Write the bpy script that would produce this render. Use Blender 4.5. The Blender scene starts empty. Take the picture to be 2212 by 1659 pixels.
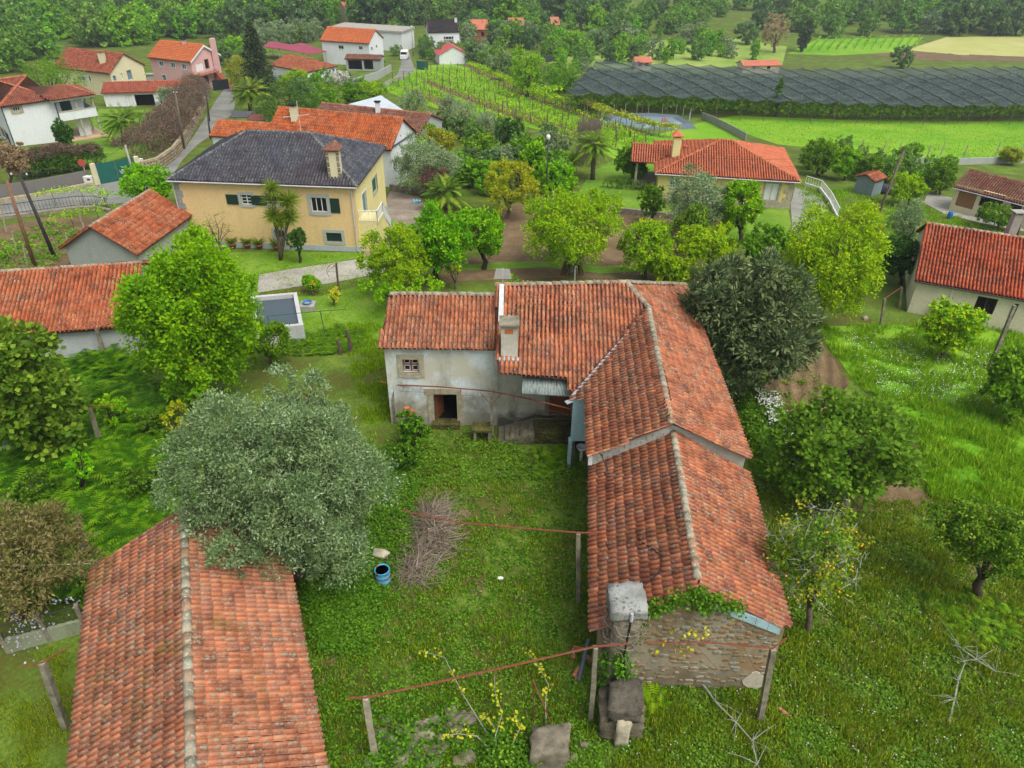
import bpy, bmesh, math, random
import numpy as np
from mathutils import Vector, Matrix
rnd = random.Random(7); NR = np.random.default_rng(7)
SC = bpy.context.scene; COL = SC.collection
# ------------------------------------------------------------------ camera, sky, sun, exposure
CAM_H = 23.0; FPX = 1588.0; PITCH = math.radians(34); ROLL = math.radians(.8)   # photo measured on a 2212 x 1659 grid
_F = np.array([0, math.cos(PITCH), -math.sin(PITCH)]); _u = np.array([0, math.sin(PITCH), math.cos(PITCH)]); _r = np.array([1., 0, 0])
CR = math.cos(ROLL)*_r + math.sin(ROLL)*_u; CU = -math.sin(ROLL)*_r + math.cos(ROLL)*_u
cd = bpy.data.cameras.new('camera'); cam = bpy.data.objects.new('camera', cd); COL.objects.link(cam)
cd.sensor_fit = 'HORIZONTAL'; cd.sensor_width = 36; cd.lens = 36*FPX/2212; cd.clip_end = 6000; cd.clip_start = .1
cam.matrix_world = Matrix(((CR[0], CU[0], -_F[0], 0), (CR[1], CU[1], -_F[1], 0), (CR[2], CU[2], -_F[2], CAM_H), (0, 0, 0, 1)))
SC.camera = cam
SUN_EL, SUN_AZ = math.radians(60), math.radians(135)      # azimuth from north (+Y) clockwise
w = bpy.data.worlds.new('World'); SC.world = w; w.use_nodes = True
nt = w.node_tree; bg = nt.nodes['Background']
sky = nt.nodes.new('ShaderNodeTexSky'); sky.sky_type = 'NISHITA'; sky.sun_disc = False
sky.sun_elevation = SUN_EL; sky.sun_rotation = SUN_AZ; sky.air_density = 1.0; sky.dust_density = 4.0; sky.ozone_density = 0.6
hs = nt.nodes.new('ShaderNodeHueSaturation'); hs.inputs['Saturation'].default_value = .4     # overcast: nearly neutral
nt.links.new(sky.outputs[0], hs.inputs['Color']); nt.links.new(hs.outputs[0], bg.inputs[0]); bg.inputs[1].default_value = .125
sl = bpy.data.lights.new('sun', 'SUN'); sl.energy = 1.5; sl.angle = math.radians(38); sl.color = (1, .96, .9)
so = bpy.data.objects.new('sun', sl); COL.objects.link(so)
_sd = Vector((math.sin(SUN_AZ)*math.cos(SUN_EL), math.cos(SUN_AZ)*math.cos(SUN_EL), math.sin(SUN_EL)))
so.rotation_euler = _sd.to_track_quat('Z', 'Y').to_euler(); so.location = (0, 0, 80)
SC.view_settings.view_transform = 'Standard'; SC.view_settings.look = 'None'; SC.view_settings.gamma = 1
SC.view_settings.exposure = .76
SC.render.engine = 'CYCLES'; SC.cycles.max_bounces = 5; SC.cycles.diffuse_bounces = 2; SC.cycles.glossy_bounces = 2
SC.cycles.transmission_bounces = 3; SC.cycles.transparent_max_bounces = 8; SC.cycles.volume_bounces = 0
SC.cycles.use_denoising = True
# ------------------------------------------------------------------ ground height and pixel rays
def _sp(v, k): return k*np.logaddexp(0, v/k)
def T(x, y):
    x = np.asarray(x, float); y = np.asarray(y, float)
    z = -.09*(_sp(y-34, 5)-_sp(y-235, 15))
    z = z - .05*(_sp(x-14, 4)-_sp(x-70, 8))*np.clip((y-22)/20, 0, 1)
    hill = .22*_sp(y-380, 25)*np.clip((60-x)/120, .75, 1)
    return z + hill
def ray(px, py): return _F*FPX + CR*(px-1106) + CU*(829.5-py)
def atz(px, py, z):
    d = ray(px, py); t = (z-CAM_H)/d[2]; return np.array([0, 0, CAM_H]) + d*t
def atY(px, py, Y):
    d = ray(px, py); return np.array([0, 0, CAM_H]) + d*(Y/d[1])
def G(px, py, h=0.0):
    """point h above the ground that pixel (px,py) looks at"""
    d = ray(px, py); d = d/np.linalg.norm(d); lo, hi = 1.0, 1500.0
    for k in np.arange(2, 1500, 2.):
        p = np.array([0, 0, CAM_H]) + d*k
        if p[2] < T(p[0], p[1]) + h: hi = k; lo = k-2; break
    for _ in range(30):
        m = (lo+hi)/2; p = np.array([0, 0, CAM_H]) + d*m
        if p[2] < T(p[0], p[1]) + h: hi = m
        else: lo = m
    return np.array([0, 0, CAM_H]) + d*hi
def depth(p): return float((np.asarray(p)-[0, 0, CAM_H]) @ _F)
def proj(p):
    v = np.asarray(p, float)-[0, 0, CAM_H]; z = v @ _F
    return 1106+FPX*(v @ CR)/z, 829.5-FPX*(v @ CU)/z
# ------------------------------------------------------------------ objects
LOC = {}
def tag(o, label=None, cat=None, group=None, kind=None):
    if label: o['label'] = label
    if cat: o['category'] = cat
    if group: o['group'] = group
    if kind: o['kind'] = kind
    return o
def thing(name, label, cat, loc, group=None):
    o = bpy.data.objects.new(name, None); COL.objects.link(o); o.empty_display_size = .3
    o.location = loc; LOC[o.name] = np.array(loc, float); return tag(o, label, cat, group)
def link(name, me, parent=None, loc=None):
    o = bpy.data.objects.new(name, me); COL.objects.link(o)
    if parent is not None:
        o.parent = parent; LOC[o.name] = LOC[parent.name]
    else: LOC[o.name] = np.zeros(3)
    return o
def mesh_np(name, V, Fq, mat, rn=None, smooth=False):
    """numpy mesh: V (n,3), Fq (m,3|4)"""
    V = np.ascontiguousarray(V, np.float32); Fq = np.ascontiguousarray(Fq, np.int32); k = Fq.shape[1]
    me = bpy.data.meshes.new(name)
    me.vertices.add(len(V)); me.vertices.foreach_set('co', V.ravel())
    me.loops.add(Fq.size); me.loops.foreach_set('vertex_index', Fq.ravel())
    me.polygons.add(len(Fq)); me.polygons.foreach_set('loop_start', np.arange(0, Fq.size, k, dtype=np.int32))
    if smooth: me.polygons.foreach_set('use_smooth', np.ones(len(Fq), bool))
    if rn is not None:
        a = me.attributes.new('rnd', 'FLOAT', 'POINT'); a.data.foreach_set('value', np.ascontiguousarray(rn, np.float32))
    me.update(calc_edges=True)
    if mat: me.materials.append(mat)
    return me
class MB:
    def __init__(s): s.v = []; s.f = []; s.r = []
    def add(s, V, F, r=None):
        n = len(s.v); r = rnd.random() if r is None else r
        s.v += [tuple(map(float, p)) for p in V]; s.f += [tuple(i+n for i in q) for q in F]; s.r += [r]*len(V); return s
    def poly(s, pts, r=None): return s.add(pts, [tuple(range(len(pts)))], r)
    def ob(s, O, a, b, c, r=None):
        """box from corner O with edge vectors a, b, c"""
        O, a, b, c = (np.asarray(q, float) for q in (O, a, b, c))
        if np.dot(np.cross(a, b), c) < 0: a, b = b, a
        V = [O, O+a, O+a+b, O+b, O+c, O+a+c, O+a+b+c, O+b+c]
        return s.add(V, [(3, 2, 1, 0), (4, 5, 6, 7), (0, 1, 5, 4), (1, 2, 6, 5), (2, 3, 7, 6), (3, 0, 4, 7)], r)
    def box(s, c, d, rz=0, r=None):
        C, S = math.cos(rz), math.sin(rz); a = np.array([C, S, 0])*d[0]; b = np.array([-S, C, 0])*d[1]; e = np.array([0, 0, d[2]])
        return s.ob(np.asarray(c, float)-a/2-b/2-e/2, a, b, e, r)
    def prism(s, pts, vec, r=None):
        pts = [np.asarray(p, float) for p in pts]; vec = np.asarray(vec, float); n = len(pts)
        nn = sum((np.cross(pts[i]-pts[0], pts[(i+1) % n]-pts[0]) for i in range(n)), np.zeros(3))
        if np.dot(nn, vec) > 0: pts = pts[::-1]
        return s.add(pts+[p+vec for p in pts], [tuple(range(n)), tuple(range(2*n-1, n-1, -1))]+[(i, n+i, n+(i+1) % n, (i+1) % n)for i in range(n)], r)
    def tube(s, pts, rad, n=6, r=None, cap=True):
        pts = [np.asarray(p, float) for p in pts]; m = len(pts)
        if not hasattr(rad, '__len__'): rad = [rad]*m
        V = []; F = []; up = None
        for i, p in enumerate(pts):
            d = pts[min(i+1, m-1)]-pts[max(i-1, 0)]; d = d/(np.linalg.norm(d)+1e-9)
            if up is None: up = np.array([0, 0, 1.]) if abs(d[2]) < .9 else np.array([1., 0, 0])
            a = np.cross(d, up); a /= np.linalg.norm(a)+1e-9; b = np.cross(d, a); up = -np.cross(d, a) if False else np.cross(a, d)
            for k in range(n):
                t = 2*math.pi*k/n; V.append(p+rad[i]*(math.cos(t)*a+math.sin(t)*b))
        for i in range(m-1):
            for k in range(n): k2 = (k+1) % n; F.append((i*n+k, (i+1)*n+k, (i+1)*n+k2, i*n+k2))
        if cap: F += [tuple(range(n)), tuple(range(m*n-1, (m-1)*n-1, -1))]
        return s.add(V, F, r)
    def lathe(s, c, prof, n=12, r=None, rot=None):
        V = []; F = []; m = len(prof)
        for (rr, z) in prof:
            for k in range(n):
                t = 2*math.pi*k/n; p = np.array([rr*math.cos(t), rr*math.sin(t), z]); V.append((rot @ p if rot is not None else p)+np.asarray(c, float))
        for i in range(m-1):
            for k in range(n): k2 = (k+1) % n; F.append((i*n+k, i*n+k2, (i+1)*n+k2, (i+1)*n+k))
        F += [tuple(range(n-1, -1, -1)), tuple(range((m-1)*n, m*n))]
        return s.add(V, F, r)
    def blob(s, c, d, rough=.25, n=1, r=None, seed=None):
        bm = bmesh.new(); bmesh.ops.create_icosphere(bm, subdivisions=n, radius=1); q = random.Random(seed if seed is not None else rnd.random())
        V = [np.array(v.co)*(1+q.uniform(-rough, rough))*np.array(d)/2 for v in bm.verts]; F = [tuple(v.index for v in f.verts) for f in bm.faces]; bm.free()
        return s.add([v+np.asarray(c, float) for v in V], F, r)
    def build(s, name, mat, parent=None, smooth=False, kind=None, label=None):
        o0 = LOC[parent.name] if parent is not None else np.zeros(3)
        me = bpy.data.meshes.new(name); me.from_pydata([tuple(np.array(p)-o0) for p in s.v], [], s.f)
        a = me.attributes.new('rnd', 'FLOAT', 'POINT'); a.data.foreach_set('value', np.array(s.r, np.float32))
        if smooth: me.polygons.foreach_set('use_smooth', np.ones(len(me.polygons), bool))
        me.update(); me.materials.append(mat); o = link(name, me, parent)
        if kind: o['kind'] = kind
        if label: o['label'] = label
        return o
    def solo(s, name, mat, label, cat, group=None, smooth=False):
        """a one-mesh thing with its origin at its base"""
        V = np.array(s.v); c = np.array([(V[:, 0].min()+V[:, 0].max())/2, (V[:, 1].min()+V[:, 1].max())/2, V[:, 2].min()])
        s.v = [tuple(p) for p in V-c]; o = s.build(name, mat, None, smooth); o.location = c; LOC[o.name] = c; return tag(o, label, cat, group)
def copy_tree(o, parent=None):
    c = o.copy(); COL.objects.link(c); c.parent = parent; LOC[c.name] = LOC[o.name]
    for ch in o.children: copy_tree(ch, c)
    return c
# ------------------------------------------------------------------ materials
MATS = {}
class NB:
    """little helper for node graphs"""
    def __init__(s, name):
        m = bpy.data.materials.new(name); m.use_nodes = True; s.m = m; s.t = m.node_tree; s.n = s.t.nodes; s.bsdf = s.n['Principled BSDF']; s.out = s.n['Material Output']
        s.pos = s.N('ShaderNodeNewGeometry').outputs['Position']
    def N(s, t, **k):
        n = s.n.new(t)
        for a, b in k.items(): setattr(n, a, b)
        return n
    def L(s, a, b): s.t.links.new(a, b)
    def put(s, sock, v):
        if hasattr(v, 'links'): s.L(v, sock)
        else: sock.default_value = v if not (isinstance(v, tuple) and len(v) == 3 and sock.type == 'RGBA') else (*v, 1)
    def noise(s, scale, detail=3, rough=.55, vec=None, dist=0):
        n = s.N('ShaderNodeTexNoise'); n.inputs['Scale'].default_value = scale; n.inputs['Detail'].default_value = detail; n.inputs['Roughness'].default_value = rough
        n.inputs['Distortion'].default_value = dist; s.L(vec if vec is not None else s.pos, n.inputs['Vector']); return n.outputs['Fac']
    def voro(s, scale, feature='F1', vec=None, out='Distance', rand=1):
        n = s.N('ShaderNodeTexVoronoi', feature=feature); n.inputs['Scale'].default_value = scale; n.inputs['Randomness'].default_value = rand
        s.L(vec if vec is not None else s.pos, n.inputs['Vector']); return n.outputs[out]
    def scale(s, v):
        n = s.N('ShaderNodeMapping'); n.inputs['Scale'].default_value = v; s.L(s.pos, n.inputs['Vector']); return n.outputs[0]
    def ramp(s, fac, stops):
        n = s.N('ShaderNodeValToRGB'); e = n.color_ramp.elements
        while len(e) < len(stops): e.new(.5)
        for q, (p, c) in zip(e, stops): q.position = p; q.color = (*c, 1) if isinstance(c, tuple) else (c, c, c, 1)
        s.L(fac, n.inputs['Fac']); return n.outputs['Color']
    def mix(s, f, a, b, mode='MIX'):
        n = s.N('ShaderNodeMix', data_type='RGBA', blend_type=mode); s.put(n.inputs[0], f); s.put(n.inputs[6], a); s.put(n.inputs[7], b); return n.outputs[2]
    def math(s, op, a, b=0.0):
        n = s.N('ShaderNodeMath', operation=op); s.put(n.inputs[0], a); s.put(n.inputs[1], b); return n.outputs[0]
    def rnd(s):
        a = s.N('ShaderNodeAttribute', attribute_name='rnd').outputs['Fac']; o = s.N('ShaderNodeObjectInfo').outputs['Random']
        return s.math('FRACT', s.math('ADD', a, o))
    def bump(s, h, strength=.4, dist=.02):
        n = s.N('ShaderNodeBump'); n.inputs['Strength'].default_value = strength; n.inputs['Distance'].default_value = dist; s.L(h, n.inputs['Height']); s.L(n.outputs[0], s.bsdf.inputs['Normal'])
    def fin(s, col, rough=.9, spec=.25, metal=0):
        s.put(s.bsdf.inputs['Base Color'], col); s.put(s.bsdf.inputs['Roughness'], rough); s.bsdf.inputs['Specular IOR Level'].default_value = spec; s.bsdf.inputs['Metallic'].default_value = metal
        return s.m
    def sep(s, i):
        n = s.N('ShaderNodeSeparateXYZ'); s.L(s.pos, n.inputs[0]); return n.outputs[i]
def hx(h):
    c = [int(h[i:i+2], 16)/255 for i in (0, 2, 4)]; return tuple(q/12.92 if q < .04045 else ((q+.055)/1.055)**2.4 for q in c)
def sat(c, k=1.22):
    l = .3*c[0]+.55*c[1]+.15*c[2]; return tuple(max(0., l+(q-l)*k) for q in c)
def plain(name, c, rough=.85, var=.12, scale=3., bump=.0, metal=0, spec=.25):
    if name in MATS: return MATS[name]
    b = NB(name); n = b.noise(scale, 4); n2 = b.noise(scale*7, 3)
    f = b.math('ADD', b.math('MULTIPLY', n, .65), b.math('MULTIPLY', n2, .35))
    col = b.ramp(f, [(.3, tuple(q*(1-var*1.6) for q in c)), (.7, tuple(min(1, q*(1+var)) for q in c))])
    if bump: b.bump(n2, bump)
    MATS[name] = b.fin(col, rough, spec, metal); return MATS[name]
def tile_mat(name, cols, lich=.5, moss=.0, lcol=hx('8d9683'), dark=hx('3a2420')):
    if name in MATS: return MATS[name]
    b = NB(name); r = b.rnd()
    mid = tuple(sum(c[i] for c in cols)/len(cols) for i in range(3)); base = b.ramp(r, [(i/(len(cols)-1), tuple(.62*q+.38*w for q, w in zip(c, mid))) for i, c in enumerate(cols)])
    n = b.noise(1.5, 6, .68); base = b.mix(b.ramp(n, [(.43, 0.), (.64, .56)]), base, dark)
    n3 = b.noise(28, 3); base = b.mix(b.ramp(n3, [(.48, 0.), (.78, .35)]), base, dark)
    nn = b.noise(3.2, 4, .6); vv = b.N('ShaderNodeMixRGB'); vv.inputs[0].default_value = .12; b.L(b.pos, vv.inputs[1]); nz = b.N('ShaderNodeTexNoise'); nz.inputs['Scale'].default_value = 6; b.L(b.pos, nz.inputs['Vector']); b.L(nz.outputs['Color'], vv.inputs[2])
    v = b.voro(5.5, 'F1', vv.outputs[0]); m = b.ramp(v, [(.2, 1.), (.3, 0.)]); v2 = b.voro(12, 'F1', vv.outputs[0]); m2 = b.ramp(v2, [(.22, 1.), (.32, 0.)])
    g = b.ramp(b.noise(.7, 5, .65), [(.5-.1*lich, 0.), (.6-.1*lich, 1.)]); lm = b.math('MULTIPLY', b.math('MAXIMUM', m, m2), g); lm = b.math('MULTIPLY', lm, min(1, .4+.5*lich))
    base = b.mix(lm, base, b.mix(nn, tuple(q*.8 for q in lcol), tuple(q*1.2 for q in lcol)))
    if moss: base = b.mix(b.math('MULTIPLY', b.ramp(b.noise(.8, 4, .65), [(.56, 0.), (.66, 1.)]), moss), base, hx('5a5f14'))
    b.bump(n3, .35, .012); MATS[name] = b.fin(base, .9, .15); return MATS[name]
def leaf_mat(name, cols, trans=.3, rough=.65):
    if name in MATS: return MATS[name]
    cols = [sat((min(1, c[0]*1.16+.004), c[1]*1.05, c[2]*.82), 1.1) if c[1] > c[0]*1.12 and c[1] > c[2]*1.7 else c for c in cols]; b = NB(name); r = b.rnd(); n = b.noise(.9, 2)
    f = b.math('ADD', b.math('MULTIPLY', r, .75), b.math('MULTIPLY', n, .25))
    c = b.ramp(f, [(.08+.84*i/(len(cols)-1), q) for i, q in enumerate(cols)])
    hv = b.N('ShaderNodeHueSaturation'); b.L(c, hv.inputs['Color']); ov = b.N('ShaderNodeObjectInfo').outputs['Random']; b.L(b.math('ADD', b.math('MULTIPLY', ov, .24), .9), hv.inputs['Value']); b.L(b.math('ADD', b.math('MULTIPLY', b.math('FRACT', b.math('MULTIPLY', ov, 7.3)), .02), .484), hv.inputs['Hue']); c = hv.outputs[0]
    b.fin(c, rough, .18)
    tr = b.N('ShaderNodeBsdfTranslucent'); b.L(b.mix(.5, c, tuple(min(1, q*1.25) for q in cols[-1])), tr.inputs[0])
    mx = b.N('ShaderNodeMixShader'); mx.inputs[0].default_value = trans; b.L(b.bsdf.outputs[0], mx.inputs[1]); b.L(tr.outputs[0], mx.inputs[2]); b.L(mx.outputs[0], b.out.inputs['Surface'])
    MATS[name] = b.m; return b.m
def wall_mat(name, c, dirt=.4, dcol=hx('3c3a30'), patch=None, base_z=None, base_h=.8, damp=0.):
    """plaster with blotches, streaks and an optional dirty foot at height base_z"""
    if name in MATS: return MATS[name]
    b = NB(name); n = b.noise(.55, 5, .6); st = b.noise(1.1, 5, .65, b.scale((1.2, 1.2, .4))); f = b.noise(9, 4)
    col = b.ramp(f, [(.3, tuple(q*.86 for q in c)), (.7, tuple(min(1, q*1.05) for q in c))])
    if patch: col = b.mix(b.ramp(n, [(.42, 0.), (.58, .9)]), col, patch)
    col = b.mix(b.math('MULTIPLY', b.ramp(st, [(.48, 0.), (.72, 1.)]), dirt), col, dcol)
    if damp:
        hgt = b.math('SUBTRACT', b.sep(2), base_z); k = b.math('SUBTRACT', 1., b.math('DIVIDE', hgt, base_h)); k = b.math('ADD', k, b.math('MULTIPLY', b.math('SUBTRACT', b.noise(.9, 5, .65), .5), 2.2))
        col = b.mix(b.math('MULTIPLY', b.ramp(k, [(.15, 0.), (.75, 1.)]), damp), col, dcol)
    b.bump(f, .25, .01); MATS[name] = b.fin(col, .92, .15); return MATS[name]
def glass(name='dark_glass', c=(.012, .014, .016)):
    if name in MATS: return MATS[name]
    b = NB(name); MATS[name] = b.fin(c, .08, .6); return MATS[name]
# ------------------------------------------------------------------ ground
def ground_mat(name, stops, nscale=.35, fine=6., bumpd=.05, tint=None):
    if name in MATS: return MATS[name]
    b = NB(name); a = b.noise(nscale, 6, .62); c = b.noise(fine, 5, .65); d = b.noise(.045, 3)
    f = b.math('ADD', b.math('ADD', b.math('MULTIPLY', a, .45), b.math('MULTIPLY', c, .4)), b.math('MULTIPLY', d, .15))
    col = b.ramp(f, [(p, (c[0]*1.08, c[1]*1.02, c[2]*.85) if c[1] > c[0] else c) for p, c in stops])
    if tint: col = b.mix(b.ramp(b.noise(.11, 4), [(.45, 0.), (.6, .7)]), col, tint)
    b.bump(c, .6, bumpd); MATS[name] = b.fin(col, .95, .1); return MATS[name]
M_ground = ground_mat('meadow_ground', [(.36, hx('5f5034')), (.43, hx('4f5028')), (.52, hx('4f6a26')), (.66, hx('74883c'))])
M_field = ground_mat('field_grass', [(.36, hx('4c7e1c')), (.5, hx('5f921e')), (.62, hx('7aa22a'))], .12, 2.2, tint=hx('7c9e2a'))
M_lawn = ground_mat('lawn_grass', [(.36, hx('4a6e22')), (.5, hx('5c8228')), (.64, hx('7c943e'))], .3, 5.)
M_soil = ground_mat('garden_soil', [(.34, hx('52432f')), (.5, hx('6c5a42')), (.64, hx('877358'))], .6, 7.)
M_dryfield = ground_mat('dry_field', [(.36, hx('86925a')), (.5, hx('9ca266')), (.64, hx('b0ac78'))], .1, 2.)
M_asphalt = ground_mat('road_asphalt', [(.35, hx('5c6064')), (.5, hx('74787c')), (.65, hx('8b8f92'))], .25, 9., .01)
M_cobble = ground_mat('paved_stone', [(.35, hx('7d7a70')), (.5, hx('9a978c')), (.65, hx('b4b1a6'))], .5, 5., .02)
M_conc = plain('concrete', hx('9a978c'), .9, .18, 1.5, .2)
xs = np.concatenate([np.linspace(-620, -130, 24)[:-1], np.arange(-130, 130, 2.5), np.linspace(130, 620, 24)])
ys = np.concatenate([np.arange(-30, 150, 2.5), np.linspace(150, 420, 46), np.linspace(430, 710, 24)])
X, Y = np.meshgrid(xs, ys); Zg = T(X, Y)
nx, ny = len(xs), len(ys); I = np.arange(nx*ny).reshape(ny, nx)
Fq = np.stack([I[:-1, :-1].ravel(), I[:-1, 1:].ravel(), I[1:, 1:].ravel(), I[1:, :-1].ravel()], 1)
g = link('ground', mesh_np('ground', np.stack([X.ravel(), Y.ravel(), Zg.ravel()], 1), Fq, M_ground, smooth=True)); g['kind'] = 'structure'
def inpoly(P, poly):
    x, y = P[:, 0], P[:, 1]; r = np.zeros(len(P), bool); n = len(poly)
    for i in range(n):
        x0, y0 = poly[i]; x1, y1 = poly[(i+1) % n]
        c = ((y0 > y) != (y1 > y)); r ^= c & (x < (x1-x0)*(y-y0)/((y1-y0) if y1 != y0 else 1e-9)+x0)
    return r
def wpoly(pix): return [tuple(G(*p)[:2]) for p in pix]
def drape(name, poly, mat, off=.012, step=2.5, kind='structure', world=False, amp=None):
    """sheet laid on the ground; poly in pixels unless world"""
    P = poly if world else wpoly(poly)
    bm = bmesh.new(); f = bm.faces.new([bm.verts.new((a, b, 0)) for a, b in P]); bmesh.ops.triangulate(bm, faces=[f])
    for _ in range(9):
        ed = [e for e in bm.edges if e.calc_length() > step]
        if not ed: break
        bmesh.ops.subdivide_edges(bm, edges=ed, cuts=1); bmesh.ops.triangulate(bm, faces=bm.faces[:])
    for v in bm.verts: v.co.z = float(T(v.co.x, v.co.y))+off+(amp(v.co.x, v.co.y) if amp else 0)
    bmesh.ops.recalc_face_normals(bm, faces=bm.faces)
    if sum(f.normal.z for f in bm.faces) < 0: bmesh.ops.reverse_faces(bm, faces=bm.faces)
    me = bpy.data.meshes.new(name); bm.to_mesh(me); bm.free(); me.materials.append(mat)
    o = link(name, me); o['kind'] = kind; return o
# ------------------------------------------------------------------ roof tiles
_pr = np.array([(-.108, -.02), (-.072, -.02), (-.07, .04), (-.044, .082), (0, .1), (.044, .082), (.07, .04), (.072, -.02), (.108, -.02)])
def tile_geo(sp, course):
    k = sp/.21; n = len(_pr); a = np.zeros((3*n, 3)); zk = 1.3
    a[:n, 0] = _pr[:, 0]*k*1.03; a[:n, 1] = -.03; a[:n, 2] = _pr[:, 1]*k*zk+.014      # lower edge
    a[n:2*n, 0] = _pr[:, 0]*k*.96; a[n:2*n, 1] = course+.02; a[n:2*n, 2] = _pr[:, 1]*k*.94*zk-.002
    a[2*n:, 0] = _pr[:, 0]*k*1.0; a[2*n:, 1] = -.028; a[2*n:, 2] = np.maximum(_pr[:, 1]*k*zk+.004, 0)-.004
    F = [(i, i+1, n+i+1, n+i) for i in range(n-1)]+[(2*n+i, 2*n+i+1, i+1, i) for i in range(n-1)]
    return a, np.array(F)
class Roof:
    """collects tiles of one building; the 300 that show largest become parts, the rest one joined part"""
    def __init__(s, root, mat, sp=.21, course=.38, single=300, name='roof_tile', shift=0.):
        s.root, s.mat, s.sp, s.co, s.single, s.name, s.sh = root, mat, sp, course, single, name, shift; s.c = []; s.B = []
    def plane(s, O, ex, eu, W, Ln, poly=None, jit=1., keep=None):
        O, ex, eu = (np.asarray(q, float) for q in (O, ex, eu)); ex = ex/np.linalg.norm(ex); eu = eu/np.linalg.norm(eu); n = np.cross(ex, eu)
        nc = max(1, int(round(W/s.sp))); nr = max(1, int(round(Ln/s.co))); sp = W/nc; co = Ln/nr
        i, j = np.meshgrid(np.arange(nc), np.arange(nr)); a = (i.ravel()+.5)*sp; b = j.ravel()*co
        if poly is not None:
            m = inpoly(np.stack([a, b+co*.5], 1), poly); a, b = a[m], b[m]
        k = len(a); a = a+NR.normal(0, .006*jit, k); b = b+NR.normal(0, .012*jit, k); hz = NR.normal(0, .004*jit, k)
        # long, soft sag of an old roof
        sag = .03*jit*(np.sin(a*.9+O[1])+np.sin(b*1.3+O[0]))*.5
        c = O+a[:, None]*ex+b[:, None]*eu+(hz+sag)[:, None]*n
        yaw = NR.normal(0, .018*jit, k); cx, sx = np.cos(yaw)[:, None], np.sin(yaw)[:, None]
        E = cx*ex+sx*eu; U = -sx*ex+cx*eu; Nn = np.repeat(n[None], k, 0)
        s.c.append(c); s.B.append(np.stack([E, U, Nn], 2))
    def finish(s):
        c = np.concatenate(s.c); B = np.concatenate(s.B); a, F = tile_geo(s.sp, s.co); K = len(a); o0 = LOC[s.root.name]
        v = c-np.array([0, 0, CAM_H]); z = v @ _F; px = 1106+FPX*(v @ CR)/z; py = 829.5-FPX*(v @ CU)/z
        facing = -(np.einsum('ij,ij->i', v/np.linalg.norm(v, axis=1)[:, None], B[:, :, 2]))
        score = np.where((px > 5) & (px < 2207) & (py > 5) & (py < 1654) & (facing > .05), facing/np.maximum(z, 1)**2, -1)
        order = np.argsort(-score); single = order[:s.single]; rest = order[s.single:]
        if len(single):
            me = mesh_np(s.name, a, F, s.mat, np.zeros(K), False)
            for q in single:
                o = link(s.name, me, s.root); M = np.eye(4); M[:3, :3] = B[q]; M[:3, 3] = c[q]-o0; o.matrix_basis = Matrix(M.tolist())
        if len(rest):
            V = np.einsum('kij,vj->kvi', B[rest], a)+(c[rest]-o0)[:, None, :]
            FF = (F[None]+(np.arange(len(rest))*K)[:, None, None]).reshape(-1, 4)
            o = link('roof_tiles', mesh_np('roof_tiles', V.reshape(-1, 3), FF, s.mat, np.repeat(NR.random(len(rest)), K), False), s.root); o['kind'] = 'stuff'
def ridge_caps(root, A, B, mat, r=.12, ln=.42, name='ridge_tile'):
    """row of half-round caps, each its own part"""
    A, B = np.asarray(A, float), np.asarray(B, float); d = B-A; L = np.linalg.norm(d); d /= L; n = max(1, int(round(L/ln))); s = L/n
    side = np.cross(d, [0, 0, 1]); side /= np.linalg.norm(side); up = np.cross(side, d)
    for i in range(n):
        mb = MB(); V = []; F = []; m = 7; p0 = A+d*(i*s-.04); p1 = A+d*((i+1)*s); jz = rnd.gauss(0, .012)
        for (p, rr, dz) in ((p0, r*1.08, .02), (p1, r*.92, 0)):
            for k in range(m):
                t = math.pi*(k/(m-1))*1.1-.157; V.append(p+side*rr*math.cos(t)+up*(rr*math.sin(t)*.85+dz+jz))
        F = [(k, k+1, m+k+1, m+k) for k in range(m-1)]+[tuple(range(m-1, -1, -1)), tuple(range(m, 2*m))]
        mb.add(V, F, rnd.random()); mb.build(name, mat, root, True)
# ------------------------------------------------------------------ walls with openings
def facade(mb, O, ex, inn, W, H, ops=(), th=.22):
    """front face with real holes and reveals; ops = (u0, u1, w0, w1)"""
    O, ex, inn = (np.asarray(q, float) for q in (O, ex, inn)); z = np.array([0, 0, 1.])
    us = sorted({0, W, *[q for o in ops for q in o[:2]]}); ws = sorted({0, H, *[q for o in ops for q in o[2:4]]})
    flip = np.dot(np.cross(ex, z), inn) > 0
    def quad(a, b, c, d): mb.poly([a, b, c, d] if not flip else [d, c, b, a], .5)
    pt = lambda u, w, t=0: O+ex*u+z*w+inn*t
    for a, b in zip(us, us[1:]):
        for c, d in zip(ws, ws[1:]):
            if any(o[0] <= a+1e-6 and b-1e-6 <= o[1] and o[2] <= c+1e-6 and d-1e-6 <= o[3] for o in ops): continue
            quad(pt(a, c), pt(b, c), pt(b, d), pt(a, d))
    for (a, b, c, d) in [o[:4] for o in ops]:
        quad(pt(a, c, th), pt(a, c), pt(a, d), pt(a, d, th)); quad(pt(b, c), pt(b, c, th), pt(b, d, th), pt(b, d))
        quad(pt(a, d), pt(b, d), pt(b, d, th), pt(a, d, th)); quad(pt(a, c, th), pt(b, c, th), pt(b, c), pt(a, c))
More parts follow.
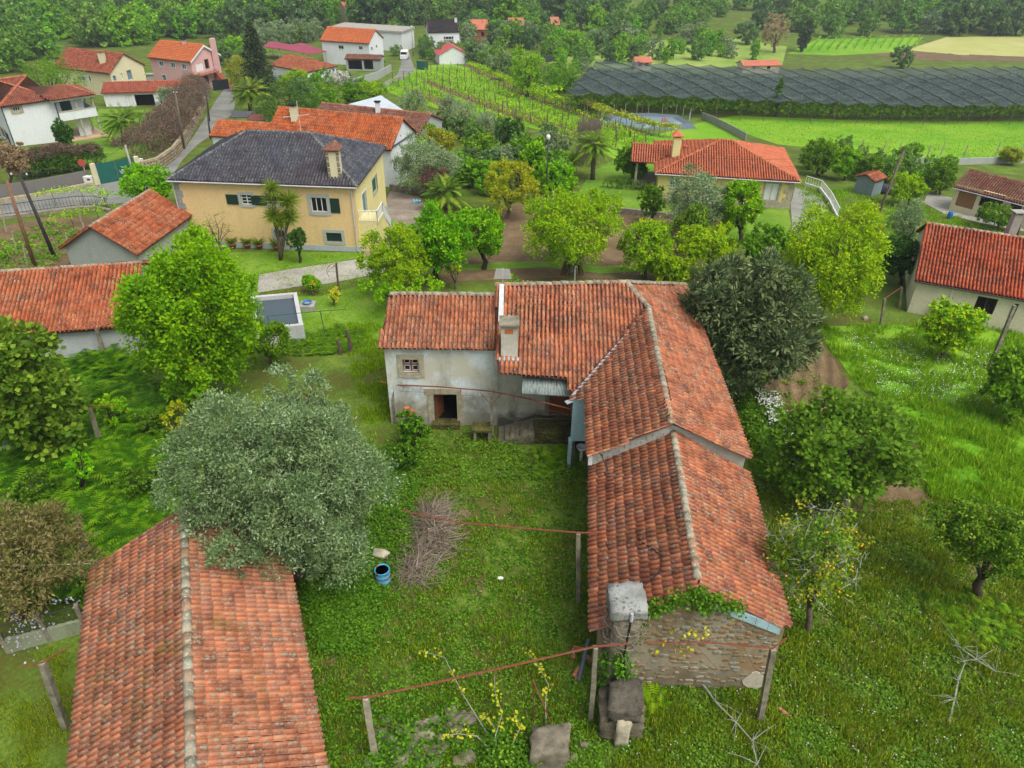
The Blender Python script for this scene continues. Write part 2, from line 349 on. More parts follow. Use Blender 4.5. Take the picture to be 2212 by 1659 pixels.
def opening(root, O, ex, inn, op, frame=None, pane='dark_glass', fw=.0, fp=.03, sash=None, bars=(1, 0), shut=None, name='window', door=False, depth_=.12, leaf=None):
    """one window or door in a facade opening: surround, sash, pane, shutters"""
    O, ex, inn = (np.asarray(q, float) for q in (O, ex, inn)); z = np.array([0, 0, 1.]); a, b, c, d = op[:4]
    P = lambda u, w, t=0: O+ex*u+z*w+inn*t
    pm = MB(); pm.ob(P(a, c, depth_+.02), ex*(b-a), z*(d-c), inn*.03, .5); win = pm.build(name, leaf or glass(), root)
    if fw:
        m = MB(); m.ob(P(a-fw, d, -fp), ex*(b-a+2*fw), z*fw, inn*(fp+.06)); m.ob(P(a-fw, c-(0 if door else fw), -fp), ex*fw, z*(d-c+(0 if door else fw)), inn*(fp+.06)); m.ob(P(b, c-(0 if door else fw), -fp), ex*fw, z*(d-c+(0 if door else fw)), inn*(fp+.06))
        if not door: m.ob(P(a-.001, c-fw, -fp-.03), ex*(b-a+.002), z*fw, inn*(fp+.09))
        m.build('surround', frame, win)
    if sash:
        m = MB(); s = .05
        m.ob(P(a, c, depth_-.03), ex*(b-a), z*s, inn*.05); m.ob(P(a, d-s, depth_-.03), ex*(b-a), z*s, inn*.05)
        m.ob(P(a, c+s, depth_-.03), ex*s, z*(d-c-2*s), inn*.05); m.ob(P(b-s, c+s, depth_-.03), ex*s, z*(d-c-2*s), inn*.05)
        for k in range(bars[0]): u = a+(b-a)*(k+1)/(bars[0]+1); m.ob(P(u-s*.6, c+s, depth_-.035), ex*s*1.2, z*(d-c-2*s), inn*.05)
        for k in range(bars[1]): q = c+(d-c)*(k+1)/(bars[1]+1); m.ob(P(a+s, q-.02, depth_-.028), ex*(b-a-2*s), z*.04, inn*.04)
        m.build('sash', sash, win)
    if shut:
        mat, wd, sides = shut
        for sd in sides:
            u0 = a-fw-.02-wd if sd == 'l' else b+fw+.02
            m = MB(); m.ob(P(u0, c, -fp-.045), ex*wd, z*(d-c), inn*.035)
            n = max(4, int((d-c)/.09))
            for k in range(n): m.ob(P(u0+.05, c+.04+(d-c-.08)*k/n, -fp-.06), ex*(wd-.1), z*((d-c-.08)/n*.6), inn*.02)
            m.build('shutter', mat, root)
    return win
# ------------------------------------------------------------------ generic house
def slab(mb, pts, th=.1):
    """roof slab under a polygon, thickness downwards"""
    mb.prism(pts, np.array([0, 0, -th]))
class House:
    def __init__(s, name, label, cat, E1, E2, h, dep, zb=None, group=None, o=.3):
        """E1,E2: world eave ends of the front (overhang o included); h: eave height over the base"""
        E1, E2 = np.asarray(E1, float), np.asarray(E2, float); d = (E2-E1)[:2]; L = np.linalg.norm(d); d /= L
        s.ex = np.array([d[0], d[1], 0]); s.ey = np.array([-d[1], d[0], 0]); s.o = o; s.W = L-2*o; s.D = dep; s.h = h
        zz = (E1[2]+E2[2])/2-h if zb is None else zb; s.z0 = zz; s.O = np.array([*(E1[:2]), zz])+s.ex*o+s.ey*o
        c = s.L(s.W/2, dep/2, 0); s.root = thing(name, label, cat, (c[0], c[1], zz), group); s.ops = {'F': [], 'R': [], 'L': [], 'B': []}
        s.mb = MB()
    def L(s, u, v, w): return s.O+s.ex*u+s.ey*v+np.array([0, 0, w])
    def face(s, k):
        if k == 'F': return s.L(0, 0, 0), s.ex, s.ey, s.W
        if k == 'R': return s.L(s.W, 0, 0), s.ey, -s.ex, s.D
        if k == 'L': return s.L(0, s.D, 0), -s.ey, s.ex, s.D
        return s.L(s.W, s.D, 0), -s.ex, -s.ey, s.W
    def hole(s, k, u, w, wd, ht, **kw): s.ops[k].append(((u-wd/2, u+wd/2, w, w+ht), kw)); return s
    def walls(s, mat, sink=1.5, name='wall', plinth=None):
        mats = mat if isinstance(mat, dict) else {q: mat for q in 'FRLB'}; groups = {}
        for k in 'FRLB':
            O, e, i, W = s.face(k); groups.setdefault(mats[k].name, (mats[k], MB()))
            mb = groups[mats[k].name][1]; O2 = O-np.array([0, 0, sink])
            facade(mb, O2, e, i, W, s.h+sink, [(a[0], a[1], a[2]+sink, a[3]+sink) for a, _ in s.ops[k]])
            for a, kw in s.ops[k]: opening(s.root, O, e, i, a, **kw)
        s.mb = groups[mats['F'].name][1]; s._g = groups; s._wm = mats
        if plinth:
            m = MB(); mt, ph = plinth
            for k in 'FRL':
                O, e, i, W = s.face(k); m.ob(O-i*.04-e*.04-np.array([0, 0, sink]), e*(W+.08), i*.03, np.array([0, 0, ph+sink]))
            m.build('plinth', mt, s.root)
    def gable(s, k, rise):
        O, e, i, W = s.face(k); z = np.array([0, 0, 1.]); mb = s._g[s._wm[k].name][1]; mb.prism([O+z*s.h, O+e*W+z*s.h, O+e*W/2+z*(s.h+rise)], i*.2)
    def done(s):
        for n, (m, mb) in s._g.items(): mb.build('wall', m, s.root)
    def roof(s, typ, rise, mat, tiles=None, caps=None, th=.1, hipl=None, og=.25, under=None, fascia=None):
        """typ gx: ridge along the front; gy: gable to the front; hip"""
        o, W, D, h = s.o, s.W, s.D, s.h; P = s.L; mb = MB(); planes = []
        if typ == 'gx':
            k = rise/(D/2); e = h-k*o; A, B = P(-og, -o, e), P(W+og, -o, e); R1, R2 = P(-og, D/2, h+rise), P(W+og, D/2, h+rise); C, E = P(W+og, D+o, e), P(-og, D+o, e)
            polys = [[A, B, R2, R1], [C, E, R1, R2]]; ridges = [(R1, R2)]
        elif typ == 'gy':
            k = rise/(W/2); e = h-k*o; A, B, C, E = P(-o, -og, e), P(W+o, -og, e), P(W+o, D+og, e), P(-o, D+og, e); R1, R2 = P(W/2, -og, h+rise), P(W/2, D+og, h+rise)
            polys = [[E, A, R1, R2], [B, C, R2, R1]]; ridges = [(R1, R2)]
        else:
            hl = D/2 if hipl is None else hipl; k = rise/(D/2); e = h-k*o; A, B, C, E = P(-o, -o, e), P(W+o, -o, e), P(W+o, D+o, e), P(-o, D+o, e); R1, R2 = P(hl, D/2, h+rise), P(W-hl, D/2, h+rise)
            polys = [[A, B, R2, R1], [B, C, R2], [C, E, R1, R2], [E, A, R1]]; ridges = [(R1, R2), (A, R1), (B, R2), (C, R2), (E, R1)]
        for p in polys: slab(mb, p, th)
        mb.build('roof', mat, s.root)
        if fascia:
            m = MB(); rg = [polys[0][0], polys[0][1]] ; m.tube([rg[0]-np.array([0, 0, th*.6])-s.ey*.06, rg[1]-np.array([0, 0, th*.6])-s.ey*.06], .06, 6); m.build('gutter', fascia, s.root)
        if tiles:
            for p in polys: tiles_on(tiles, p)
            tiles.finish()
        if caps:
            for a, b in ridges: ridge_caps(s.root, np.asarray(a)+[0, 0, .04], np.asarray(b)+[0, 0, .04], caps)
        s.ridges = ridges
        return s
def tiles_on(roof, p, lift=.012, jit=1.):
    """p[0]->p[1] is the eave; polygon lies in one plane"""
    p = [np.asarray(q, float) for q in p]; ex = p[1]-p[0]; W = np.linalg.norm(ex); ex /= W; n = np.cross(ex, p[2]-p[0]); n /= np.linalg.norm(n)
    if n[2] < 0: n = -n
    eu = np.cross(n, ex); st = [(np.dot(q-p[0], ex), np.dot(q-p[0], eu)) for q in p]
    lo = min(a for a, _ in st); hi = max(a for a, _ in st); Ln = max(b for _, b in st); b0 = min(b for _, b in st)
    O = p[0]+n*lift+ex*lo+eu*b0; roof.plane(O, ex, eu, hi-lo, Ln-b0, [(a-lo, b-b0) for a, b in st] if len(p) != 4 or abs(st[2][0]-st[1][0]) > .05 or abs(st[3][0]-st[0][0]) > .05 else None, jit)
# ------------------------------------------------------------------ the old L-shaped farmhouse
ORG = [hx('b46c4a'), hx('c87c50'), hx('96584a'), hx('d48c60'), hx('80564c'), hx('c07850'), hx('9c7058'), hx('ba6c48'), hx('8c564a')]
M_tileH = tile_mat('old_clay_tile', ORG, .75, .12)
M_tileB = tile_mat('barn_clay_tile', [hx('bc7452'), hx('cc8058'), hx('ae6c50'), hx('d48c62'), hx('9a6e5a'), hx('b87e62'), hx('8c6454')], .9, .4)
M_cap = tile_mat('lichen_ridge', [hx('8c8474'), hx('a39c88'), hx('a06f50'), hx('7c7a68'), hx('b0a890')], 1.0, .15, hx('a3a892'), hx('4a4a40'))
M_under = plain('roof_board', hx('4a2f24'), .95, .2)
M_plA = wall_mat('pale_blue_plaster', hx('d2dcda'), .6, hx('7a745c'), hx('bdbaa4'), 0., 2.3, .75)
M_plB = wall_mat('grey_plaster', hx('c2c1b0'), .55, hx('403d30'), hx('a8a593'), 0., 1.2, .9)
M_blue = wall_mat('blue_wash', hx('9fbcc2'), .3, hx('5b5a4c'))
M_gran = plain('granite', hx('857f6c'), .95, .4, 3., .6)
M_granL = plain('pale_granite', hx('a8a088'), .95, .28, 4., .5)
M_mort = wall_mat('earth_mortar', hx('9c927a'), .75, hx('5c5442'), hx('8c7452'), 0., 1.4, .5)
def rbox(mb, O, a, b, c, j=.03, seed=0, cuts=3):
    """hewn block: subdivided box with uneven faces"""
    O, a, b, c = (np.asarray(q, float) for q in (O, a, b, c)); bm = bmesh.new(); bmesh.ops.create_cube(bm, size=1); bmesh.ops.subdivide_edges(bm, edges=bm.edges[:], cuts=cuts, use_grid_fill=True); g = random.Random(seed)
    V = []
    for v in bm.verts:
        p = np.array(v.co); n = np.linalg.norm(p); p = p*(1-.12*max(0, n-.66)); V.append(O+a*(p[0]+.5)+b*(p[1]+.5)+c*(p[2]+.5)+np.array([g.gauss(0, j) for _ in range(3)]))
    if np.dot(np.cross(a, b), c) < 0: F = [tuple(v.index for v in f.verts)[::-1] for f in bm.faces]
    else: F = [tuple(v.index for v in f.verts) for f in bm.faces]
    bm.free(); return mb.add(V, F)
def stone_mat():
    b = NB('field_stone'); r = b.rnd(); c = b.ramp(r, [(0, hx('7f7058')), (.3, hx('8a7c64')), (.5, hx('8d6c4e')), (.7, hx('958d7a')), (.85, hx('8e928a')), (1, hx('766c58'))])
    n = b.noise(9, 5, .65); c = b.mix(b.ramp(n, [(.45, 0.), (.7, .6)]), c, hx('4e4536')); b.bump(n, .6, .03); return b.fin(c, .95, .1)
M_stone = stone_mat()
M_rust = plain('rust', hx('7a4632'), .9, .3, 8., .2)
M_iron = plain('dark_iron', hx('3f3d3a'), .7, .2, 8.)
M_redwood = plain('red_wood', hx('8a4a40'), .8, .2, 6.)
M_brown = plain('brown_door', hx('7a4a2c'), .7, .25, 5.)
M_white = plain('white_paint', hx('d5d6d2'), .7, .06, 3.)
M_zinc = plain('zinc_flashing', hx('a9b2b6'), .45, .15, 5., .1, .3)
M_moss = ground_mat('mossy_slab', [(.35, hx('26241a')), (.48, hx('403e26')), (.58, hx('585a30')), (.68, hx('75725a'))], 1.6, 8.)
M_black = plain('black_rubber', hx('1c1d20'), .6, .2, 6.)
M_dark = plain('dark_interior', hx('15120e'), .95, .2)  # near-black colour stands in for the shade inside rooms, bays and flue
H = thing('farmhouse', 'old L-shaped farmhouse with lichened clay roofs, blue-washed front and rubble gable', 'house', (3, 27, 0))
A_ = np.array
def tri_poly(roof, pts, ref, e0, e1):
    """tiles on the polygon pts projected into the plane through ref; e0->e1 eave direction"""
    r0, r1, r2 = (A_(q, float) for q in ref); n = np.cross(r1-r0, r2-r0); n /= np.linalg.norm(n); n = n if n[2] > 0 else -n
    pj = [A_(p, float)-n*np.dot(A_(p, float)-r0, n) for p in pts]; ex = A_(e1, float)-A_(e0, float); ex -= n*np.dot(ex, n); ex /= np.linalg.norm(ex); eu = np.cross(n, ex)
    st = [(np.dot(q-pj[0], ex), np.dot(q-pj[0], eu)) for q in pj]; lo = min(a for a, _ in st); hi = max(a for a, _ in st); b0 = min(b for _, b in st); b1 = max(b for _, b in st)
    roof.plane(pj[0]+ex*lo+eu*b0+n*.02, ex, eu, hi-lo, b1-b0, [(a-lo, b-b0) for a, b in st]); return [q-n*.015 for q in pj]
RF = Roof(H, M_tileH, .21, .36, 300)
under = MB()
# lower wing
dFL, dNL, dRN, dRF, dNR, dFR = A_([3.27, 23.5, 3.32]), A_([2.62, 15.1, 3.3]), A_([5.88, 15.2, 5.12]), A_([6.42, 23.2, 5.14]), A_([9.08, 15.3, 3.3]), A_([9.68, 22.95, 3.3])
under.poly(tri_poly(RF, [dFL, dNL, dRN, dRF], [dFL, dNL, dRN], dFL, dNL)); under.poly(tri_poly(RF, [dNR, dFR, dRF, dRN], [dNR, dFR, dRN], dNR, dFR))
# upper wing
cJ, cNL, cN, cF, cV = A_([3.38, 26.75, 4.28]), A_([3.18, 22.8, 4.25]), A_([6.2, 22.85, 5.8]), A_([6.7, 32.35, 5.8]), A_([2.68, 27.15, 3.9])
under.poly(tri_poly(RF, [cJ, cNL, cN, cF, cV], [cJ, cNL, (6.45, 27.6, 5.8)], cJ, cNL))
qN, qF, bE = A_([9.6, 22.85, 4.2]), A_([9.88, 38.2, 4.2]), A_([5.75, 33.95, 6.38])
under.poly(tri_poly(RF, [qN, qF, bE, cF, cN], [qN, qF, (6.45, 27.6, 5.8)], qN, qF))
# tall middle roof
bL, bR, bV, bS = A_([-.68, 28.5, 4.37]), A_([2.55, 28.35, 4.15]), A_([2.78, 27.45, 3.78]), A_([-.9, 33.4, 6.4])
under.poly(tri_poly(RF, [bL, bR, bV, cF, bE, bS], [(-.68, 28.5, 4.37), (3, 28.2, 4.1), (2.5, 33.7, 6.4)], (-.68, 28.3, 4.2), (3, 28.2, 4.2)))
under.poly([bS, bE, qF, A_([-.9, 37.9, 4.2])])
# left roof
aL, aR, aRR, aRL = A_([-6.5, 30.28, 4.52]), A_([-.72, 30.28, 4.52]), A_([-.6, 33.1, 6.0]), A_([-6.15, 33.05, 6.0])
under.poly(tri_poly(RF, [aL, aR, aRR, aRL], [aL, aR, aRL], aL, aR)); under.poly([aRL, aRR, A_([-.6, 35.9, 4.5]), A_([-6.2, 35.9, 4.5])])
under.build('roof', M_under, H); RF.finish()
up = A_([0, 0, .07])
for a, b in ((dRN+A_([0, .5, 0]), dRF), (cN, cF), (cF, bE), (bS, bE), (bE, qF), (aRL, aRR)): ridge_caps(H, a+up, b+up, M_cap, .13, .42)
# valley flashing, cement flashing beside the chimney
m = MB(); m.prism([cV+A_([-.05, .05, .09]), cV+A_([.05, -.04, .1]), cF+A_([.03, -.3, .1]), cF+A_([-.06, -.24, .1])], A_([0, 0, .04])); m.ob((2.5, 26.9, 3.78), (.45, .25, .05), (-.12, .22, 0), (0, 0, .03)); m.build('valley_flashing', M_zinc, H)
m = MB(); m.ob((-.7, 31.1, 5.6), (.24, 0, .0), (0, 2.2, .9), (0, 0, .07)); m.build('cement_flashing', plain('lime_mortar', hx('b9bcb8'), .9, .15, 4.), H)
# ---- walls
def uv(px, py, O, ex, inn):
    """where the pixel's ray meets the wall plane: (along, up)"""
    d = ray(px, py); c = A_([0, 0, CAM_H]); t = np.dot(A_(O, float)-c, inn)/np.dot(d, inn); p = c+d*t-A_(O, float); return float(np.dot(p, ex)), float(p[2])
def uvbox(x0, y0, x1, y1, O, ex, inn):
    a, w1 = uv((x0+x1)/2, y0, O, ex, inn); u0, c = uv(x0, (y0+y1)/2, O, ex, inn); u1, _ = uv(x1, (y0+y1)/2, O, ex, inn); _, w0 = uv((x0+x1)/2, y1, O, ex, inn); return (u0, u1, w0, w1)
ex0, in0 = A_([1., 0, 0]), A_([0, 1., 0]); OA = A_([-6.22, 30.5, -.3])
oW = uvbox(870, 776, 904.6, 805, OA, ex0, in0); oD = uvbox(938, 851, 987.5, 914, OA, ex0, in0)
mA = MB(); facade(mA, OA, ex0, in0, 5.5, 4.8, [oW, oD], .35)
mA.prism([OA+A_([0, .001, 0]), OA+A_([0, 5, 0]), OA+A_([0, 5, 4.8]), OA+A_([0, 2.55, 6.2]), OA+A_([0, .001, 4.8])], A_([-.02, 0, 0]))
mA.build('wall', M_plA, H, label='pale blue plaster front wall streaked with damp')
win = opening(H, OA, ex0, in0, oW, M_granL, fw=.27, fp=.04, sash=M_redwood, bars=(1, 1), depth_=.2)
m = MB()
for su in (0, 1):
    a, b = (oW[0], (oW[0]+oW[1])/2) if su == 0 else ((oW[0]+oW[1])/2, oW[1])
    for sw in (0, 1):
        c = oW[2]+(oW[3]-oW[2])*sw/2; d = c+(oW[3]-oW[2])/2; q = .045
        for (u0, u1, w0, w1) in ((a+.06, b-.06, c+.05, c+.05+.03), (a+.06, b-.06, d-.08, d-.05), (a+.05, a+.08, c+.05, d-.05), (b-.08, b-.05, c+.05, d-.05)):
            m.ob(OA+ex0*u0+A_([0, .165, w0]), ex0*(u1-u0), in0*.02, A_([0, 0, w1-w0]))
m.build('glazing_bar', M_white, win)
m = MB(); fw = .3
m.ob(OA+A_([oD[0]-fw-.15, -.05, oD[3]]), (oD[1]-oD[0]+2*fw+.1, 0, 0), (0, .2, 0), (0, 0, .33)); m.ob(OA+A_([oD[0]-fw, -.04, 0]), (fw, 0, 0), (0, .2, 0), (0, 0, oD[3]))
m.ob(OA+A_([oD[1], -.04, 0]), (fw+.05, 0, 0), (0, .2, 0), (0, 0, oD[3])); m.build('door_surround', M_granL, H)
m = MB(); m.ob(OA+A_([oD[0]+.02, .3, .2]), (.06, 0, 0), (.3, .75, 0), (0, 0, 1.85)); m.build('door', M_brown, H, label='weathered door standing open inward')
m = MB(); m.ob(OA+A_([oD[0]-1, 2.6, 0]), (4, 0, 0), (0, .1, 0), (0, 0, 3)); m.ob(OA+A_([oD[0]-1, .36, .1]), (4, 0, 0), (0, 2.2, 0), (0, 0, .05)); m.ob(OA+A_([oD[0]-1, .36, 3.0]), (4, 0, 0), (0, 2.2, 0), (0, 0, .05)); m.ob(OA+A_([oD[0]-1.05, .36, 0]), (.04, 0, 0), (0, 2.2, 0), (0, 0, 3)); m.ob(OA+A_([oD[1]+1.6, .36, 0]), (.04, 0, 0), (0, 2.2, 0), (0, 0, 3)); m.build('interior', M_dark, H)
m = MB(); m.ob(OA+A_([oD[0]-.1, -.45, 0]), (1.4, 0, 0), (0, .6, 0), (0, 0, .42)); m.build('doorstep', M_moss, H)
OB = A_([-.72, 30.42, -.3]); oE = uvbox(1186, 856, 1233, 897, OB, ex0, in0)
mB = MB(); facade(mB, OB, ex0, in0, 4.6, 4.9, [oE], .3); mB.build('wall', M_plB, H, label='grey plaster wall with black damp at its foot')
d2 = opening(H, OB, ex0, in0, oE, M_gran, fw=.22, fp=.04, door=True, leaf=M_brown, name='door')
m = MB()
for k in range(4):
    u = oE[0]+(oE[1]-oE[0])*k/4; m.ob(OB+A_([u+.02, .115, oE[2]+.03]), ((oE[1]-oE[0])/4-.04, 0, 0), (0, .04, 0), (0, 0, oE[3]-oE[2]-.06))
m.build('door_board', M_brown, d2)
LZ = oE[2]-.3; M_stepst = plain('stair_granite', hx('6f6a56'), .95, .4, 3., .5)
# landing, stairs and hand rail
m = MB(); rbox(m, (1.15, 28.95, -.1), (2.0, 0, 0), (0, 1.45, 0), (0, 0, LZ+.1), .02, 11, 5); m.build('landing', M_moss, H)
ns = 6
for k in range(ns):
    m = MB(); z = LZ*(ns-k)/(ns+1); rbox(m, (1.15-.3*(k+1), 28.9, -.1), (.3, 0, 0), (0, 1.2, 0), (0, 0, z+.1), .012, 12+k, 2); m.build('step', M_stepst, H)
m = MB(); hp = [A_([-.35, 28.97, LZ*.15+.85]), A_([1.2, 28.97, LZ+.85]), A_([3.05, 28.97, LZ+.85])]; m.tube(hp, .045, 6)
for q, zz in ((hp[0], 0), (hp[1], LZ), (hp[2], LZ), (hp[0]*.5+hp[1]*.5, LZ*.5)): m.tube([(q[0], q[1], zz), q], .028, 5)
m.tube([hp[1]-[0, 0, .4], hp[2]-[0, 0, .4]], .012, 5); m.build('handrail', M_iron, H)
# blue closet wall with the open wash corner below
m = MB(); m.ob((2.78, 27.1, 1.55), (.85, 0, 0), (0, .18, 0), (0, 0, 2.5)); m.ob((2.7, 27.05, -.1), (.16, 0, 0), (0, .3, 0), (0, 0, 1.7)); m.build('closet_wall', M_blue, H)
m = MB(); m.ob((3.62, 23.2, -.1), (.2, 0, 0), (0, 7.2, 0), (0, 0, 4.35)); m.ob((3.1, 15.45, -.1), (.25, 0, 0), (.6, 7.7, 0), (0, 0, 3.4)); m.ob((8.95, 15.45, -.1), (-.25, 0, 0), (.5, 7.6, 0), (0, 0, 3.3)); m.ob((9.45, 23.1, -.1), (-.25, 0, 0), (.2, 14.5, 0), (0, 0, 4.25)); m.build('wall', M_plB, H)
m = MB(); m.ob((3.14, 23.0, 3.55), (.16, 0, 0), (0, .1, 0), (0, 0, .45)); m.build('white_board', M_white, H); m = MB(); m.ob((2.86, 28.4, -.1), (.8, 0, 0), (0, .1, 0), (0, 0, 1.7)); m.ob((2.86, 27.2, 1.5), (.8, 0, 0), (0, 1.2, 0), (0, 0, .05)); m.build('interior', M_dark, H)  # near-black back and ceiling put the wash corner's shade into colour
# gable between the two wing roofs, of concrete blocks
def gable_poly(y0, y1, xl, xr, zl, xr_, zr): return None
m = MB(); m.prism([(3.25, 23.15, 2.6), (9.5, 23.1, 2.6), (9.5, 23.1, 4.1), (6.22, 23.12, 5.6), (3.25, 23.15, 4.15)], A_([0, .2, 0])); m.build('gable_wall', M_plB, H)
M_block = plain('concrete_block', hx('b0ada2'), .95, .2, 5., .3)
for row in range(11):
    z = 3.1+row*.21
    for k in range(16):
        x = 3.3+k*.42+(row % 2)*.21; zt = 4.05+(x+.2-3.25)*.5 if x < 6 else 4.02+(9.5-x-.2)*.46
        zb = 3.3+(x-2.7)*.52 if x < 6.4 else 3.3+(9.6-x)*.55
        if z+.2 < zt-.05 and z > zb-.3 and x+.4 < 9.5:
            q = MB(); q.ob((x+.01, 23.135, z), (.39, 0, 0), (0, -.03, 0), (0, 0, .19)); q.build('concrete_block', M_block, H)
m = MB(); m.prism([(3.22, 22.95, 4.08), (3.22, 22.95, 4.2), (6.2, 22.97, 5.74), (9.56, 22.95, 4.15), (9.56, 22.95, 4.03), (6.2, 22.97, 5.6)], A_([0, .18, 0])); m.build('verge_mortar', M_conc, H)
# near gable of rubble stone
gL, gR = A_([2.98, 15.42, -.2]), A_([8.9, 15.3, -.2]); ge = (gR-gL)/np.linalg.norm(gR-gL); gn = A_([-ge[1], ge[0], 0]); GW = np.linalg.norm(gR-gL)
m = MB(); m.prism([gL, gR, gR+A_([0, 0, 3.45]), A_([5.9, 15.36, 5.05]), gL+A_([0, 0, 3.45])], gn*.4); gw = m.build('gable_wall', M_mort, H, label='rubble stone gable wall with earthen mortar')
z = .0; cnt = 0; q = random.Random(3)
while z < 5.1 and cnt < 300:
    hgt = q.uniform(.13, .22); u = q.uniform(0, .2)
    while u < GW and cnt < 300:
        wd = q.uniform(.16, .42); top = 3.55+(min(u, GW-u-wd))*.53-.25
        if z+hgt < top-.12 and u+wd < GW and u > .02 and q.random() < (.85 if z > 2.2 else .45):
            mb = MB(); n = 7; c0 = gL+ge*(u+wd/2)+A_([0, 0, .2+z+hgt/2+q.uniform(-.1, .1)]); dz = q.uniform(.008, .035); V = []
            for ring, k, dd in ((0, 1.0, 0), (1, .97, -dz*.6), (2, .7, -dz)):
                rr = random.Random(cnt)
                for i in range(n):
                    t = 2*math.pi*i/n+.3; rx = abs(math.cos(t))**.7*math.copysign(1, math.cos(t)); rz = abs(math.sin(t))**.7*math.copysign(1, math.sin(t)); j = rr.uniform(.85, 1.02)
                    ro = (cnt % 7-3)*.09; xx = rx*wd/2*.95*k*j; zz_ = rz*hgt/2*.93*k*j; V.append(c0+ge*(xx*math.cos(ro)-zz_*math.sin(ro))+A_([0, 0, xx*math.sin(ro)+zz_*math.cos(ro)])+gn*dd)
            F = [(i, (i+1) % n, n+(i+1) % n, n+i) for i in range(n)]+[(n+i, n+(i+1) % n, 2*n+(i+1) % n, 2*n+i) for i in range(n)]+[tuple(range(2*n, 3*n))]
            mb.add(V, F, q.random()); mb.build('stone', M_stone, gw, True); cnt += 1
        u += wd
    z += hgt
m = MB(); b0 = A_([5.7, 15.28, 4.62]); b1 = A_([8.75, 15.22, 3.1])
for k in range(7):
    a = b0+(b1-b0)*k/7; b = b0+(b1-b0)*((k+.97)/7); m.prism([a, b, b+A_([0, 0, .36]), a+A_([0, 0, .36])], A_([0, .12, 0]))
m.build('painted_band', M_blue, H, label='pale blue painted block band under the verge')
g0_ = random.Random(6); m = MB(); c_ = gR+A_([-.45, -.03, .75]); m.prism([c_+ge*(.42*math.cos(t*.52)*g0_.uniform(.6, 1.15))+A_([0, 0, .5*math.sin(t*.52)*g0_.uniform(.6, 1.15)]) for t in range(12)], gn*.06); m.build('plaster_patch', wall_mat('peeled_plaster', hx('b5ad98'), .8, hx('6a5f4a')), H)
# chimney on the roof
cb = atz(1100, 768, 4.85); yb = cb[1]; zt = atY(1100, 709, yb)[2]; zc = atY(1100, 690, yb)[2]; wv = 36/FPX*depth(cb)
m = MB(); m.ob((cb[0]-wv/2, yb, 4.5), (wv, 0, 0), (0, .7, 0), (0, 0, zt-4.5)); ch = m.build('chimney', M_plB, H, label='plastered chimney with slab cap')
m = MB(); m.ob((cb[0]-wv*.28, yb-.012, zt-.3), (wv*.5, 0, 0), (0, .03, 0), (0, 0, .24)); m.build('brick', plain('orange_brick', hx('b8683c'), .9, .2, 6), ch)
m = MB(); m.ob((cb[0]-wv*.45, yb+.02, zt-.001), (wv*.9, 0, 0), (0, .62, 0), (0, 0, .12)); m.build('flue_gap', M_dark, ch)
m = MB(); m.ob((cb[0]-wv*.62, yb-.12, zt+.1), (wv*1.2, 0, 0), (0, .95, .0), (0, 0, .11)); m.build('chimney_cap', M_gran, ch)
m = MB(); m.ob((cb[0]-wv*.65, yb-.22, 4.62), (wv*1.35, 0, 0), (0, .2, .06), (0, 0, .1)); m.build('cement_flashing', M_zinc, ch)
# corrugated awning
p0, p1 = atz(1128, 804, 4.12), atz(1233, 812, 4.0); p2, p3 = atz(1127, 850, 3.5), atz(1232, 856, 3.45); m = MB(); n = 66; V = []; F = []
for i in range(n+1):
    t = i/n; dz = A_([0, 0, .035*math.sin(i*2*math.pi/4)])
    V += [p0+(p1-p0)*t+dz, p2+(p3-p2)*t+dz]
F = [(2*i, 2*i+1, 2*i+3, 2*i+2) for i in range(n)]; m.add(V, F); b = NB('fibre_cement_sheet'); c_ = b.ramp(b.noise(3, 5, .6, b.scale((6, 1, 1))), [(.3, hx('47504c')), (.5, hx('7f8c88')), (.7, hx('9c9c8c'))]); M_corr = b.fin(c_, .9)
aw = m.build('corrugated_awning', M_corr, H, True); aw.modifiers.new('thick', 'SOLIDIFY').thickness = .012
# ------------------------------------------------------------------ barn in front
B = thing('barn', 'long barn with orange clay roof and lichened ridge beside the grey-green olive tree', 'barn', (-9.5, 12, 0))
RB = Roof(B, M_tileB, .2, .35, 300)
bd = A_([2.97, -7.45, 0]); bd /= np.linalg.norm(bd); bs = A_([-bd[1], bd[0], 0]); bs = bs if bs[0] > 0 else -bs
rF = A_([-11.0, 17.55, 4.5])-bd*1.75; rN = rF+bd*15.2; slo = .5; hwR, hwL = 3.12, 3.48
eR = lambda p: p+bs*hwR+A_([0, 0, -slo*hwR]); eL = lambda p: p-bs*hwL+A_([0, 0, -slo*hwL])
ub = MB(); ub.poly(tri_poly(RB, [eL(rF), eL(rN), rN, rF], [eL(rF), eL(rN), rN], rF, rN)); ub.poly(tri_poly(RB, [eR(rN), eR(rF), rF, rN], [eR(rN), eR(rF), rN], rN, rF)); ub.build('roof', M_under, B); RB.finish()
ridge_caps(B, rF+up, rN+up, M_cap, .14, .45)
m = MB()
for sgn, e, hw in ((1, eR, hwR), (-1, eL, hwL)):
    a, b = e(rF)-bs*sgn*.25, e(rN)-bs*sgn*.25; a = A_([a[0], a[1], -.2]); b = A_([b[0], b[1], -.2]); m.prism([a+bd*.15, b-bd*.15, b-bd*.15-bs*sgn*.4, a+bd*.15-bs*sgn*.4], A_([0, 0, e(rF)[2]+.15]))
for p, s_ in ((rF, 1), (rN, -1)):
    a, b = eL(p)+bs*.25, eR(p)-bs*.25; a = A_([a[0], a[1], -.2]); b = A_([b[0], b[1], -.2]); m.prism([a, b, A_([b[0], b[1], eR(p)[2]-.02]), p-A_([0, 0, .12]), A_([a[0], a[1], eL(p)[2]-.02])], bd*.35*s_)
m.build('wall', M_gran, B)
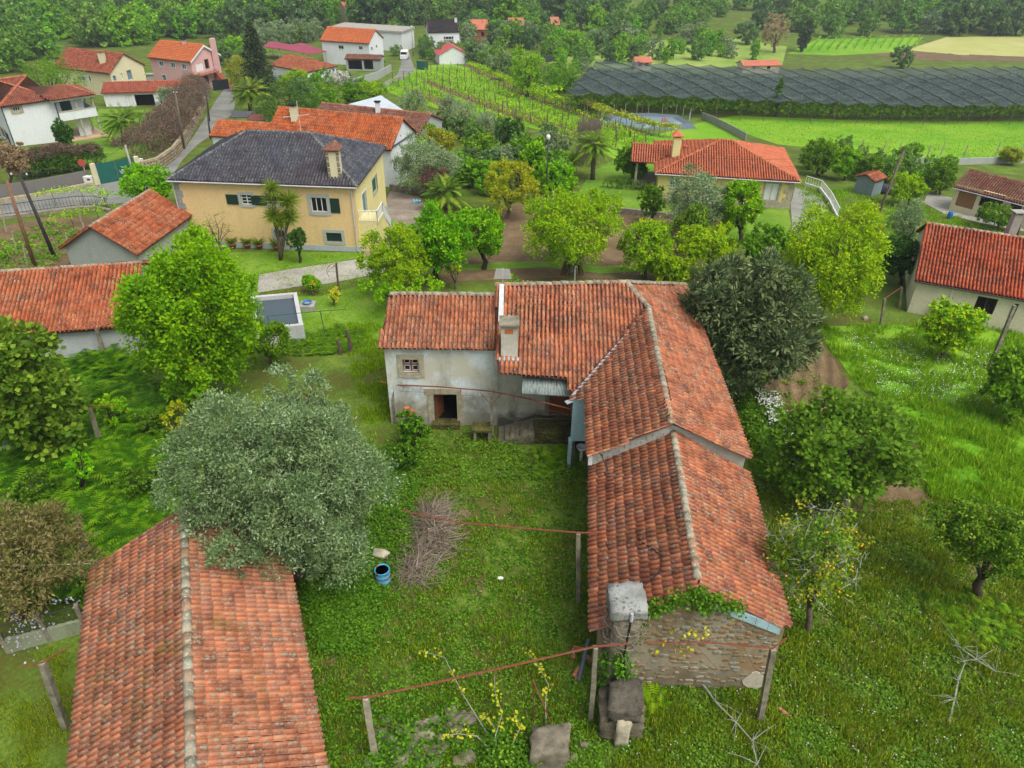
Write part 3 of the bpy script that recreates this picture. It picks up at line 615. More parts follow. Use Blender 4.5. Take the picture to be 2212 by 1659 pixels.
# ------------------------------------------------------------------ neighbouring buildings
def eaves(p1, p2, h):
    a, b = G(*p1, h), G(*p2, h); z = (a[2]+b[2])/2; return atz(*p1, z), atz(*p2, z)
M_tO = tile_mat('bright_orange_tile', [hx('bd6030'), hx('c96c38'), hx('ad5430'), hx('d07a44'), hx('b66040')], .35)
M_tS = tile_mat('weathered_orange_tile', [hx('b0603c'), hx('bd6b42'), hx('9a5038'), hx('c4764c'), hx('a66046')], .6, .0, hx('9a9a86'))
M_tD = tile_mat('dark_slate_tile', [hx('4a4c54'), hx('55575f'), hx('3f4148'), hx('5f6068')], .55, .0, hx('858b86'), hx('26272c'))
M_tHip = tile_mat('new_clay_tile', [hx('b9694a'), hx('c27250'), hx('b06242')], .05, 0, dark=hx('8a4a38'))
M_tBr = tile_mat('brown_tile', [hx('7d5142'), hx('8d5c49'), hx('6f4a3e'), hx('96674f')], .5)
M_tPk = tile_mat('orange_tile_far', [hx('c06a3c'), hx('b86038'), hx('c97848')], .1, 0, dark=hx('9a5638'))
M_capO = tile_mat('ridge_orange', [hx('b86a44'), hx('c07850'), hx('a8664a')], .4)
M_capD = tile_mat('ridge_dark', [hx('6a6c68'), hx('7d7f78'), hx('55565a')], .9)
M_yel = wall_mat('peach_plaster', hx('dcbe88'), .32, hx('b89c70'))
M_yel2 = wall_mat('yellow_plaster', hx('dace90'), .3, hx('ac9c64'))
M_whp = wall_mat('white_plaster', hx('d4d8d6'), .2, hx('98a09e'))
M_crm = wall_mat('cream_plaster', hx('d2c9a4'), .2, hx('9a9274'))
M_pnk = wall_mat('pink_plaster', hx('cfa6a0'), .15, hx('a08078'))
M_greyp = wall_mat('bare_render', hx('9fa39c'), .25, hx('6e706a'))
M_grey2 = wall_mat('low_wall_render', hx('b4b8b6'), .25, hx('7c7e74'))
M_green = plain('green_shutter', hx('1d3a30'), .6, .15, 6)
M_teal = plain('teal_sheet', hx('1f5a50'), .6, .15, 2)
M_bluep = plain('blue_shutter', hx('5d7f92'), .6, .1, 4)
M_gut = plain('grey_gutter', hx('b4b6b4'), .6, .08)
M_magm = plain('magenta_sheet', hx('8f3a4c'), .6, .15, .8)
M_redm = plain('red_sheet', hx('b0504c'), .6, .1, .8)
M_wood = plain('grey_wood', hx('6a6052'), .9, .25, 6)
M_brk = plain('red_brick', hx('a05c42'), .9, .25, 7)
WS = dict(sash=M_white)
def chimney(root, c, zb, h, wd, mat, cap, capm, hood=True):
    m = MB(); m.ob((c[0]-wd/2, c[1]-wd/2, zb), (wd, 0, 0), (0, wd*.8, 0), (0, 0, h)); ch = m.build('chimney', mat, root)
    m = MB(); m.ob((c[0]-wd*.7, c[1]-wd*.7, zb+h+.12), (wd*1.4, 0, 0), (0, wd*1.2, 0), (0, 0, .08))
    if hood: m.prism([(c[0]-wd*.75, c[1]-wd*.75, zb+h+.21), (c[0]+wd*.75, c[1]-wd*.75, zb+h+.21), (c[0]+wd*.05, c[1]-wd*.2, zb+h+.55), (c[0]-wd*.05, c[1]-wd*.2, zb+h+.55)], (0, wd*1.2, 0))
    m.build('chimney_cap', capm, ch); m = MB()
    for sx in (-1, 1):
        for sy in (-1, 1): m.box((c[0]+sx*wd*.38, c[1]-wd*.1+sy*wd*.3, zb+h+.06), (.1, .1, .12))
    m.build('cap_post', mat, ch); return ch
# ---- peach house with the dark hipped roof
e1, e2 = eaves((358, 385), (771, 400), 5.75); Yh = House('two_storey_house', 'peach two-storey house with dark tiled hip roof and green shutters', 'house', e1, e2, 5.75, 10.0, o=.35)
sh = M_green; W_ = Yh.W; fr = plain('grey_stone_trim', hx('a7a9a2'), .85, .12, 5.); ZB = Yh.z0
def puv(px, py, hs, k): O, e, i, _ = hs.face(k); return uv(px, py, O, e, i)
def phole(hs, k, x0, y0, x1, y1, **kw):
    O, e, i, _ = hs.face(k); b = uvbox(x0, y0, x1, y1, O, e, i); hs.ops[k].append((b, kw)); return b
phole(Yh, 'F', 521, 421, 545, 442, frame=fr, fw=.22, sash=M_white, bars=(1, 2), shut=(sh, .95, 'lr'))
phole(Yh, 'F', 575, 424, 598, 443, frame=fr, fw=.22, sash=M_white, bars=(1, 2), shut=(sh, .95, 'lr'))
phole(Yh, 'F', 672, 427, 706, 458, frame=fr, fw=.28, sash=M_white, bars=(2, 0), shut=(sh, .75, 'r'))
phole(Yh, 'F', 593, 497, 614, 514, frame=fr, fw=.2, leaf=sh)
phole(Yh, 'F', 705, 503, 738, 522, frame=fr, fw=.26, leaf=sh, sash=sh)
phole(Yh, 'R', 804, 381, 815, 418, leaf=M_teal, frame=fr, fw=.12); phole(Yh, 'R', 783, 412, 793, 466, leaf=M_bluep, frame=M_white, fw=.1, door=True)
Yh.walls({'F': M_yel, 'R': M_yel2, 'L': M_yel, 'B': M_yel2}, plinth=(plain('blue_grey_plinth', hx('a9b2b4'), .85, .1), .45)); Yh.done()
Yh.roof('hip', 2.35, M_under, Roof(Yh.root, M_tD, .25, .42, 300), M_capD, hipl=4.6, fascia=M_gut)
O, e, i, _ = Yh.face('F')
for k in range(10):
    m = MB(); wd = .55 if k % 2 else .38; m.ob(O-i*.03+A_([0, 0, .5+k*.52]), e*wd, i*.04, A_([0, 0, .5])); m.build('quoin', plain('quoin_stone', hx('8f9290'), .9, .2, 5.), Yh.root)
for u in (-.05, W_-.25):
    m = MB(); p = O+e*u-i*.12; m.tube([p+A_([0, 0, 5.55])-i*.25, p+A_([0, 0, 5.2]), p+A_([0, 0, .1])], .05, 6); m.build('downpipe', M_gut, Yh.root)
c = Yh.L(W_-1.6, .9, 0); chY = chimney(Yh.root, c, ZB+5.9, 2.1, .95, M_crm, .1, M_tBr)
m = MB()
for k in range(9):
    for sx in (-1, 1): m.ob((c[0]+sx*.4-.11, c[1]-.5, ZB+6.0+k*.22), (.22, 0, 0), (0, .05, 0), (0, 0, .14 if k % 2 else .2))
m.build('corner_stone', M_gran, chY)
# side stair with white railing
O, e, i, _ = Yh.face('R'); m = MB(); P = lambda u, w, t: O+e*u+A_([0, 0, w])-i*t
m.ob(P(.2, 2.45, 0), e*2.0, -i*1.6, A_([0, 0, .18])); m.ob(P(.2, 0, 0), e*2.0, -i*1.45, A_([0, 0, 2.45]))
for k in range(10): m.ob(P(2.2+.27*k, 0, .05), e*.27, -i*1.4, A_([0, 0, 2.35*(1-k/10.)]))
m.build('side_stair', M_yel2, Yh.root)
m = MB()
rl = [P(.2, 3.5, .1), P(.2, 3.5, 1.55), P(2.2, 3.5, 1.55), P(4.9, 1.1, 1.5)]; m.tube(rl, .04, 5); m.tube([q-A_([0, 0, .85]) for q in rl], .03, 5)
for a, b in zip(rl, rl[1:]):
    n = int(np.linalg.norm(b-a)/.16)
    for k in range(n+1): q = a+(b-a)*k/n; m.ob(q-A_([.02, .02, .9]), (.04, 0, 0), (0, .04, 0), (0, 0, .9))
m.build('stair_railing', M_white, Yh.root)
m = MB(); ac = atY(1, 1, 1)*0+Yh.L(W_*.63, 5.0, 5.75+2.3); m.tube([ac, ac+A_([0, 0, 2.6])], .03, 5); m.tube([ac+A_([-1.3, 0, 1.3]), ac+A_([.9, 0, 1.55])], .02, 4)
for k in range(8): m.tube([ac+A_([-1.2+.27*k, -.3, 1.31+.03*k]), ac+A_([-1.2+.27*k, .3, 1.31+.03*k])], .012, 4)
tv = m.solo('television_antenna', M_gut, 'thin rooftop antenna mast above the dark tiled hip roof', 'antenna')
# ---- white house with the bright orange roof, behind
e1, e2 = eaves((570, 293), (846, 321), 4.4); Oh = House('white_cottage', 'white house with bright orange gable roof right behind the dark hip roof', 'house', e1, e2, 4.4, 6.6, o=.3)
phole(Oh, 'R', 851, 350, 856, 362, leaf=M_dark, frame=M_gran, fw=.12); phole(Oh, 'R', 861, 343, 866, 356, leaf=M_dark, frame=M_gran, fw=.12)
Oh.walls(M_whp); Oh.gable('R', 2.2); Oh.gable('L', 2.2); Oh.done(); Oh.roof('gx', 2.2, M_under, Roof(Oh.root, M_tO, .24, .42, 0), M_capO)
c = Oh.L(2.4, 2.0, 0); chimney(Oh.root, c, Oh.z0+5.4, 1.8, .7, M_crm, .1, M_dark, False)
O, e, i, W2 = Oh.face('R'); m = MB(); m.prism([O+A_([0, 0, 4.25])-i*.05, O+e*W2+A_([0, 0, 4.25])-i*.05, O+e*W2+A_([0, 0, 4.42])-i*.05, O+A_([0, 0, 4.42])-i*.05], -i*.06); m.build('trim_band', plain('slate_trim', hx('4d555c'), .8, .1), Oh.root)
e1, e2 = eaves((452, 292), (578, 302), 2.6); Ow = House('orange_roof_annex', 'low annex with bright orange roof between the street and the dark hip roof', 'shed', e1, e2, 2.6, 4.5, o=.2)
Ow.walls(M_whp); Ow.gable('R', 1.2); Ow.gable('L', 1.2); Ow.done(); Ow.roof('gx', 1.2, M_under, Roof(Ow.root, M_tO, .24, .42, 0), M_capO)
# ---- brown-roofed store and metal carport
e1, e2 = eaves((665, 262), (905, 289), 2.6); Br = House('brown_roof_store', 'low store with mottled brown tile roof behind the orange roof', 'shed', e1, e2, 2.6, 7.5, o=.2)
Br.walls(M_greyp); Br.gable('R', 1.5); Br.gable('L', 1.5); Br.done(); Br.roof('gx', 1.5, M_under, Roof(Br.root, M_tBr, .27, .45, 0), M_capO)
c = Br.L(Br.W*.55, 3.0, 0); chimney(Br.root, c, Br.z0+3.6, 1.5, .6, M_whp, .1, M_dark, False)
def canopy(name, label, cat, pix, h, mat, posts=True, th=.1, drop=(0, 0, 0, 0), group=None, pm=None):
    pts = [G(*q, h) for q in pix]; zz = np.mean([p[2] for p in pts]); pts = [atz(*q, zz+d) for q, d in zip(pix, drop)]
    c = np.mean(pts, 0); zg = float(T(c[0], c[1])); r = thing(name, label, cat, (c[0], c[1], zg), group); m = MB(); m.prism(pts, A_([0, 0, -th])); m.build('roof_sheet', mat, r)
    if posts:
        for p in pts:
            q = p+(c-p)*.06; m = MB(); m.ob((q[0]-.06, q[1]-.06, float(T(q[0], q[1]))-.3), (.12, 0, 0), (0, .12, 0), (0, 0, q[2]-float(T(q[0], q[1]))+.25)); m.build('post', pm or M_conc, r)
    return r
canopy('carport', 'flat carport roofed in pale metal sheets beside the grey olive trees', 'carport', [(739, 228.5), (846, 245), (871, 237.5), (823, 206)], 3.2, plain('pale_metal_sheet', hx('b4bcc2'), .5, .12, .5), drop=(0, -.3, -.3, 0))
canopy('garden_lean_to', 'dark flat lean-to roof beside the narrow street', 'shed', [(497, 253), (535, 253), (549, 240), (505, 239)], 2.3, plain('dark_felt', hx('4c4e50'), .9, .1)); canopy('rust_lean_to', 'rust-red flat lean-to roof under the dark shrub tree', 'shed', [(533, 258), (573, 260), (573, 249), (543, 247)], 2.1, plain('rust_sheet', hx('7a4238'), .8, .2))
# ---- left sheds
e1, e2 = eaves((294.8, 546), (414, 460.6), 2.5); S1 = House('gable_shed', 'small grey-walled gable shed with orange tiles in front of the peach house', 'shed', e1, e2, 2.5, 5.6, o=.3)
S1.walls(M_greyp); S1.gable('L', 1.75); S1.gable('R', 1.75); S1.done(); S1.roof('gx', 1.75, M_under, Roof(S1.root, M_tS, .23, .42, 300), M_cap, og=.3)
e1, e2 = eaves((6.7, 722.5), (290, 701), 2.4); d_ = (e1-e2)/np.linalg.norm(e1-e2); e1 = e1+d_*9; S2 = House('long_shed', 'long low shed with weathered orange roof and white wall above the ferns', 'shed', e1, e2, 2.4, 8.4, o=.3)
S2.walls(M_grey2); S2.gable('R', 1.8); S2.gable('L', 1.8); S2.done(); S2.roof('gx', 1.8, M_under, Roof(S2.root, M_tS, .23, .42, 300), M_cap)
# ---- white house by the road, left edge
zW = float(G(118, 305)[2]); C0 = G(33, 317); ang = math.radians(44); ew = A_([math.cos(ang), math.sin(ang), 0]); nw = A_([-math.sin(ang), math.cos(ang), 0]); e1 = A_([*(C0-ew*.35-nw*.35)[:2], zW+5.5]); e2 = e1+ew*6.9
Wh = House('balcony_house', 'white two-storey house with corner balcony on stone posts and clay hip roof', 'house', e1, e2, 5.5, 10, o=.35)
phole(Wh, 'F', 28, 198+33, 43, 240, frame=M_granL, fw=.35, sash=M_white, bars=(2, 0)); phole(Wh, 'L', 2, 282, 14, 298, frame=M_granL, fw=.3, sash=M_white, bars=(1, 0), shut=(M_green, .6, 'lr'))
Wh.walls(M_whp); Wh.done(); Rw = Roof(Wh.root, tile_mat('red_clay_tile', [hx('9a5440'), hx('a86048'), hx('8a4a3c'), hx('b06a50')], .4), .25, .42, 0); Wh.roof('hip', 2.1, M_under, Rw, M_capO)
P = lambda u, v, w: Wh.L(u, v, w); w0 = Wh.W
m = MB(); m.ob(P(w0, -.9, 2.7), ew*4.4, nw*5.5, A_([0, 0, .2])); m.build('balcony_floor', M_whp, Wh.root)
m = MB(); m.ob(P(w0-.2, -.9, 2.9), ew*4.6, nw*.14, A_([0, 0, .9])); m.ob(P(w0+4.3, -.75, 2.9), ew*.12, nw*5.2, A_([0, 0, .9])); m.build('balcony_parapet', M_whp, Wh.root)
m = MB(); m.ob(P(w0-.2, -.95, 3.8), ew*4.65, nw*.22, A_([0, 0, .08])); m.build('parapet_coping', M_granL, Wh.root)
for (u, v) in ((w0+4.2, -.75), (w0+2.1, -.75), (w0+4.2, 2.6)):
    m = MB(); q = P(u, v, -.2); m.ob(q, ew*.2, nw*.2, A_([0, 0, 5.6])); m.build('stone_post', M_granL, Wh.root)
m = MB(); m.ob(P(w0-.6, -1.0, 5.15), ew*5.1, nw*6.2, A_([0, 0, .25])); m.build('balcony_beam', M_whp, Wh.root)
pr = [P(w0-.8, -1.3, 5.42), P(w0+4.8, -1.3, 5.42), P(w0+4.8, 5.4, 5.42), P(w0-2.2, 5.4, 6.5), P(w0-2.2, 2.2, 6.9)]; R2 = Roof(Wh.root, Rw.mat, .25, .42, 0); um = MB(); um.poly([pr[0], pr[1], P(w0+2.5, 2.0, 6.4), P(w0-2, 2.2, 6.8)]); um.poly([pr[1], pr[2], P(w0+2.5, 2.0, 6.4)]); um.build('balcony_roof', M_under, Wh.root)
tiles_on(R2, [pr[0], pr[1], P(w0+2.5, 2.0, 6.4), P(w0-2, 2.2, 6.42)]); tiles_on(R2, [pr[1], pr[2], P(w0+2.5, 2.0, 6.4)]); R2.finish(); ridge_caps(Wh.root, pr[1]+up, P(w0+2.5, 2.0, 6.46), M_capO)
m = MB(); m.ob(P(w0+.6, .5, 2.9), ew*1.3, nw*.08, A_([0, 0, 2.2])); m.build('balcony_door', M_green, Wh.root)
m = MB(); m.ob(P(w0+1.9, .5, -.2), ew*1.5, nw*.2, A_([0, 0, 5.3])); m.ob(P(w0, .58, -.2), ew*.6, nw*.2, A_([0, 0, 5.3])); m.build('recess_wall', M_whp, Wh.root)
m = MB(); m.ob(P(w0, -1.1, -.1), ew*4.9, nw*6, A_([0, 0, .22])); m.build('terrace_floor', plain('terrace_tile', hx('b49a7c'), .8, .1), Wh.root)
for u in (.0, w0-.1):
    m = MB(); m.tube([P(u, -.08, 5.3), P(u, -.08, .1)], .06, 6); m.build('downpipe', plain('dark_pipe', hx('2c3a40'), .7, .1), Wh.root)
# ---- cream house, open garage, pink house
e1, e2 = eaves((113, 143), (236, 157), 4.4); Cr = House('cream_house', 'cream house with red-brown gable roof and tall rooftop chimney', 'house', e1, e2, 4.4, 8, o=.35)
phole(Cr, 'F', 176, 165, 184, 174, leaf=M_bluep, frame=M_white, fw=.1); phole(Cr, 'F', 192, 165, 196, 175, leaf=M_dark, frame=M_white, fw=.15)
phole(Cr, 'R', 244, 163, 251, 175, leaf=M_bluep, frame=M_crm, fw=.1); phole(Cr, 'R', 276, 152, 284, 172, leaf=M_bluep, frame=M_gran, fw=.1, door=True); phole(Cr, 'R', 261, 157, 265, 173, leaf=M_white, frame=M_crm, fw=.1, door=True)
Cr.walls(M_crm, sink=3); Cr.gable('R', 2.5); Cr.gable('L', 2.5); Cr.done(); Cr.roof('gx', 2.5, M_under, Roof(Cr.root, tile_mat('red_brown_tile', [hx('a25a42'), hx('95503c'), hx('ae664a')], .15), .28, .45, 0), None)
c = Cr.L(Cr.W*.78, 1.9, 0); chimney(Cr.root, c, Cr.z0+5.0, 2.3, 1.0, M_crm, .1, M_brk, False)
e1, e2 = eaves((216, 200.6), (420, 195), 2.4); Ga = House('open_garage', 'long low garage with brick-red roof, white door and dark open bay', 'garage', e1, e2, 2.4, 5.4, o=.3)
phole(Ga, 'F', 228, 205, 270, 229, leaf=M_white, depth_=.05, name='garage_door'); phole(Ga, 'F', 272, 205, 287, 229, leaf=M_white, name='door', sash=M_gut); phole(Ga, 'F', 292, 204, 334, 230, leaf=M_dark, depth_=1.2, name='open_bay')
Ga.walls(M_whp, sink=1); Ga.gable('R', 1.0); Ga.gable('L', 1.0); Ga.done(); Ga.roof('gx', 1.0, plain('brick_red_sheet', hx('9a5340'), .9, .12, .6), Roof(Ga.root, tile_mat('flat_red_tile', [hx('a0563f'), hx('98503c'), hx('a85e46')], .1), .3, .45, 0), M_capO)
c = Ga.L(Ga.W*.5, 3.6, 0); chimney(Ga.root, c, Ga.z0+3.0, 1.3, .9, M_conc, .1, M_conc, False)
e1, e2 = eaves((316, 121.6), (411, 132), 5.5); Pk = House('pink_house', 'pink two-storey house with orange gable roof and brick stair', 'house', e1, e2, 5.5, 7.8, o=.35)
for (x0, x1, y0, y1) in ((344, 353, 133, 143), (369, 378, 136, 146), (393, 402, 139, 149)): phole(Pk, 'F', x0, y0, x1, y1, frame=M_white, fw=.1, sash=M_white, bars=(1, 0), leaf=plain('green_pane', hx('4f6f68'), .3, .1))
phole(Pk, 'F', 351, 162, 359, 174, leaf=M_bluep, frame=M_white, fw=.1)
phole(Pk, 'R', 443, 128, 451, 150, leaf=M_dark, frame=M_brown, fw=.08, door=True); phole(Pk, 'R', 462, 130, 467, 141, leaf=M_bluep, frame=M_white, fw=.15); phole(Pk, 'R', 423, 136, 440, 155, leaf=M_white, depth_=.05); phole(Pk, 'R', 425, 165, 452, 184, leaf=M_dark, depth_=.8, name='porch_opening')
Pk.walls(M_pnk, sink=2); Pk.gable('R', 2.3); Pk.gable('L', 2.3); Pk.done(); Pk.roof('gx', 2.3, M_under, Roof(Pk.root, M_tPk, .28, .45, 0), None)
c = Pk.L(Pk.W*.6, 3.6, 0); chimney(Pk.root, c, Pk.z0+7.3, 1.0, .7, M_pnk, .1, M_dark, False); c = Pk.L(Pk.W+.5, 6.3, 0); m = MB(); m.ob((c[0]-.4, c[1]-.4, Pk.z0-1), (.9, 0, 0), (0, .8, 0), (0, 0, 9.6)); m.build('chimney_stack', M_pnk, Pk.root)
O, e, i, W2 = Pk.face('R'); m = MB(); m.prism([O+A_([0, 0, 5.35])-i*.32-e*.3, O+e*W2/2+A_([0, 0, 7.75])-i*.32, O+e*(W2+.3)+A_([0, 0, 5.35])-i*.32, O+e*(W2+.3)+A_([0, 0, 5.05])-i*.32, O+e*W2/2+A_([0, 0, 7.4])-i*.32, O+A_([0, 0, 5.05])-i*.32-e*.3], -i*.06); m.build('white_verge', M_white, Pk.root)
m = MB(); m.ob(O+e*.1+A_([0, 0, 2.7]), e*5.0, -i*1.5, A_([0, 0, .15])); m.build('balcony_floor', M_brk, Pk.root); m = MB()
for k in range(18): m.ob(O+e*(.2+.28*k)+A_([0, 0, 2.85])-i*1.45, e*.03, -i*.03, A_([0, 0, .9]))
m.ob(O+e*.1+A_([0, 0, 3.72])-i*1.42, e*5.0, -i*.06, A_([0, 0, .05])); m.build('balcony_railing', M_gut, Pk.root)
for k in range(10):
    m = MB(); m.ob(O+e*5.2+A_([0, 0, -.6])-i*(.3+.32*k), e*1.3, -i*.32, A_([0, 0, 3.4*(1-k/10.)+.2])); m.build('stair_step', M_brk, Pk.root)
# ---- up the street
e1, e2 = eaves((662.7, 155.7), (728.8, 142.3), 2.6); Lw = House('white_hip_cottage', 'small white cottage with rusty orange hip roof and blue window shutters', 'house', e1, e2, 2.6, 11.5, o=.25)
phole(Lw, 'F', 682, 150, 688, 176, leaf=M_redwood, frame=M_whp, fw=.05, door=True); phole(Lw, 'F', 703, 152, 709, 162, leaf=M_bluep, frame=M_white, fw=.06); phole(Lw, 'F', 718, 148, 723, 158, leaf=M_bluep, frame=M_white, fw=.06)
Lw.walls(M_whp, sink=2, plinth=(plain('light_blue_plinth', hx('9db8c0'), .85, .1), .6)); Lw.done()
def hipy(hs, rise, mat, hl):
    o, W, D, h = hs.o, hs.W, hs.D, hs.h; P = hs.L; k = rise/(W/2); e = h-k*o; A, Bq, C, E = P(-o, -o, e), P(W+o, -o, e), P(W+o, D+o, e), P(-o, D+o, e); R1, R2 = P(W/2, hl, h+rise), P(W/2, D-hl*.1, h+rise)
    m = MB(); ps = [[A, Bq, R1], [Bq, C, R2, R1], [C, E, R2], [E, A, R1, R2]]; t = Roof(hs.root, mat, .28, .45, 0)
    for p in ps: slab(m, p, .1); tiles_on(t, p)
    m.build('roof', M_under, hs.root); t.finish()
hipy(Lw, 1.6, tile_mat('rusty_tile', [hx('a35a3c'), hx('b06a45'), hx('985038'), hx('bb7048')], .3), 4.0)
canopy('magenta_shed', 'open farm shed with magenta metal roof beyond the tall conifer', 'shed', [(600, 104), (668, 117), (706, 111), (650, 92), (578, 90)], 3.6, M_magm); 
canopy('magenta_annex', 'lower magenta roofed lean-to joined to the farm shed', 'shed', [(566, 100), (602, 106), (640, 98), (585, 89)], 3.2, M_magm)
e1, e2 = eaves((690, 86), (797.5, 93), 5.5); Ts = House('white_street_house', 'white two-storey house with orange roof beside the upper street', 'house', e1, e2, 5.5, 8.4, o=.35)
for (x0, x1, y0, y1) in ((731, 742, 98, 106), (785-10, 783, 100, 107)): phole(Ts, 'F', x0, y0, x1, y1, leaf=glass(), sash=M_white, frame=M_white, fw=.1)
phole(Ts, 'R', 801, 101, 805, 108, leaf=M_bluep, frame=M_white, fw=.08); phole(Ts, 'R', 812, 97, 815, 103, leaf=M_dark)
Ts.walls(M_whp, sink=3); Ts.gable('R', 2.4); Ts.gable('L', 2.4); Ts.done(); Ts.roof('gx', 2.4, M_under, Roof(Ts.root, M_tPk, .3, .48, 0), None)
e1, e2 = eaves((744, 127), (822, 129), 2.6); Po = House('porch_shed', 'open brick porch shed with clay roof below the white street house', 'shed', e1, e2, 2.6, 4, o=.2); phole(Po, 'F', 752, 130, 782, 150, leaf=M_dark, depth_=1.5, name='open_bay'); phole(Po, 'F', 786, 130, 806, 150, leaf=M_dark, depth_=1.5, name='open_bay'); Po.walls(M_greyp, sink=1.5); Po.done(); Po.roof('gx', .6, M_under, Roof(Po.root, M_tBr, .3, .48, 0), None)
e1, e2 = eaves((712, 62), (868, 72), 5); Fl = House('flat_roof_block', 'pale flat-roofed block behind the white street house', 'building', e1, e2, 5, 9, o=.2); Fl.walls(M_whp, sink=2); Fl.done(); m = MB(); m.prism([Fl.L(-.3, -.3, 5), Fl.L(Fl.W+.3, -.3, 5), Fl.L(Fl.W+.3, 9.3, 5), Fl.L(-.3, 9.3, 5)], A_([0, 0, .5])); m.build('flat_roof', M_conc, Fl.root)
e1, e2 = eaves((923.5, 69.5), (994, 68.3), 5.5); Bk = House('black_roof_house', 'white two-storey house with black gable roof and railed balcony', 'house', e1, e2, 5.5, 9, o=.25)
phole(Bk, 'F', 963, 79, 975, 93, leaf=glass(), sash=M_white, bars=(1, 1), frame=M_white, fw=.05, shut=(plain('blue_wood', hx('22384c'), .6, .1), .5, 'lr'))
Bk.walls(M_whp, sink=3); Bk.gable('R', 2.6); Bk.gable('L', 2.6); Bk.done(); Bk.roof('gx', 2.6, M_under, Roof(Bk.root, tile_mat('black_tile', [hx('2e3033'), hx('383a3d'), hx('26282b')], .1, 0, dark=hx('1c1d1f')), .3, .48, 0), None)
c = Bk.L(Bk.W-.5, 3.5, 0); chimney(Bk.root, c, Bk.z0+7.2, 1.5, .7, M_whp, .1, M_dark, False); O, e, i, W2 = Bk.face('F'); m = MB(); m.ob(O+e*(W2*.45)+A_([0, 0, 2.6]), e*W2*.55, -i*1.1, A_([0, 0, .15]))
for k in range(14): m.ob(O+e*(W2*.46+k*.37)+A_([0, 0, 2.75])-i*1.05, e*.1, -i*.06, A_([0, 0, .85]))
m.ob(O+e*(W2*.45)+A_([0, 0, 3.6])-i*1.0, e*W2*.55, -i*.14, A_([0, 0, .08])); m.build('balcony', M_white, Bk.root)
e1, e2 = eaves((946, 118.8), (1013, 116.5), 2.4); Rs = House('red_roof_shed', 'small whitewashed shed with red metal gable roof by the green gate', 'shed', e1, e2, 2.4, 6.5, o=.4); Rs.walls(M_whp, sink=1.5); Rs.gable('F', 1.9); Rs.gable('B', 1.9); Rs.done(); Rs.roof('gy', 1.9, M_redm, None, None)
# ---- hipped bungalow on the right
e1, e2 = eaves((1415, 371.3), (1730.6, 390), 3.0); Hp = House('hip_bungalow', 'yellow bungalow with fresh terracotta hip roof and granite quoins', 'house', e1, e2, 3.0, 10.7, o=.45)
phole(Hp, 'F', 1447, 383, 1470, 405, leaf=glass(), sash=M_white, bars=(3, 3), frame=M_white, fw=.08); phole(Hp, 'F', 1651, 396, 1682, 433, leaf=M_white, sash=M_gut, bars=(1, 0), frame=M_granL, fw=.18, name='shuttered_door')
Hp.walls(wall_mat('lemon_plaster', hx('d4c47a'), .12, hx('a09050')), plinth=(M_granL, .5)); Hp.done(); Hp.roof('hip', 2.0, M_under, Roof(Hp.root, M_tHip, .26, .4, 300), M_capO, hipl=6.3, fascia=M_gut)
for k in range(6):
    m = MB(); O, e, i, W2 = Hp.face('F'); wd = .9 if k % 2 else .55; m.ob(O+e*(W2-wd)-i*.03+A_([0, 0, .05+k*.46]), e*wd, i*.04, A_([0, 0, .44])); m.build('quoin', M_granL, Hp.root)
m = MB(); m.ob(Hp.L(-2.6, 3.2, 0), Hp.ex*2.6, Hp.ey*5, A_([0, 0, .3])); m.build('porch_floor', M_granL, Hp.root)
for v in (3.4, 8.0): m = MB(); m.ob(Hp.L(-2.4, v, .3), Hp.ex*.25, Hp.ey*.25, A_([0, 0, 2.7])); m.build('porch_post', M_granL, Hp.root)
pp = [Hp.L(-3.0, 2.8, 2.85), Hp.L(-.5, 2.8, 2.85), Hp.L(3.2, 5.6, 4.1), Hp.L(-3.0, 5.6, 4.1)]; um = MB(); um.poly(pp); um.poly([pp[3], pp[2], Hp.L(-.5, 8.4, 2.85), Hp.L(-3.0, 8.4, 2.85)]); um.build('porch_roof', M_under, Hp.root); R3 = Roof(Hp.root, M_tHip, .26, .4, 0); tiles_on(R3, pp); tiles_on(R3, [Hp.L(-.5, 8.4, 2.85), Hp.L(-3.0, 8.4, 2.85), pp[3], pp[2]]); R3.finish()
c = Hp.L(1.6, 3.4, 0); ch = chimney(Hp.root, c, Hp.z0+3.6, 2.0, .8, M_yel2, .1, M_tHip)
# ---- cottage at the right edge
e1, e2 = eaves((1976.7, 602), (2212, 644), 2.7); d_ = (e2-e1)/np.linalg.norm(e2-e1); e2 = e2+d_*6; Ct = House('cream_cottage', 'cream cottage with orange tile roof, dark window and wall air conditioner', 'house', e1, e2, 2.7, 9.4, o=.25)
bW = phole(Ct, 'F', 2105, 642, 2152, 678, leaf=M_dark, sash=plain('brown_sash', hx('4a3a30'), .7, .1), bars=(1, 0)); phole(Ct, 'F', 2184, 655, 2194, 694, leaf=glass(), sash=M_dark, bars=(0, 0))
Ct.walls(wall_mat('cream_render', hx('cfc9ac'), .25, hx('948c70'))); Ct.gable('R', 2.3); Ct.gable('L', 2.3); Ct.done(); Ct.roof('gx', 2.3, M_under, Roof(Ct.root, tile_mat('orange_tile_cottage', [hx('b8593a'), hx('c4643f'), hx('a84e36'), hx('b5603f')], .35), .22, .4, 300), M_cap, fascia=M_iron)
a_ = uvbox(2017, 649, 2039, 671, *Ct.face('F')[:3]); O, e, i, _ = Ct.face('F'); ac = thing('air_conditioner', 'white outdoor air conditioner fixed to the cream cottage wall', 'air conditioner', O+e*(a_[0]+.4)+A_([0, 0, a_[2]]))
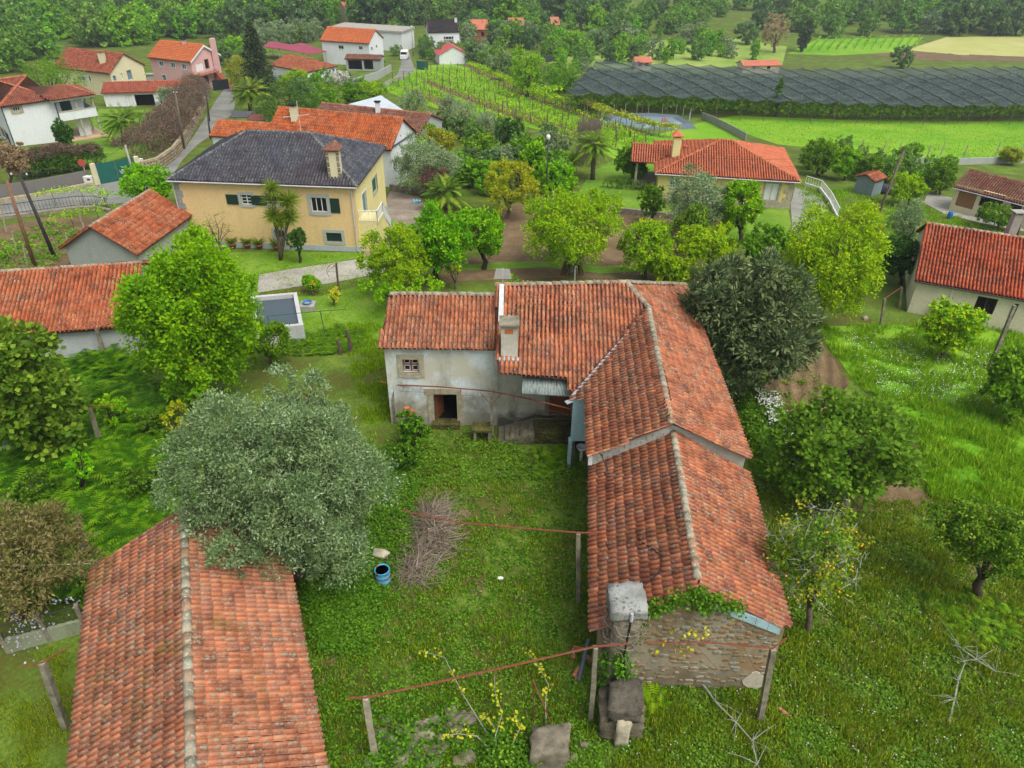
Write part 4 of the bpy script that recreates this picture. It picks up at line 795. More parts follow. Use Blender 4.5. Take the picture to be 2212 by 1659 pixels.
m = MB(); m.ob(O+e*a_[0]+A_([0, 0, a_[2]])-i*.38, e*.85, i*.32, A_([0, 0, .6])); m.build('casing', M_white, ac); m = MB(); q = O+e*(a_[0]+.32)+A_([0, 0, a_[2]+.3])-i*.385; V = [q+e*.24*math.cos(t*math.pi/8)+A_([0, 0, .24*math.sin(t*math.pi/8)]) for t in range(16)]; m.prism(V, -i*.02); fan = m.build('fan_grille', plain('grey_plastic', hx('8c9092'), .7, .1), ac)
m = MB(); m.ob(O+e*(a_[0]+.75)+A_([0, 0, a_[2]+.6])-i*.06, e*.07, i*.05, A_([0, 0, 1.6])); m.build('pipe_duct', M_white, ac); m = MB(); m.ob(O+e*(a_[0]+.1)+A_([0, 0, a_[2]-.05])-i*.38, e*.05, i*.38, A_([0, 0, .05])); m.ob(O+e*(a_[0]+.65)+A_([0, 0, a_[2]-.05])-i*.38, e*.05, i*.38, A_([0, 0, .05])); m.build('bracket', M_gut, ac)
c = Ct.L(5.4, 6.5, 0); chimney(Ct.root, c, Ct.z0+3.9, 2.2, .6, M_conc, .1, M_conc, False)
# ---- garage and little tool shed on the right
e1, e2 = eaves((2058, 401.8), (2212, 440.6), 2.5); d_ = (e2-e1)/np.linalg.norm(e2-e1); e2 = e2+d_*5; Gr = House('brown_garage', 'low garage with brown tile roof, wooden door and dark open bays', 'garage', e1, e2, 2.5, 5.6, o=.3)
phole(Gr, 'F', 2066, 412, 2108, 450, leaf=plain('tan_door', hx('8a6440'), .7, .15, 4), depth_=.06, name='garage_door'); phole(Gr, 'F', 2116, 416, 2168, 452, leaf=M_dark, depth_=1.5, name='open_bay'); phole(Gr, 'F', 2180, 430, 2207, 468, leaf=M_dark, depth_=1.5, name='open_bay')
Gr.walls(M_crm); Gr.gable('R', 1.15); Gr.gable('L', 1.15); Gr.done(); Gr.roof('gx', 1.15, M_under, Roof(Gr.root, M_tBr, .26, .42, 0), None, fascia=M_gut)
e1, e2 = eaves((1892, 392), (1916, 384), 1.9); Tl = House('tool_shed', 'little grey tool shed with small orange roof at the fenced plot', 'shed', e1, e2, 1.9, 2.2, o=.15); Tl.walls(plain('grey_sheet', hx('78888c'), .7, .15)); Tl.gable('L', .4); Tl.done(); Tl.roof('gx', .45, M_under, Roof(Tl.root, M_tS, .22, .4, 0), None)
# ---- far roofs
M_far = plain('far_terracotta', hx('b06850'), .9, .12, .4)
for (p1, p2, h, dp, rise, mt, lab) in (((1016, 62), (1056, 62), 4, 9, 2, M_brk, 'far brick-red barn roof beyond the tall poplar'), ((1098, 54), (1134, 54), 5, 7, 1.6, M_greyp, 'far grey house with salmon roof among dark trees'), ((1190, 52), (1211, 52), 5, 7, 1.6, M_greyp, 'far narrow house with salmon roof right of dark trees'), ((1078, 74), (1102, 73), 3, 5, 1, M_crm, 'far low salmon roofed shed below the grey house'),
        ((1371, 133), (1412, 133), 2.2, 4, .8, M_crm, 'low red roofed shelter just behind the dark hail net'), ((1605, 141), (1690, 139), 2.2, 4, .8, M_crm, 'long red roofed shelter behind the net near the bamboo clump'), ((748, 24), (774, 22), 4, 8, 2.5, M_crm, 'far stone house with red gable roof above the poplars'), ((655, 14), (712, 16), 5, 9, 2, M_whp, 'far white house at the wood edge on the hill')):
    e1, e2 = eaves(p1, p2, h); q = House('far_house', lab, 'house', e1, e2, h, dp, o=.4, group='houses far up the valley'); q.hole('F', q.W*.3, h*.45, 1.0, 1.2, leaf=M_dark); q.hole('F', q.W*.7, h*.45, 1.0, 1.2, leaf=M_dark); q.walls(mt, sink=4); q.gable('L', rise); q.gable('R', rise); q.done(); q.roof('gx', rise, M_far, None, None, th=.2)
# ------------------------------------------------------------------ vegetation
def LM(n, *c, **k): return leaf_mat(n, [hx(q) for q in c], **k)
LEAF = {
 'bright': LM('leaf_bright', '3c7416', '57941e', '72ac28', '94c23e'), 'mid': LM('leaf_mid', '36601e', '4a7a24', '60922e', '7caa40'),
 'dark': LM('leaf_dark', '1e3c1a', '2c5522', '3f6c2c', '55823a'), 'olive': LM('leaf_olive', '46644a', '607e5c', '809a76', '9eb28e', trans=.25),
 'lime': LM('leaf_lime', '4a8414', '669c1a', '84b026', 'a4c040'), 'loquat': LM('leaf_loquat', '2c4430', '40583f', '586e52', '7c8c68', trans=.2),
 'fig': LM('leaf_fig', '375a20', '4a7228', '608634', '80a04a'), 'citrus': LM('leaf_citrus', '284a14', '3a681e', '568630', '86a446', rough=.45),
 'conifer': LM('leaf_conifer', '18281c', '253a26', '36502f', '4b6238', trans=.1), 'palm': LM('leaf_palm', '34561c', '4d7426', '6b8e36', '93a850'),
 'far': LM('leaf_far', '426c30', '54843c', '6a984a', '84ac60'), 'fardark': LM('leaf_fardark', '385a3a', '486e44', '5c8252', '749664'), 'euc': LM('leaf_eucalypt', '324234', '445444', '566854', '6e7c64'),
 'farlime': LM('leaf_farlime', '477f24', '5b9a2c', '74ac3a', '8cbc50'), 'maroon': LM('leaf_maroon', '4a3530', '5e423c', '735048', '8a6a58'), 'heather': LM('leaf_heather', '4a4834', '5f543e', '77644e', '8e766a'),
 'wist': LM('leaf_wisteria', '4a5428', '626632', '7c7640', '968c5c'), 'lilac': LM('leaf_lilac', '9a90b0', 'b0a8c4', 'c4bed4', 'd8d4e0'), 'magenta': LM('leaf_magenta', '7a3058', '8f3a68', 'a24c7a', 'b4648e'), 'white': LM('leaf_white', 'b8bcae', 'd0d2c8', 'dedfd8', 'e8e8e4'), 'fern': LM('leaf_fern', '2a500f', '3b6a16', '4f8220', '729a34'), 'yellow': LM('leaf_yellow', '9aa818', 'b4bc1c', 'c8c828', 'd8d440'),
 'ivy': LM('leaf_ivy', '2a4c18', '3a6620', '50802c', '70a040'), 'grass': LM('leaf_grass', '45661c', '5a8020', '74962c', 'a0ac4c'), 'grassbr': LM('leaf_grass_bright', '4a7e1a', '5e921e', '78a42c', '9cb64c'), 'gold': LM('leaf_gold', '587418', '748c20', '92a02e', 'b0b250'), 'blossom': LM('leaf_blossom', '8a9a70', 'b4b8a0', 'd4d4c8', 'e0dcd4'), 'beige': LM('leaf_beige', '7a6a44', '95825a', 'ac9a70', 'c0b088'),
}
M_bark = plain('bark', hx('5d5344'), .95, .3, 6., .5); M_barkg = plain('lichen_bark', hx('8f9384'), .95, .25, 6., .4); M_barkd = plain('dark_bark', hx('40372c'), .95, .3, 6., .5)
M_twig = plain('dry_twig', hx('857868'), .95, .3, 5.)
def leaf_quads(C, Ax, Nn, ln, wd, rn):
    """diamond leaves at C along Ax, lying square to Nn"""
    S = np.cross(Ax, Nn); S /= np.linalg.norm(S, axis=1)[:, None]+1e-9; ln = np.broadcast_to(ln, len(C))[:, None]; wd = np.broadcast_to(wd, len(C))[:, None]
    V = np.stack([C-Ax*ln*.5, C+S*wd*.5-Ax*ln*.02, C+Ax*ln*.5, C-S*wd*.5-Ax*ln*.02], 1); n = len(C)
    return V.reshape(-1, 3), np.arange(4*n).reshape(n, 4), np.repeat(rn, 4)
def unit(a): return a/(np.linalg.norm(a, axis=-1, keepdims=True)+1e-9)
def sublobes(r, n, seed, flat=.0, size=.42, spread=.62):
    g = np.random.default_rng(seed); L = [(0, 0, 0, r[0]*.62, r[1]*.62, r[2]*.62)]
    for k in range(n):
        ph = k*2.39996+g.uniform(-.4, .4); z = .93-1.93*(k+.5)/n+g.uniform(-.12, .12); z = min(1, max(z, -.8+flat)); q = math.sqrt(max(0, 1-z*z)); s = g.uniform(.55, 1.4)*size
        sp = spread*g.uniform(.72, 1.14); L.append((math.cos(ph)*q*r[0]*sp, math.sin(ph)*q*r[1]*sp, z*r[2]*sp, r[0]*s, r[1]*s, r[2]*s))
    return L
def crown(lobes, n, ln, wd, seed, clump=.16, per=26, up=.5, droop=.0, rosette=False, shell=.1, under=.5):
    """leaf clumps spread over the outer part of every lobe; local coordinates"""
    g = np.random.default_rng(seed); Lb = np.array(lobes); wt = (Lb[:, 3]*Lb[:, 5]); wt /= wt.sum(); nc = max(4, n//per)
    k = g.choice(len(Lb), nc, p=wt); d = unit(g.normal(size=(nc, 3))); low = (d[:, 2] < -.25) & (g.random(nc) < under); d[low, 2] *= -1
    rad = 1-np.abs(g.normal(0, shell, nc)); c = Lb[k, :3]+d*rad[:, None]*Lb[k, 3:]; cr = g.random(nc); mr = np.mean(Lb[:, 3:], 1)[k]
    # push clumps that fall deep inside other lobes outwards less often: drop them
    ins = np.zeros(nc, bool)
    for L in Lb: ins |= (np.sum(((c-L[:3])/L[3:])**2, 1) < .45)
    c, d, cr, mr = c[~ins], d[~ins], cr[~ins], mr[~ins]; nc = len(c); per = max(6, int(n/nc))
    ci = np.repeat(np.arange(nc), per); off = g.normal(size=(len(ci), 3))*(clump*mr[ci])[:, None]*.6
    P = c[ci]+off; ax = unit(d[ci]*.5+unit(off)*(1.0 if rosette else .45)+g.normal(size=(len(ci), 3))*(.35 if rosette else .6)-np.array([0, 0, droop])); nn = unit(g.normal(size=(len(ci), 3))*.7+np.array([0, 0, up])+d[ci]*.5)
    s = g.uniform(.7, 1.25, len(ci)); return leaf_quads(P, ax, nn, ln*s, wd*s, np.clip(cr[ci]*.6+g.random(len(ci))*.4, 0, 1))
def limbs(mb, base, lobes, r0, seed, n=7, fork=.35, bend=.15):
    """tapered trunk that forks towards the lobes"""
    g = random.Random(seed); b = A_(base, float); top = A_([np.mean([l[0] for l in lobes]), np.mean([l[1] for l in lobes]), np.mean([l[2] for l in lobes])])
    f = b+(top-b)*fork; mid = b+(f-b)*.5+A_([g.uniform(-1, 1), g.uniform(-1, 1), 0])*r0*1.2
    mb.tube([b-[0, 0, .2], b+(mid-b)*.1, mid, f], [r0*1.5, r0*1.15, r0, r0*.85], 8)
    for L in lobes[:n]:
        e = A_(L[:3])+A_([g.uniform(-.3, .3)*L[3], g.uniform(-.3, .3)*L[4], L[5]*.35]); m1 = f+(e-f)*.5+A_([g.uniform(-1, 1), g.uniform(-1, 1), g.uniform(-.5, 1)])*bend*np.linalg.norm(e-f)
        mb.tube([f-(f-mid)*.1, f+(m1-f)*.4, m1, e], [r0*.6, r0*.45, r0*.3, r0*.08], 6)
        for _ in range(3):
            t = g.uniform(.3, .9); s = m1+(e-m1)*t; q = s+A_([g.uniform(-1, 1)*L[3], g.uniform(-1, 1)*L[4], g.uniform(-.2, .8)*L[5]])*.7; mb.tube([s, s+(q-s)*.5+A_([0, 0, .05*L[5]]), q], [r0*.22, r0*.14, r0*.04], 5)
def place(bb, base, hscale=1.0, zmin=.0):
    """bounding box in the photo + base pixel -> ground point, crown centre (relative) and radii in metres"""
    x0, y0, x1, y1 = bb; Bp = G(*base); C = atY((x0+x1)/2, (y0+y1)/2, Bp[1]); dp = depth(C); r = (x1-x0)/2*dp/FPX; v = C-[0, 0, CAM_H]; v = v/np.linalg.norm(v); sn = -v[2]; cs = math.sqrt(1-sn*sn)
    ha = (y1-y0)/2*dp/FPX; rz = math.sqrt(max(ha*ha-(r*sn)**2, (.35*ha)**2))/cs; rel = C-Bp; rel[1] = 0
    bot = rel[2]-rz
    if bot < zmin: top = rel[2]+rz; rel[2] = (top+zmin)/2; rz = max(.3, (top-zmin)/2)
    return Bp, rel, A_([r, r*.95, rz])
SPEC = {  # leaf material, leaf length, width, leaves per square metre of outline, bark, crown options
 'bright': ('bright', .22, .13, M_barkd, dict(clump=.22, up=.5)), 'mid': ('mid', .2, .11, M_bark, dict(clump=.2)), 'dark': ('dark', .2, .1, M_barkd, dict(clump=.2)), 'olive': ('olive', .13, .05, M_bark, dict(clump=.2, up=.2)),
 'lime': ('lime', .2, .1, M_bark, dict(clump=.2, droop=.25)), 'loquat': ('loquat', .34, .11, M_barkd, dict(clump=.13, per=16, rosette=True, up=.3)), 'fig': ('fig', .27, .22, M_barkg, dict(clump=.2, per=14, rosette=True, up=.8)), 'citrus': ('citrus', .17, .09, M_barkd, dict(clump=.2)), 'maroon': ('maroon', .16, .05, M_bark, dict(clump=.3)),
 'wist': ('wist', .17, .06, M_bark, dict(clump=.25, droop=.4)), 'gold': ('gold', .18, .09, M_bark, dict(clump=.2)), 'blossom': ('blossom', .12, .09, M_bark, dict(clump=.3)), 'beige': ('beige', .16, .12, M_bark, dict(clump=.15)), 'heather': ('heather', .16, .05, M_bark, dict(clump=.2)), 'magenta': ('magenta', .16, .1, M_bark, dict(clump=.3)), 'yellow': ('yellow', .16, .1, M_bark, dict(clump=.3)), 'ivy': ('ivy', .15, .12, M_bark, dict(clump=.2))}
def tree(sp, label, bb, base, n=9000, nl=11, seed=None, group=None, ls=1.0, name=None, cat='tree', tr=None, size=.42, bark=None, zmin=.0, flat=0., trunk=True, spread=.62, **kw):
    """a tree built for its own place"""
    seed = rnd.randrange(10**6) if seed is None else seed; Bp, rel, r = place(bb, base, zmin=zmin); lm, ln, wd, bk, op = SPEC[sp]; op = {**op, **kw}
    root = thing(name or {'olive': 'olive_tree', 'loquat': 'loquat_tree', 'fig': 'fig_tree', 'citrus': 'citrus_tree'}.get(sp, 'tree'), label, cat, Bp, group)
    lb = [(a+rel[0], b+rel[1], c+rel[2], x, y, z) for a, b, c, x, y, z in sublobes(r, nl, seed, flat, size, spread)]
    V, F, q = crown(lb, n, ln*ls, wd*ls, seed, **op); o = link('crown', mesh_np('crown', V, F, LEAF[lm], q), root)
    if trunk:
        mb = MB(); limbs(mb, (0, 0, 0), lb, tr or max(.06, .035*(rel[2]+r[2])), seed); me = mb.build('trunk', bark or bk, None, True); me.parent = root; LOC[me.name] = LOC[root.name]
    return root
PROTO = {}
def proto(key, sp, n, nl, seed, aspect=1.0, ls=1., lm=None, bark=None, trunkh=.0, **kw):
    """unit tree of height 1: crown + trunk meshes, copied with a scale"""
    _, ln, wd, bk, op = SPEC[sp]; r = A_([.5*aspect, .5*aspect, .52*(1-trunkh*.45)]); cz = 1-r[2]
    lb = [(a, b, c+cz, x, y, z) for a, b, c, x, y, z in sublobes(r, nl*2, seed, 0, .3, .75)]; V, F, q = crown(lb, n, .055*ls, .034*ls, seed, **{**op, 'clump': .3, 'under': .1, **kw}); me = mesh_np('crown', V, F, LEAF[lm or SPEC[sp][0]], q)
    mb = MB(); limbs(mb, (0, 0, 0), lb, .022, seed, 5); tm = mb.build('trunk', bark or bk, None, True); tmesh = tm.data; bpy.data.objects.remove(tm); PROTO[key] = (me, tmesh)
def stand(key, name, label, cat, p, h, w, group=None, rz=None):
    """copy of a unit tree at ground point p, h metres high and w times as wide"""
    me, tm = PROTO[key]; r = thing(name, label, cat, p, group); r.rotation_euler = (0, 0, rnd.uniform(0, 6.28) if rz is None else rz); r.scale = (h*w, h*w, h)
    link('crown', me, r); link('trunk', tm, r); return r
# ---- hero trees
tree('olive', 'huge grey-green olive tree spreading over the end of the barn roof', (408, 800, 838, 1300), (650, 1250), 110000, 75, 11, ls=1.05, tr=.24, size=.2, spread=.84, per=46, clump=.3, shell=.07, zmin=.8)
tree('bright', 'dense bright green laurel tree hiding the end of the long shed', (274, 508, 563, 880), (440, 868), 42000, 46, 12, ls=.95, tr=.16, size=.22, spread=.8, clump=.35, zmin=.2)
tree('fig', 'dark-limbed fig tree at the end of the long shed wall', (-70, 680, 148, 1005), (20, 985), 8500, 34, 13, ls=1.1, size=.24, spread=.8, clump=.4, zmin=.2)
tree('wist', 'olive-brown wisteria tangle with lilac blossom beside the ornate railing', (-70, 1080, 192, 1325), (40, 1335), 15000, 34, 14, zmin=.1, size=.25, spread=.8, clump=.4)
tree('loquat', 'dark leathery loquat tree leaning against the farmhouse roof', (1474, 540, 1756, 865), (1625, 850), 26000, 44, 15, tr=.17, size=.23, spread=.8, clump=.3, zmin=.3)
tree('lime', 'dense yellow-green walnut tree standing over the meadow grass', (1688, 455, 1916, 690), (1765, 702), 30000, 44, 16, ls=1.0, size=.22, spread=.8, clump=.35, zmin=.6)
tree('fig', 'broad fig bush with lobed green leaves on bare soil', (1680, 835, 1968, 1100), (1825, 1090), 10500, 40, 17, ls=.85, size=.24, spread=.82, clump=.4, zmin=.1, bark=M_barkg)
tree('citrus', 'glossy dark green orange bush at the edge of the lawn ferns', (2025, 1072, 2240, 1240), (2115, 1290), 13000, 30, 18, ls=.8, size=.25, spread=.8, clump=.35, zmin=.5)
lem = tree('gold', 'straggly lemon tree crusted with grey lichen beside the stone gable', (1655, 1075, 1862, 1330), (1745, 1365), 1700, 26, 19, ls=.7, bark=M_bark, zmin=.1, clump=.5, tr=.12, size=.28, spread=.78)
lv = crown([(a+place((1655, 1075, 1862, 1330), (1745, 1365), zmin=.1)[1][0], b, c+place((1655, 1075, 1862, 1330), (1745, 1365), zmin=.1)[1][2], x, y, z) for a, b, c, x, y, z in sublobes(place((1655, 1075, 1862, 1330), (1745, 1365), zmin=.1)[2]*.85, 20, 77, 0, .3, .7)], 3600, .14, .08, 78, clump=.45); link('inner_leaves', mesh_np('inner_leaves', lv[0], lv[1], LEAF['citrus'], lv[2]), lem)
g_ = random.Random(5); mb = MB(); rr = place((1655, 1075, 1862, 1330), (1745, 1365), zmin=.1)
for k in range(190):
    d = unit(A_([g_.gauss(0, 1), g_.gauss(0, 1), g_.gauss(.1, .8)])); a = rr[1]+d*rr[2]*g_.uniform(.3, .95); e_ = unit(A_([g_.gauss(0, 1), g_.gauss(0, 1), g_.gauss(.2, .5)]))*g_.uniform(.25, .7); b = a+e_; m1 = (a+b)/2+A_([g_.gauss(0, .07), g_.gauss(0, .07), g_.gauss(.04, .05)]); mb.tube([a, m1, b], [.016, .012, .005], 4)
    for _ in range(2): c_ = m1+A_([g_.gauss(0, .16), g_.gauss(0, .16), g_.gauss(.05, .12)]); mb.tube([m1, c_], [.008, .004], 3)
o = mb.build('twigs', M_barkg, None, kind='stuff'); o.parent = lem; mb = MB()
for k in range(16):
    d = unit(A_([g_.gauss(.4, 1), g_.gauss(-.6, .8), g_.gauss(.1, .7)])); q = MB(); q.blob(rr[1]+d*rr[2]*g_.uniform(.8, 1.0), (.085, .085, .1), .03, 1); o = q.build('lemon', plain('lemon_peel', hx('d9941c'), .5, .08), None, True); o.parent = lem
tree('lime', 'wide peach tree shading a stack of bean poles on bare soil', (1125, 400, 1347, 575), (1232, 588), 22000, 44, 20, ls=1.1, zmin=1.4, tr=.14, bark=M_barkg, size=.22, spread=.85, clump=.35)
tree('lime', 'feathery yellow-green tree just behind the farmhouse left roof', (782, 485, 925, 615), (855, 640), 11000, 28, 21, ls=1.0, size=.25, spread=.82, clump=.35, zmin=.5)
tree('bright', 'round fresh green tree behind the feathery one, by the stair', (890, 450, 1005, 595), (935, 618), 13000, 30, 22, ls=1.0, size=.25, spread=.82, clump=.35, zmin=.8)
tree('bright', 'slender green pear tree on the garden soil', (985, 440, 1090, 590), (1045, 582), 9000, 26, 23, ls=1., size=.25, spread=.85, clump=.35, zmin=1.0)
tree('citrus', 'gold-tipped citrus tree behind the pear tree', (1040, 345, 1165, 455), (1095, 470), 11000, 11, 24, ls=1.2, lm=None) if 0 else tree('gold', 'gold-tipped citrus tree behind the pear tree', (1040, 345, 1165, 460), (1095, 472), 9000, 11, 24, ls=1.25)
tree('olive', 'wide silvery olive clump beside the white gable of the orange-roofed house', (843, 298, 990, 405), (915, 418), 16000, 36, 25, ls=1.6, size=.24, spread=.82, clump=.4)
tree('maroon', 'bare maroon shrub beside the silvery olive clump', (895, 355, 985, 425), (948, 432), 3000, 8, 26, ls=1.3, cat='shrub', name='shrub')
tree('dark', 'small round ornamental tree staked in front of the peach wall', (620, 483, 668, 548), (648, 568), 4500, 8, 27, ls=.75, zmin=.9)
tree('olive', 'grey-green olive tree in front of the terracotta hip roof', (1440, 368, 1572, 500), (1505, 512), 15000, 36, 28, ls=1.5, size=.24, spread=.8, clump=.4, zmin=.6)
tree('bright', 'light green plum tree beside the olive in front of the bungalow', (1548, 378, 1650, 510), (1602, 525), 9000, 10, 29, ls=1.2, zmin=.5)
tree('mid', 'loose green tree at the bungalow porch corner', (1380, 385, 1442, 475), (1408, 485), 4200, 9, 30, ls=1.3, zmin=.5)
tree('citrus', 'glossy orange tree with dark crown below the grey-green olive', (1443, 438, 1532, 535), (1492, 552), 8000, 9, 31, ls=1.2)
for k, (bb, bs_, sp, lab) in enumerate((((1335, 470, 1462, 595), (1392, 600), 'lime', 'open yellow-green fruit tree on the brown garden plot'), ((1468, 485, 1600, 570), (1530, 605), 'lime', 'low spreading lime-green tree behind the loquat'), ((1598, 490, 1705, 585), (1655, 605), 'mid', 'mid green tree between the plum tree and the walnut'), ((1408, 545, 1490, 615), (1450, 628), 'lime', 'yellow-green bush at the farmhouse rear corner'), ((1795, 440, 1900, 545), (1845, 580), 'gold', 'pale loose elder tree at the foot of the leaning pole'), ((1915, 435, 1998, 530), (1955, 560), 'olive', 'round grey olive in the grass above the cream cottage'), ((1900, 510, 1990, 600), (1945, 615), 'dark', 'dark evergreen shrub beside the cream cottage verge'), ((2000, 650, 2116, 770), (2033, 778), 'lime', 'small lime-green apple tree in the tall meadow grass'), ((2130, 740, 2260, 900), (2215, 905), 'mid', 'thin green sapling at the leaning granite post'), ((262, 360, 376, 445), (322, 455), 'bright', 'bright green tree between the small gable shed and the road'), ((38, 125, 186, 222), (112, 226), 'mid', 'spreading green tree behind the balcony house'), ((0, 308, 62, 385), (22, 402), 'beige', 'beige flowering tree over the grey road wall'), ((335, 185, 388, 238), (362, 245), 'olive', 'small grey olive at the end of the open garage'), ((552, 182, 692, 276), (618, 290), 'dark', 'broad dark magnolia behind the orange-roofed house'), ((484, 118, 542, 190), (510, 198), 'gold', 'yellow-green tree against the pink house gable'), ((118, 262, 158, 322), (140, 326), 'dark', 'narrow dark cypress shrub before the white wall'), ((600, 155, 668, 196), (636, 204), 'lime', 'lime green clump hiding the white hip cottage foot'), ((1735, 300, 1802, 372), (1768, 380), 'mid', 'leafy plum tree at the bungalow roof corner'), ((1795, 312, 1852, 382), (1824, 390), 'bright', 'second orchard tree along the fenced plot'), ((1852, 332, 1905, 384), (1878, 394), 'mid', 'bushy tree beside the little tool shed'), ((1925, 378, 2000, 432), (1965, 446), 'lime', 'flat-topped vine tree at the concrete yard'), ((2000, 352, 2062, 412), (2030, 420), 'mid', 'round green tree at the brown garage gable'), ((2105, 440, 2202, 486), (2155, 494), 'citrus', 'clipped green hedge tree in front of the dark garage bays'), ((2160, 318, 2212, 350), (2186, 356), 'gold', 'low bush by the field fence'), ((1330, 318, 1402, 378), (1366, 392), 'mid', 'umbrella shaped tree on the bungalow lawn'), ((1165, 255+90, 1235, 420), (1205, 418), 'bright', 'rounded bright shrub near the street lamp'))):
    tree(sp, lab, bb, bs_, 6500, 24, 40+k, ls=1.3, size=.27, spread=.8, clump=.35)
tree('magenta', 'magenta flowering shrub on top of the heather hedge', (345, 250, 398, 292), (372, 305), 1500, 8, 444, ls=1.0, cat='shrub', name='shrub')
# ---- garden mass in the middle distance
for k, (x0, y0, x1, y1, sp, lab) in enumerate(((865, 192, 922, 252, 'olive', 'olive tree nearest the pale metal carport'), (945, 203, 990, 262, 'olive', 'tall olive behind the two rounder olives'), (958, 213, 1030, 278, 'olive', 'roundest olive tree at the vineyard edge'), (1004, 240, 1076, 292, 'olive', 'low silver olive below the vineyard rows'), (898, 275, 985, 330, 'gold', 'golden-leaved shrub below the brown store roof'), (1000, 288, 1078, 352, 'mid', 'deep green tree left of the small bare-stem tree'), (1084, 255, 1130, 318, 'dark', 'little dark tree with bare stem at the vineyard'), (1094, 298, 1165, 352, 'mid', 'green thicket tree behind the street lamp'), (1050, 310, 1112, 372, 'olive', 'grey-green thicket tree in the garden mass'), (1128, 300, 1182, 400, 'bright', 'tall green shrub tree left of the street lamp'), (1185, 368, 1248, 412, 'bright', 'fresh green ball shrub on the bungalow lawn edge'), (1180, 328, 1232, 384, 'mid', 'green shrub between the lamp and the palm'), (905, 330, 960, 380, 'dark', 'dark shrub under the golden leaves'), (985, 340, 1050, 400, 'mid', 'overgrown shrub behind the fan palm'), (690, 175, 735, 215, 'lime', 'young fruit tree on the grass by the white hip cottage'), (735, 180, 790, 235, 'mid', 'dense green tree behind the metal carport'), (775, 170, 830, 222, 'lime', 'light green tree at the street wall'), (650, 200, 740, 250, 'mid', 'long green shrub bank behind the brown store'), (715, 152, 757, 186, 'blossom', 'white blossoming tree beside the street wall'), (1070, 255, 1090, 300, 'mid', 'slim tree rising out of the garden mass'), (920, 245, 965, 290, 'dark', 'dark bush at the corner of the brown store'), (1100, 108, 1178, 205, 'bright', 'big bright tree at the top of the vineyard'), (1180, 150, 1260, 195, 'mid', 'green bank beside the hail net'), (1065, 60, 1085, 100, 'olive', 'grey tree beside the black roofed house'))):
    tree(sp, lab, (x0, y0, x1, y1), ((x0+x1)/2, y1+4), 4600, 20, 90+k, ls=1.8, size=.3, spread=.78, clump=.35)
# hedges -----------------------------------------------------------------
def hedge(name, label, pix, h, wd, sp, n, ls, cat='hedge', top=None, seed=1):
    P = [G(*q) for q in pix]; c = np.mean(P, 0); r = thing(name, label, cat, c); lb = []; lt = []; g = random.Random(seed)
    for a, b in zip(P, P[1:]):
        L = np.linalg.norm(b-a); k = max(1, int(L/(wd*.55)))
        for i in range(k+1):
            q = a+(b-a)*i/k-c; hh = h*g.uniform(.9, 1.1); lb.append((q[0], q[1], q[2]+hh*.45, wd*.62, wd*.62, hh*.5)); lt.append((q[0], q[1], q[2]+hh*.78, wd*.55, wd*.55, hh*.3))
    V, F, q = crown(lb, n, .16*ls, .07*ls, seed, clump=.22, per=20, under=.8); link('foliage', mesh_np('foliage', V, F, LEAF[sp], q), r)
    if top: V, F, q = crown(lt, n//2, .14*ls, .06*ls, seed+1, clump=.22, per=20, under=1.); link('flowering_top', mesh_np('flowering_top', V, F, LEAF[top], q), r)
    mb = MB()
    for L in lb: mb.tube([(L[0], L[1], L[2]-L[5]*1.1), (L[0], L[1], L[2])], [.06, .04], 5)
    o = mb.build('stems', M_bark, None); o.parent = r; return r
hedge('hedge', 'tall mauve-topped hedge behind the grey road wall', [(70, 384), (140, 372), (205, 362)], 2.8, 2.0, 'dark', 16000, 1.6, top='heather', seed=3)
hedge('hedge', 'huge heather-brown hedge along the narrow street wall', [(300, 352), (350, 322), (385, 285), (410, 245), (425, 210)], 3.6, 4.2, 'heather', 26000, 1.7, top='heather', seed=4)
hedge('hedge', 'low clipped dark hedge on the bungalow lawn', [(1312, 406), (1392, 410)], 1.0, .9, 'citrus', 3000, .9, seed=5)
hedge('hedge', 'rough green hedge under the front edge of the hail net', [(1180, 222), (1300, 236), (1420, 234), (1560, 240), (1680, 243)], 1.9, 2.0, 'mid', 9000, 2., seed=6)
hedge('hedge', 'trimmed bushes at the foot of the pink house', [(362, 178), (412, 184)], 1.4, 1.8, 'mid', 2200, 1.6, seed=8)
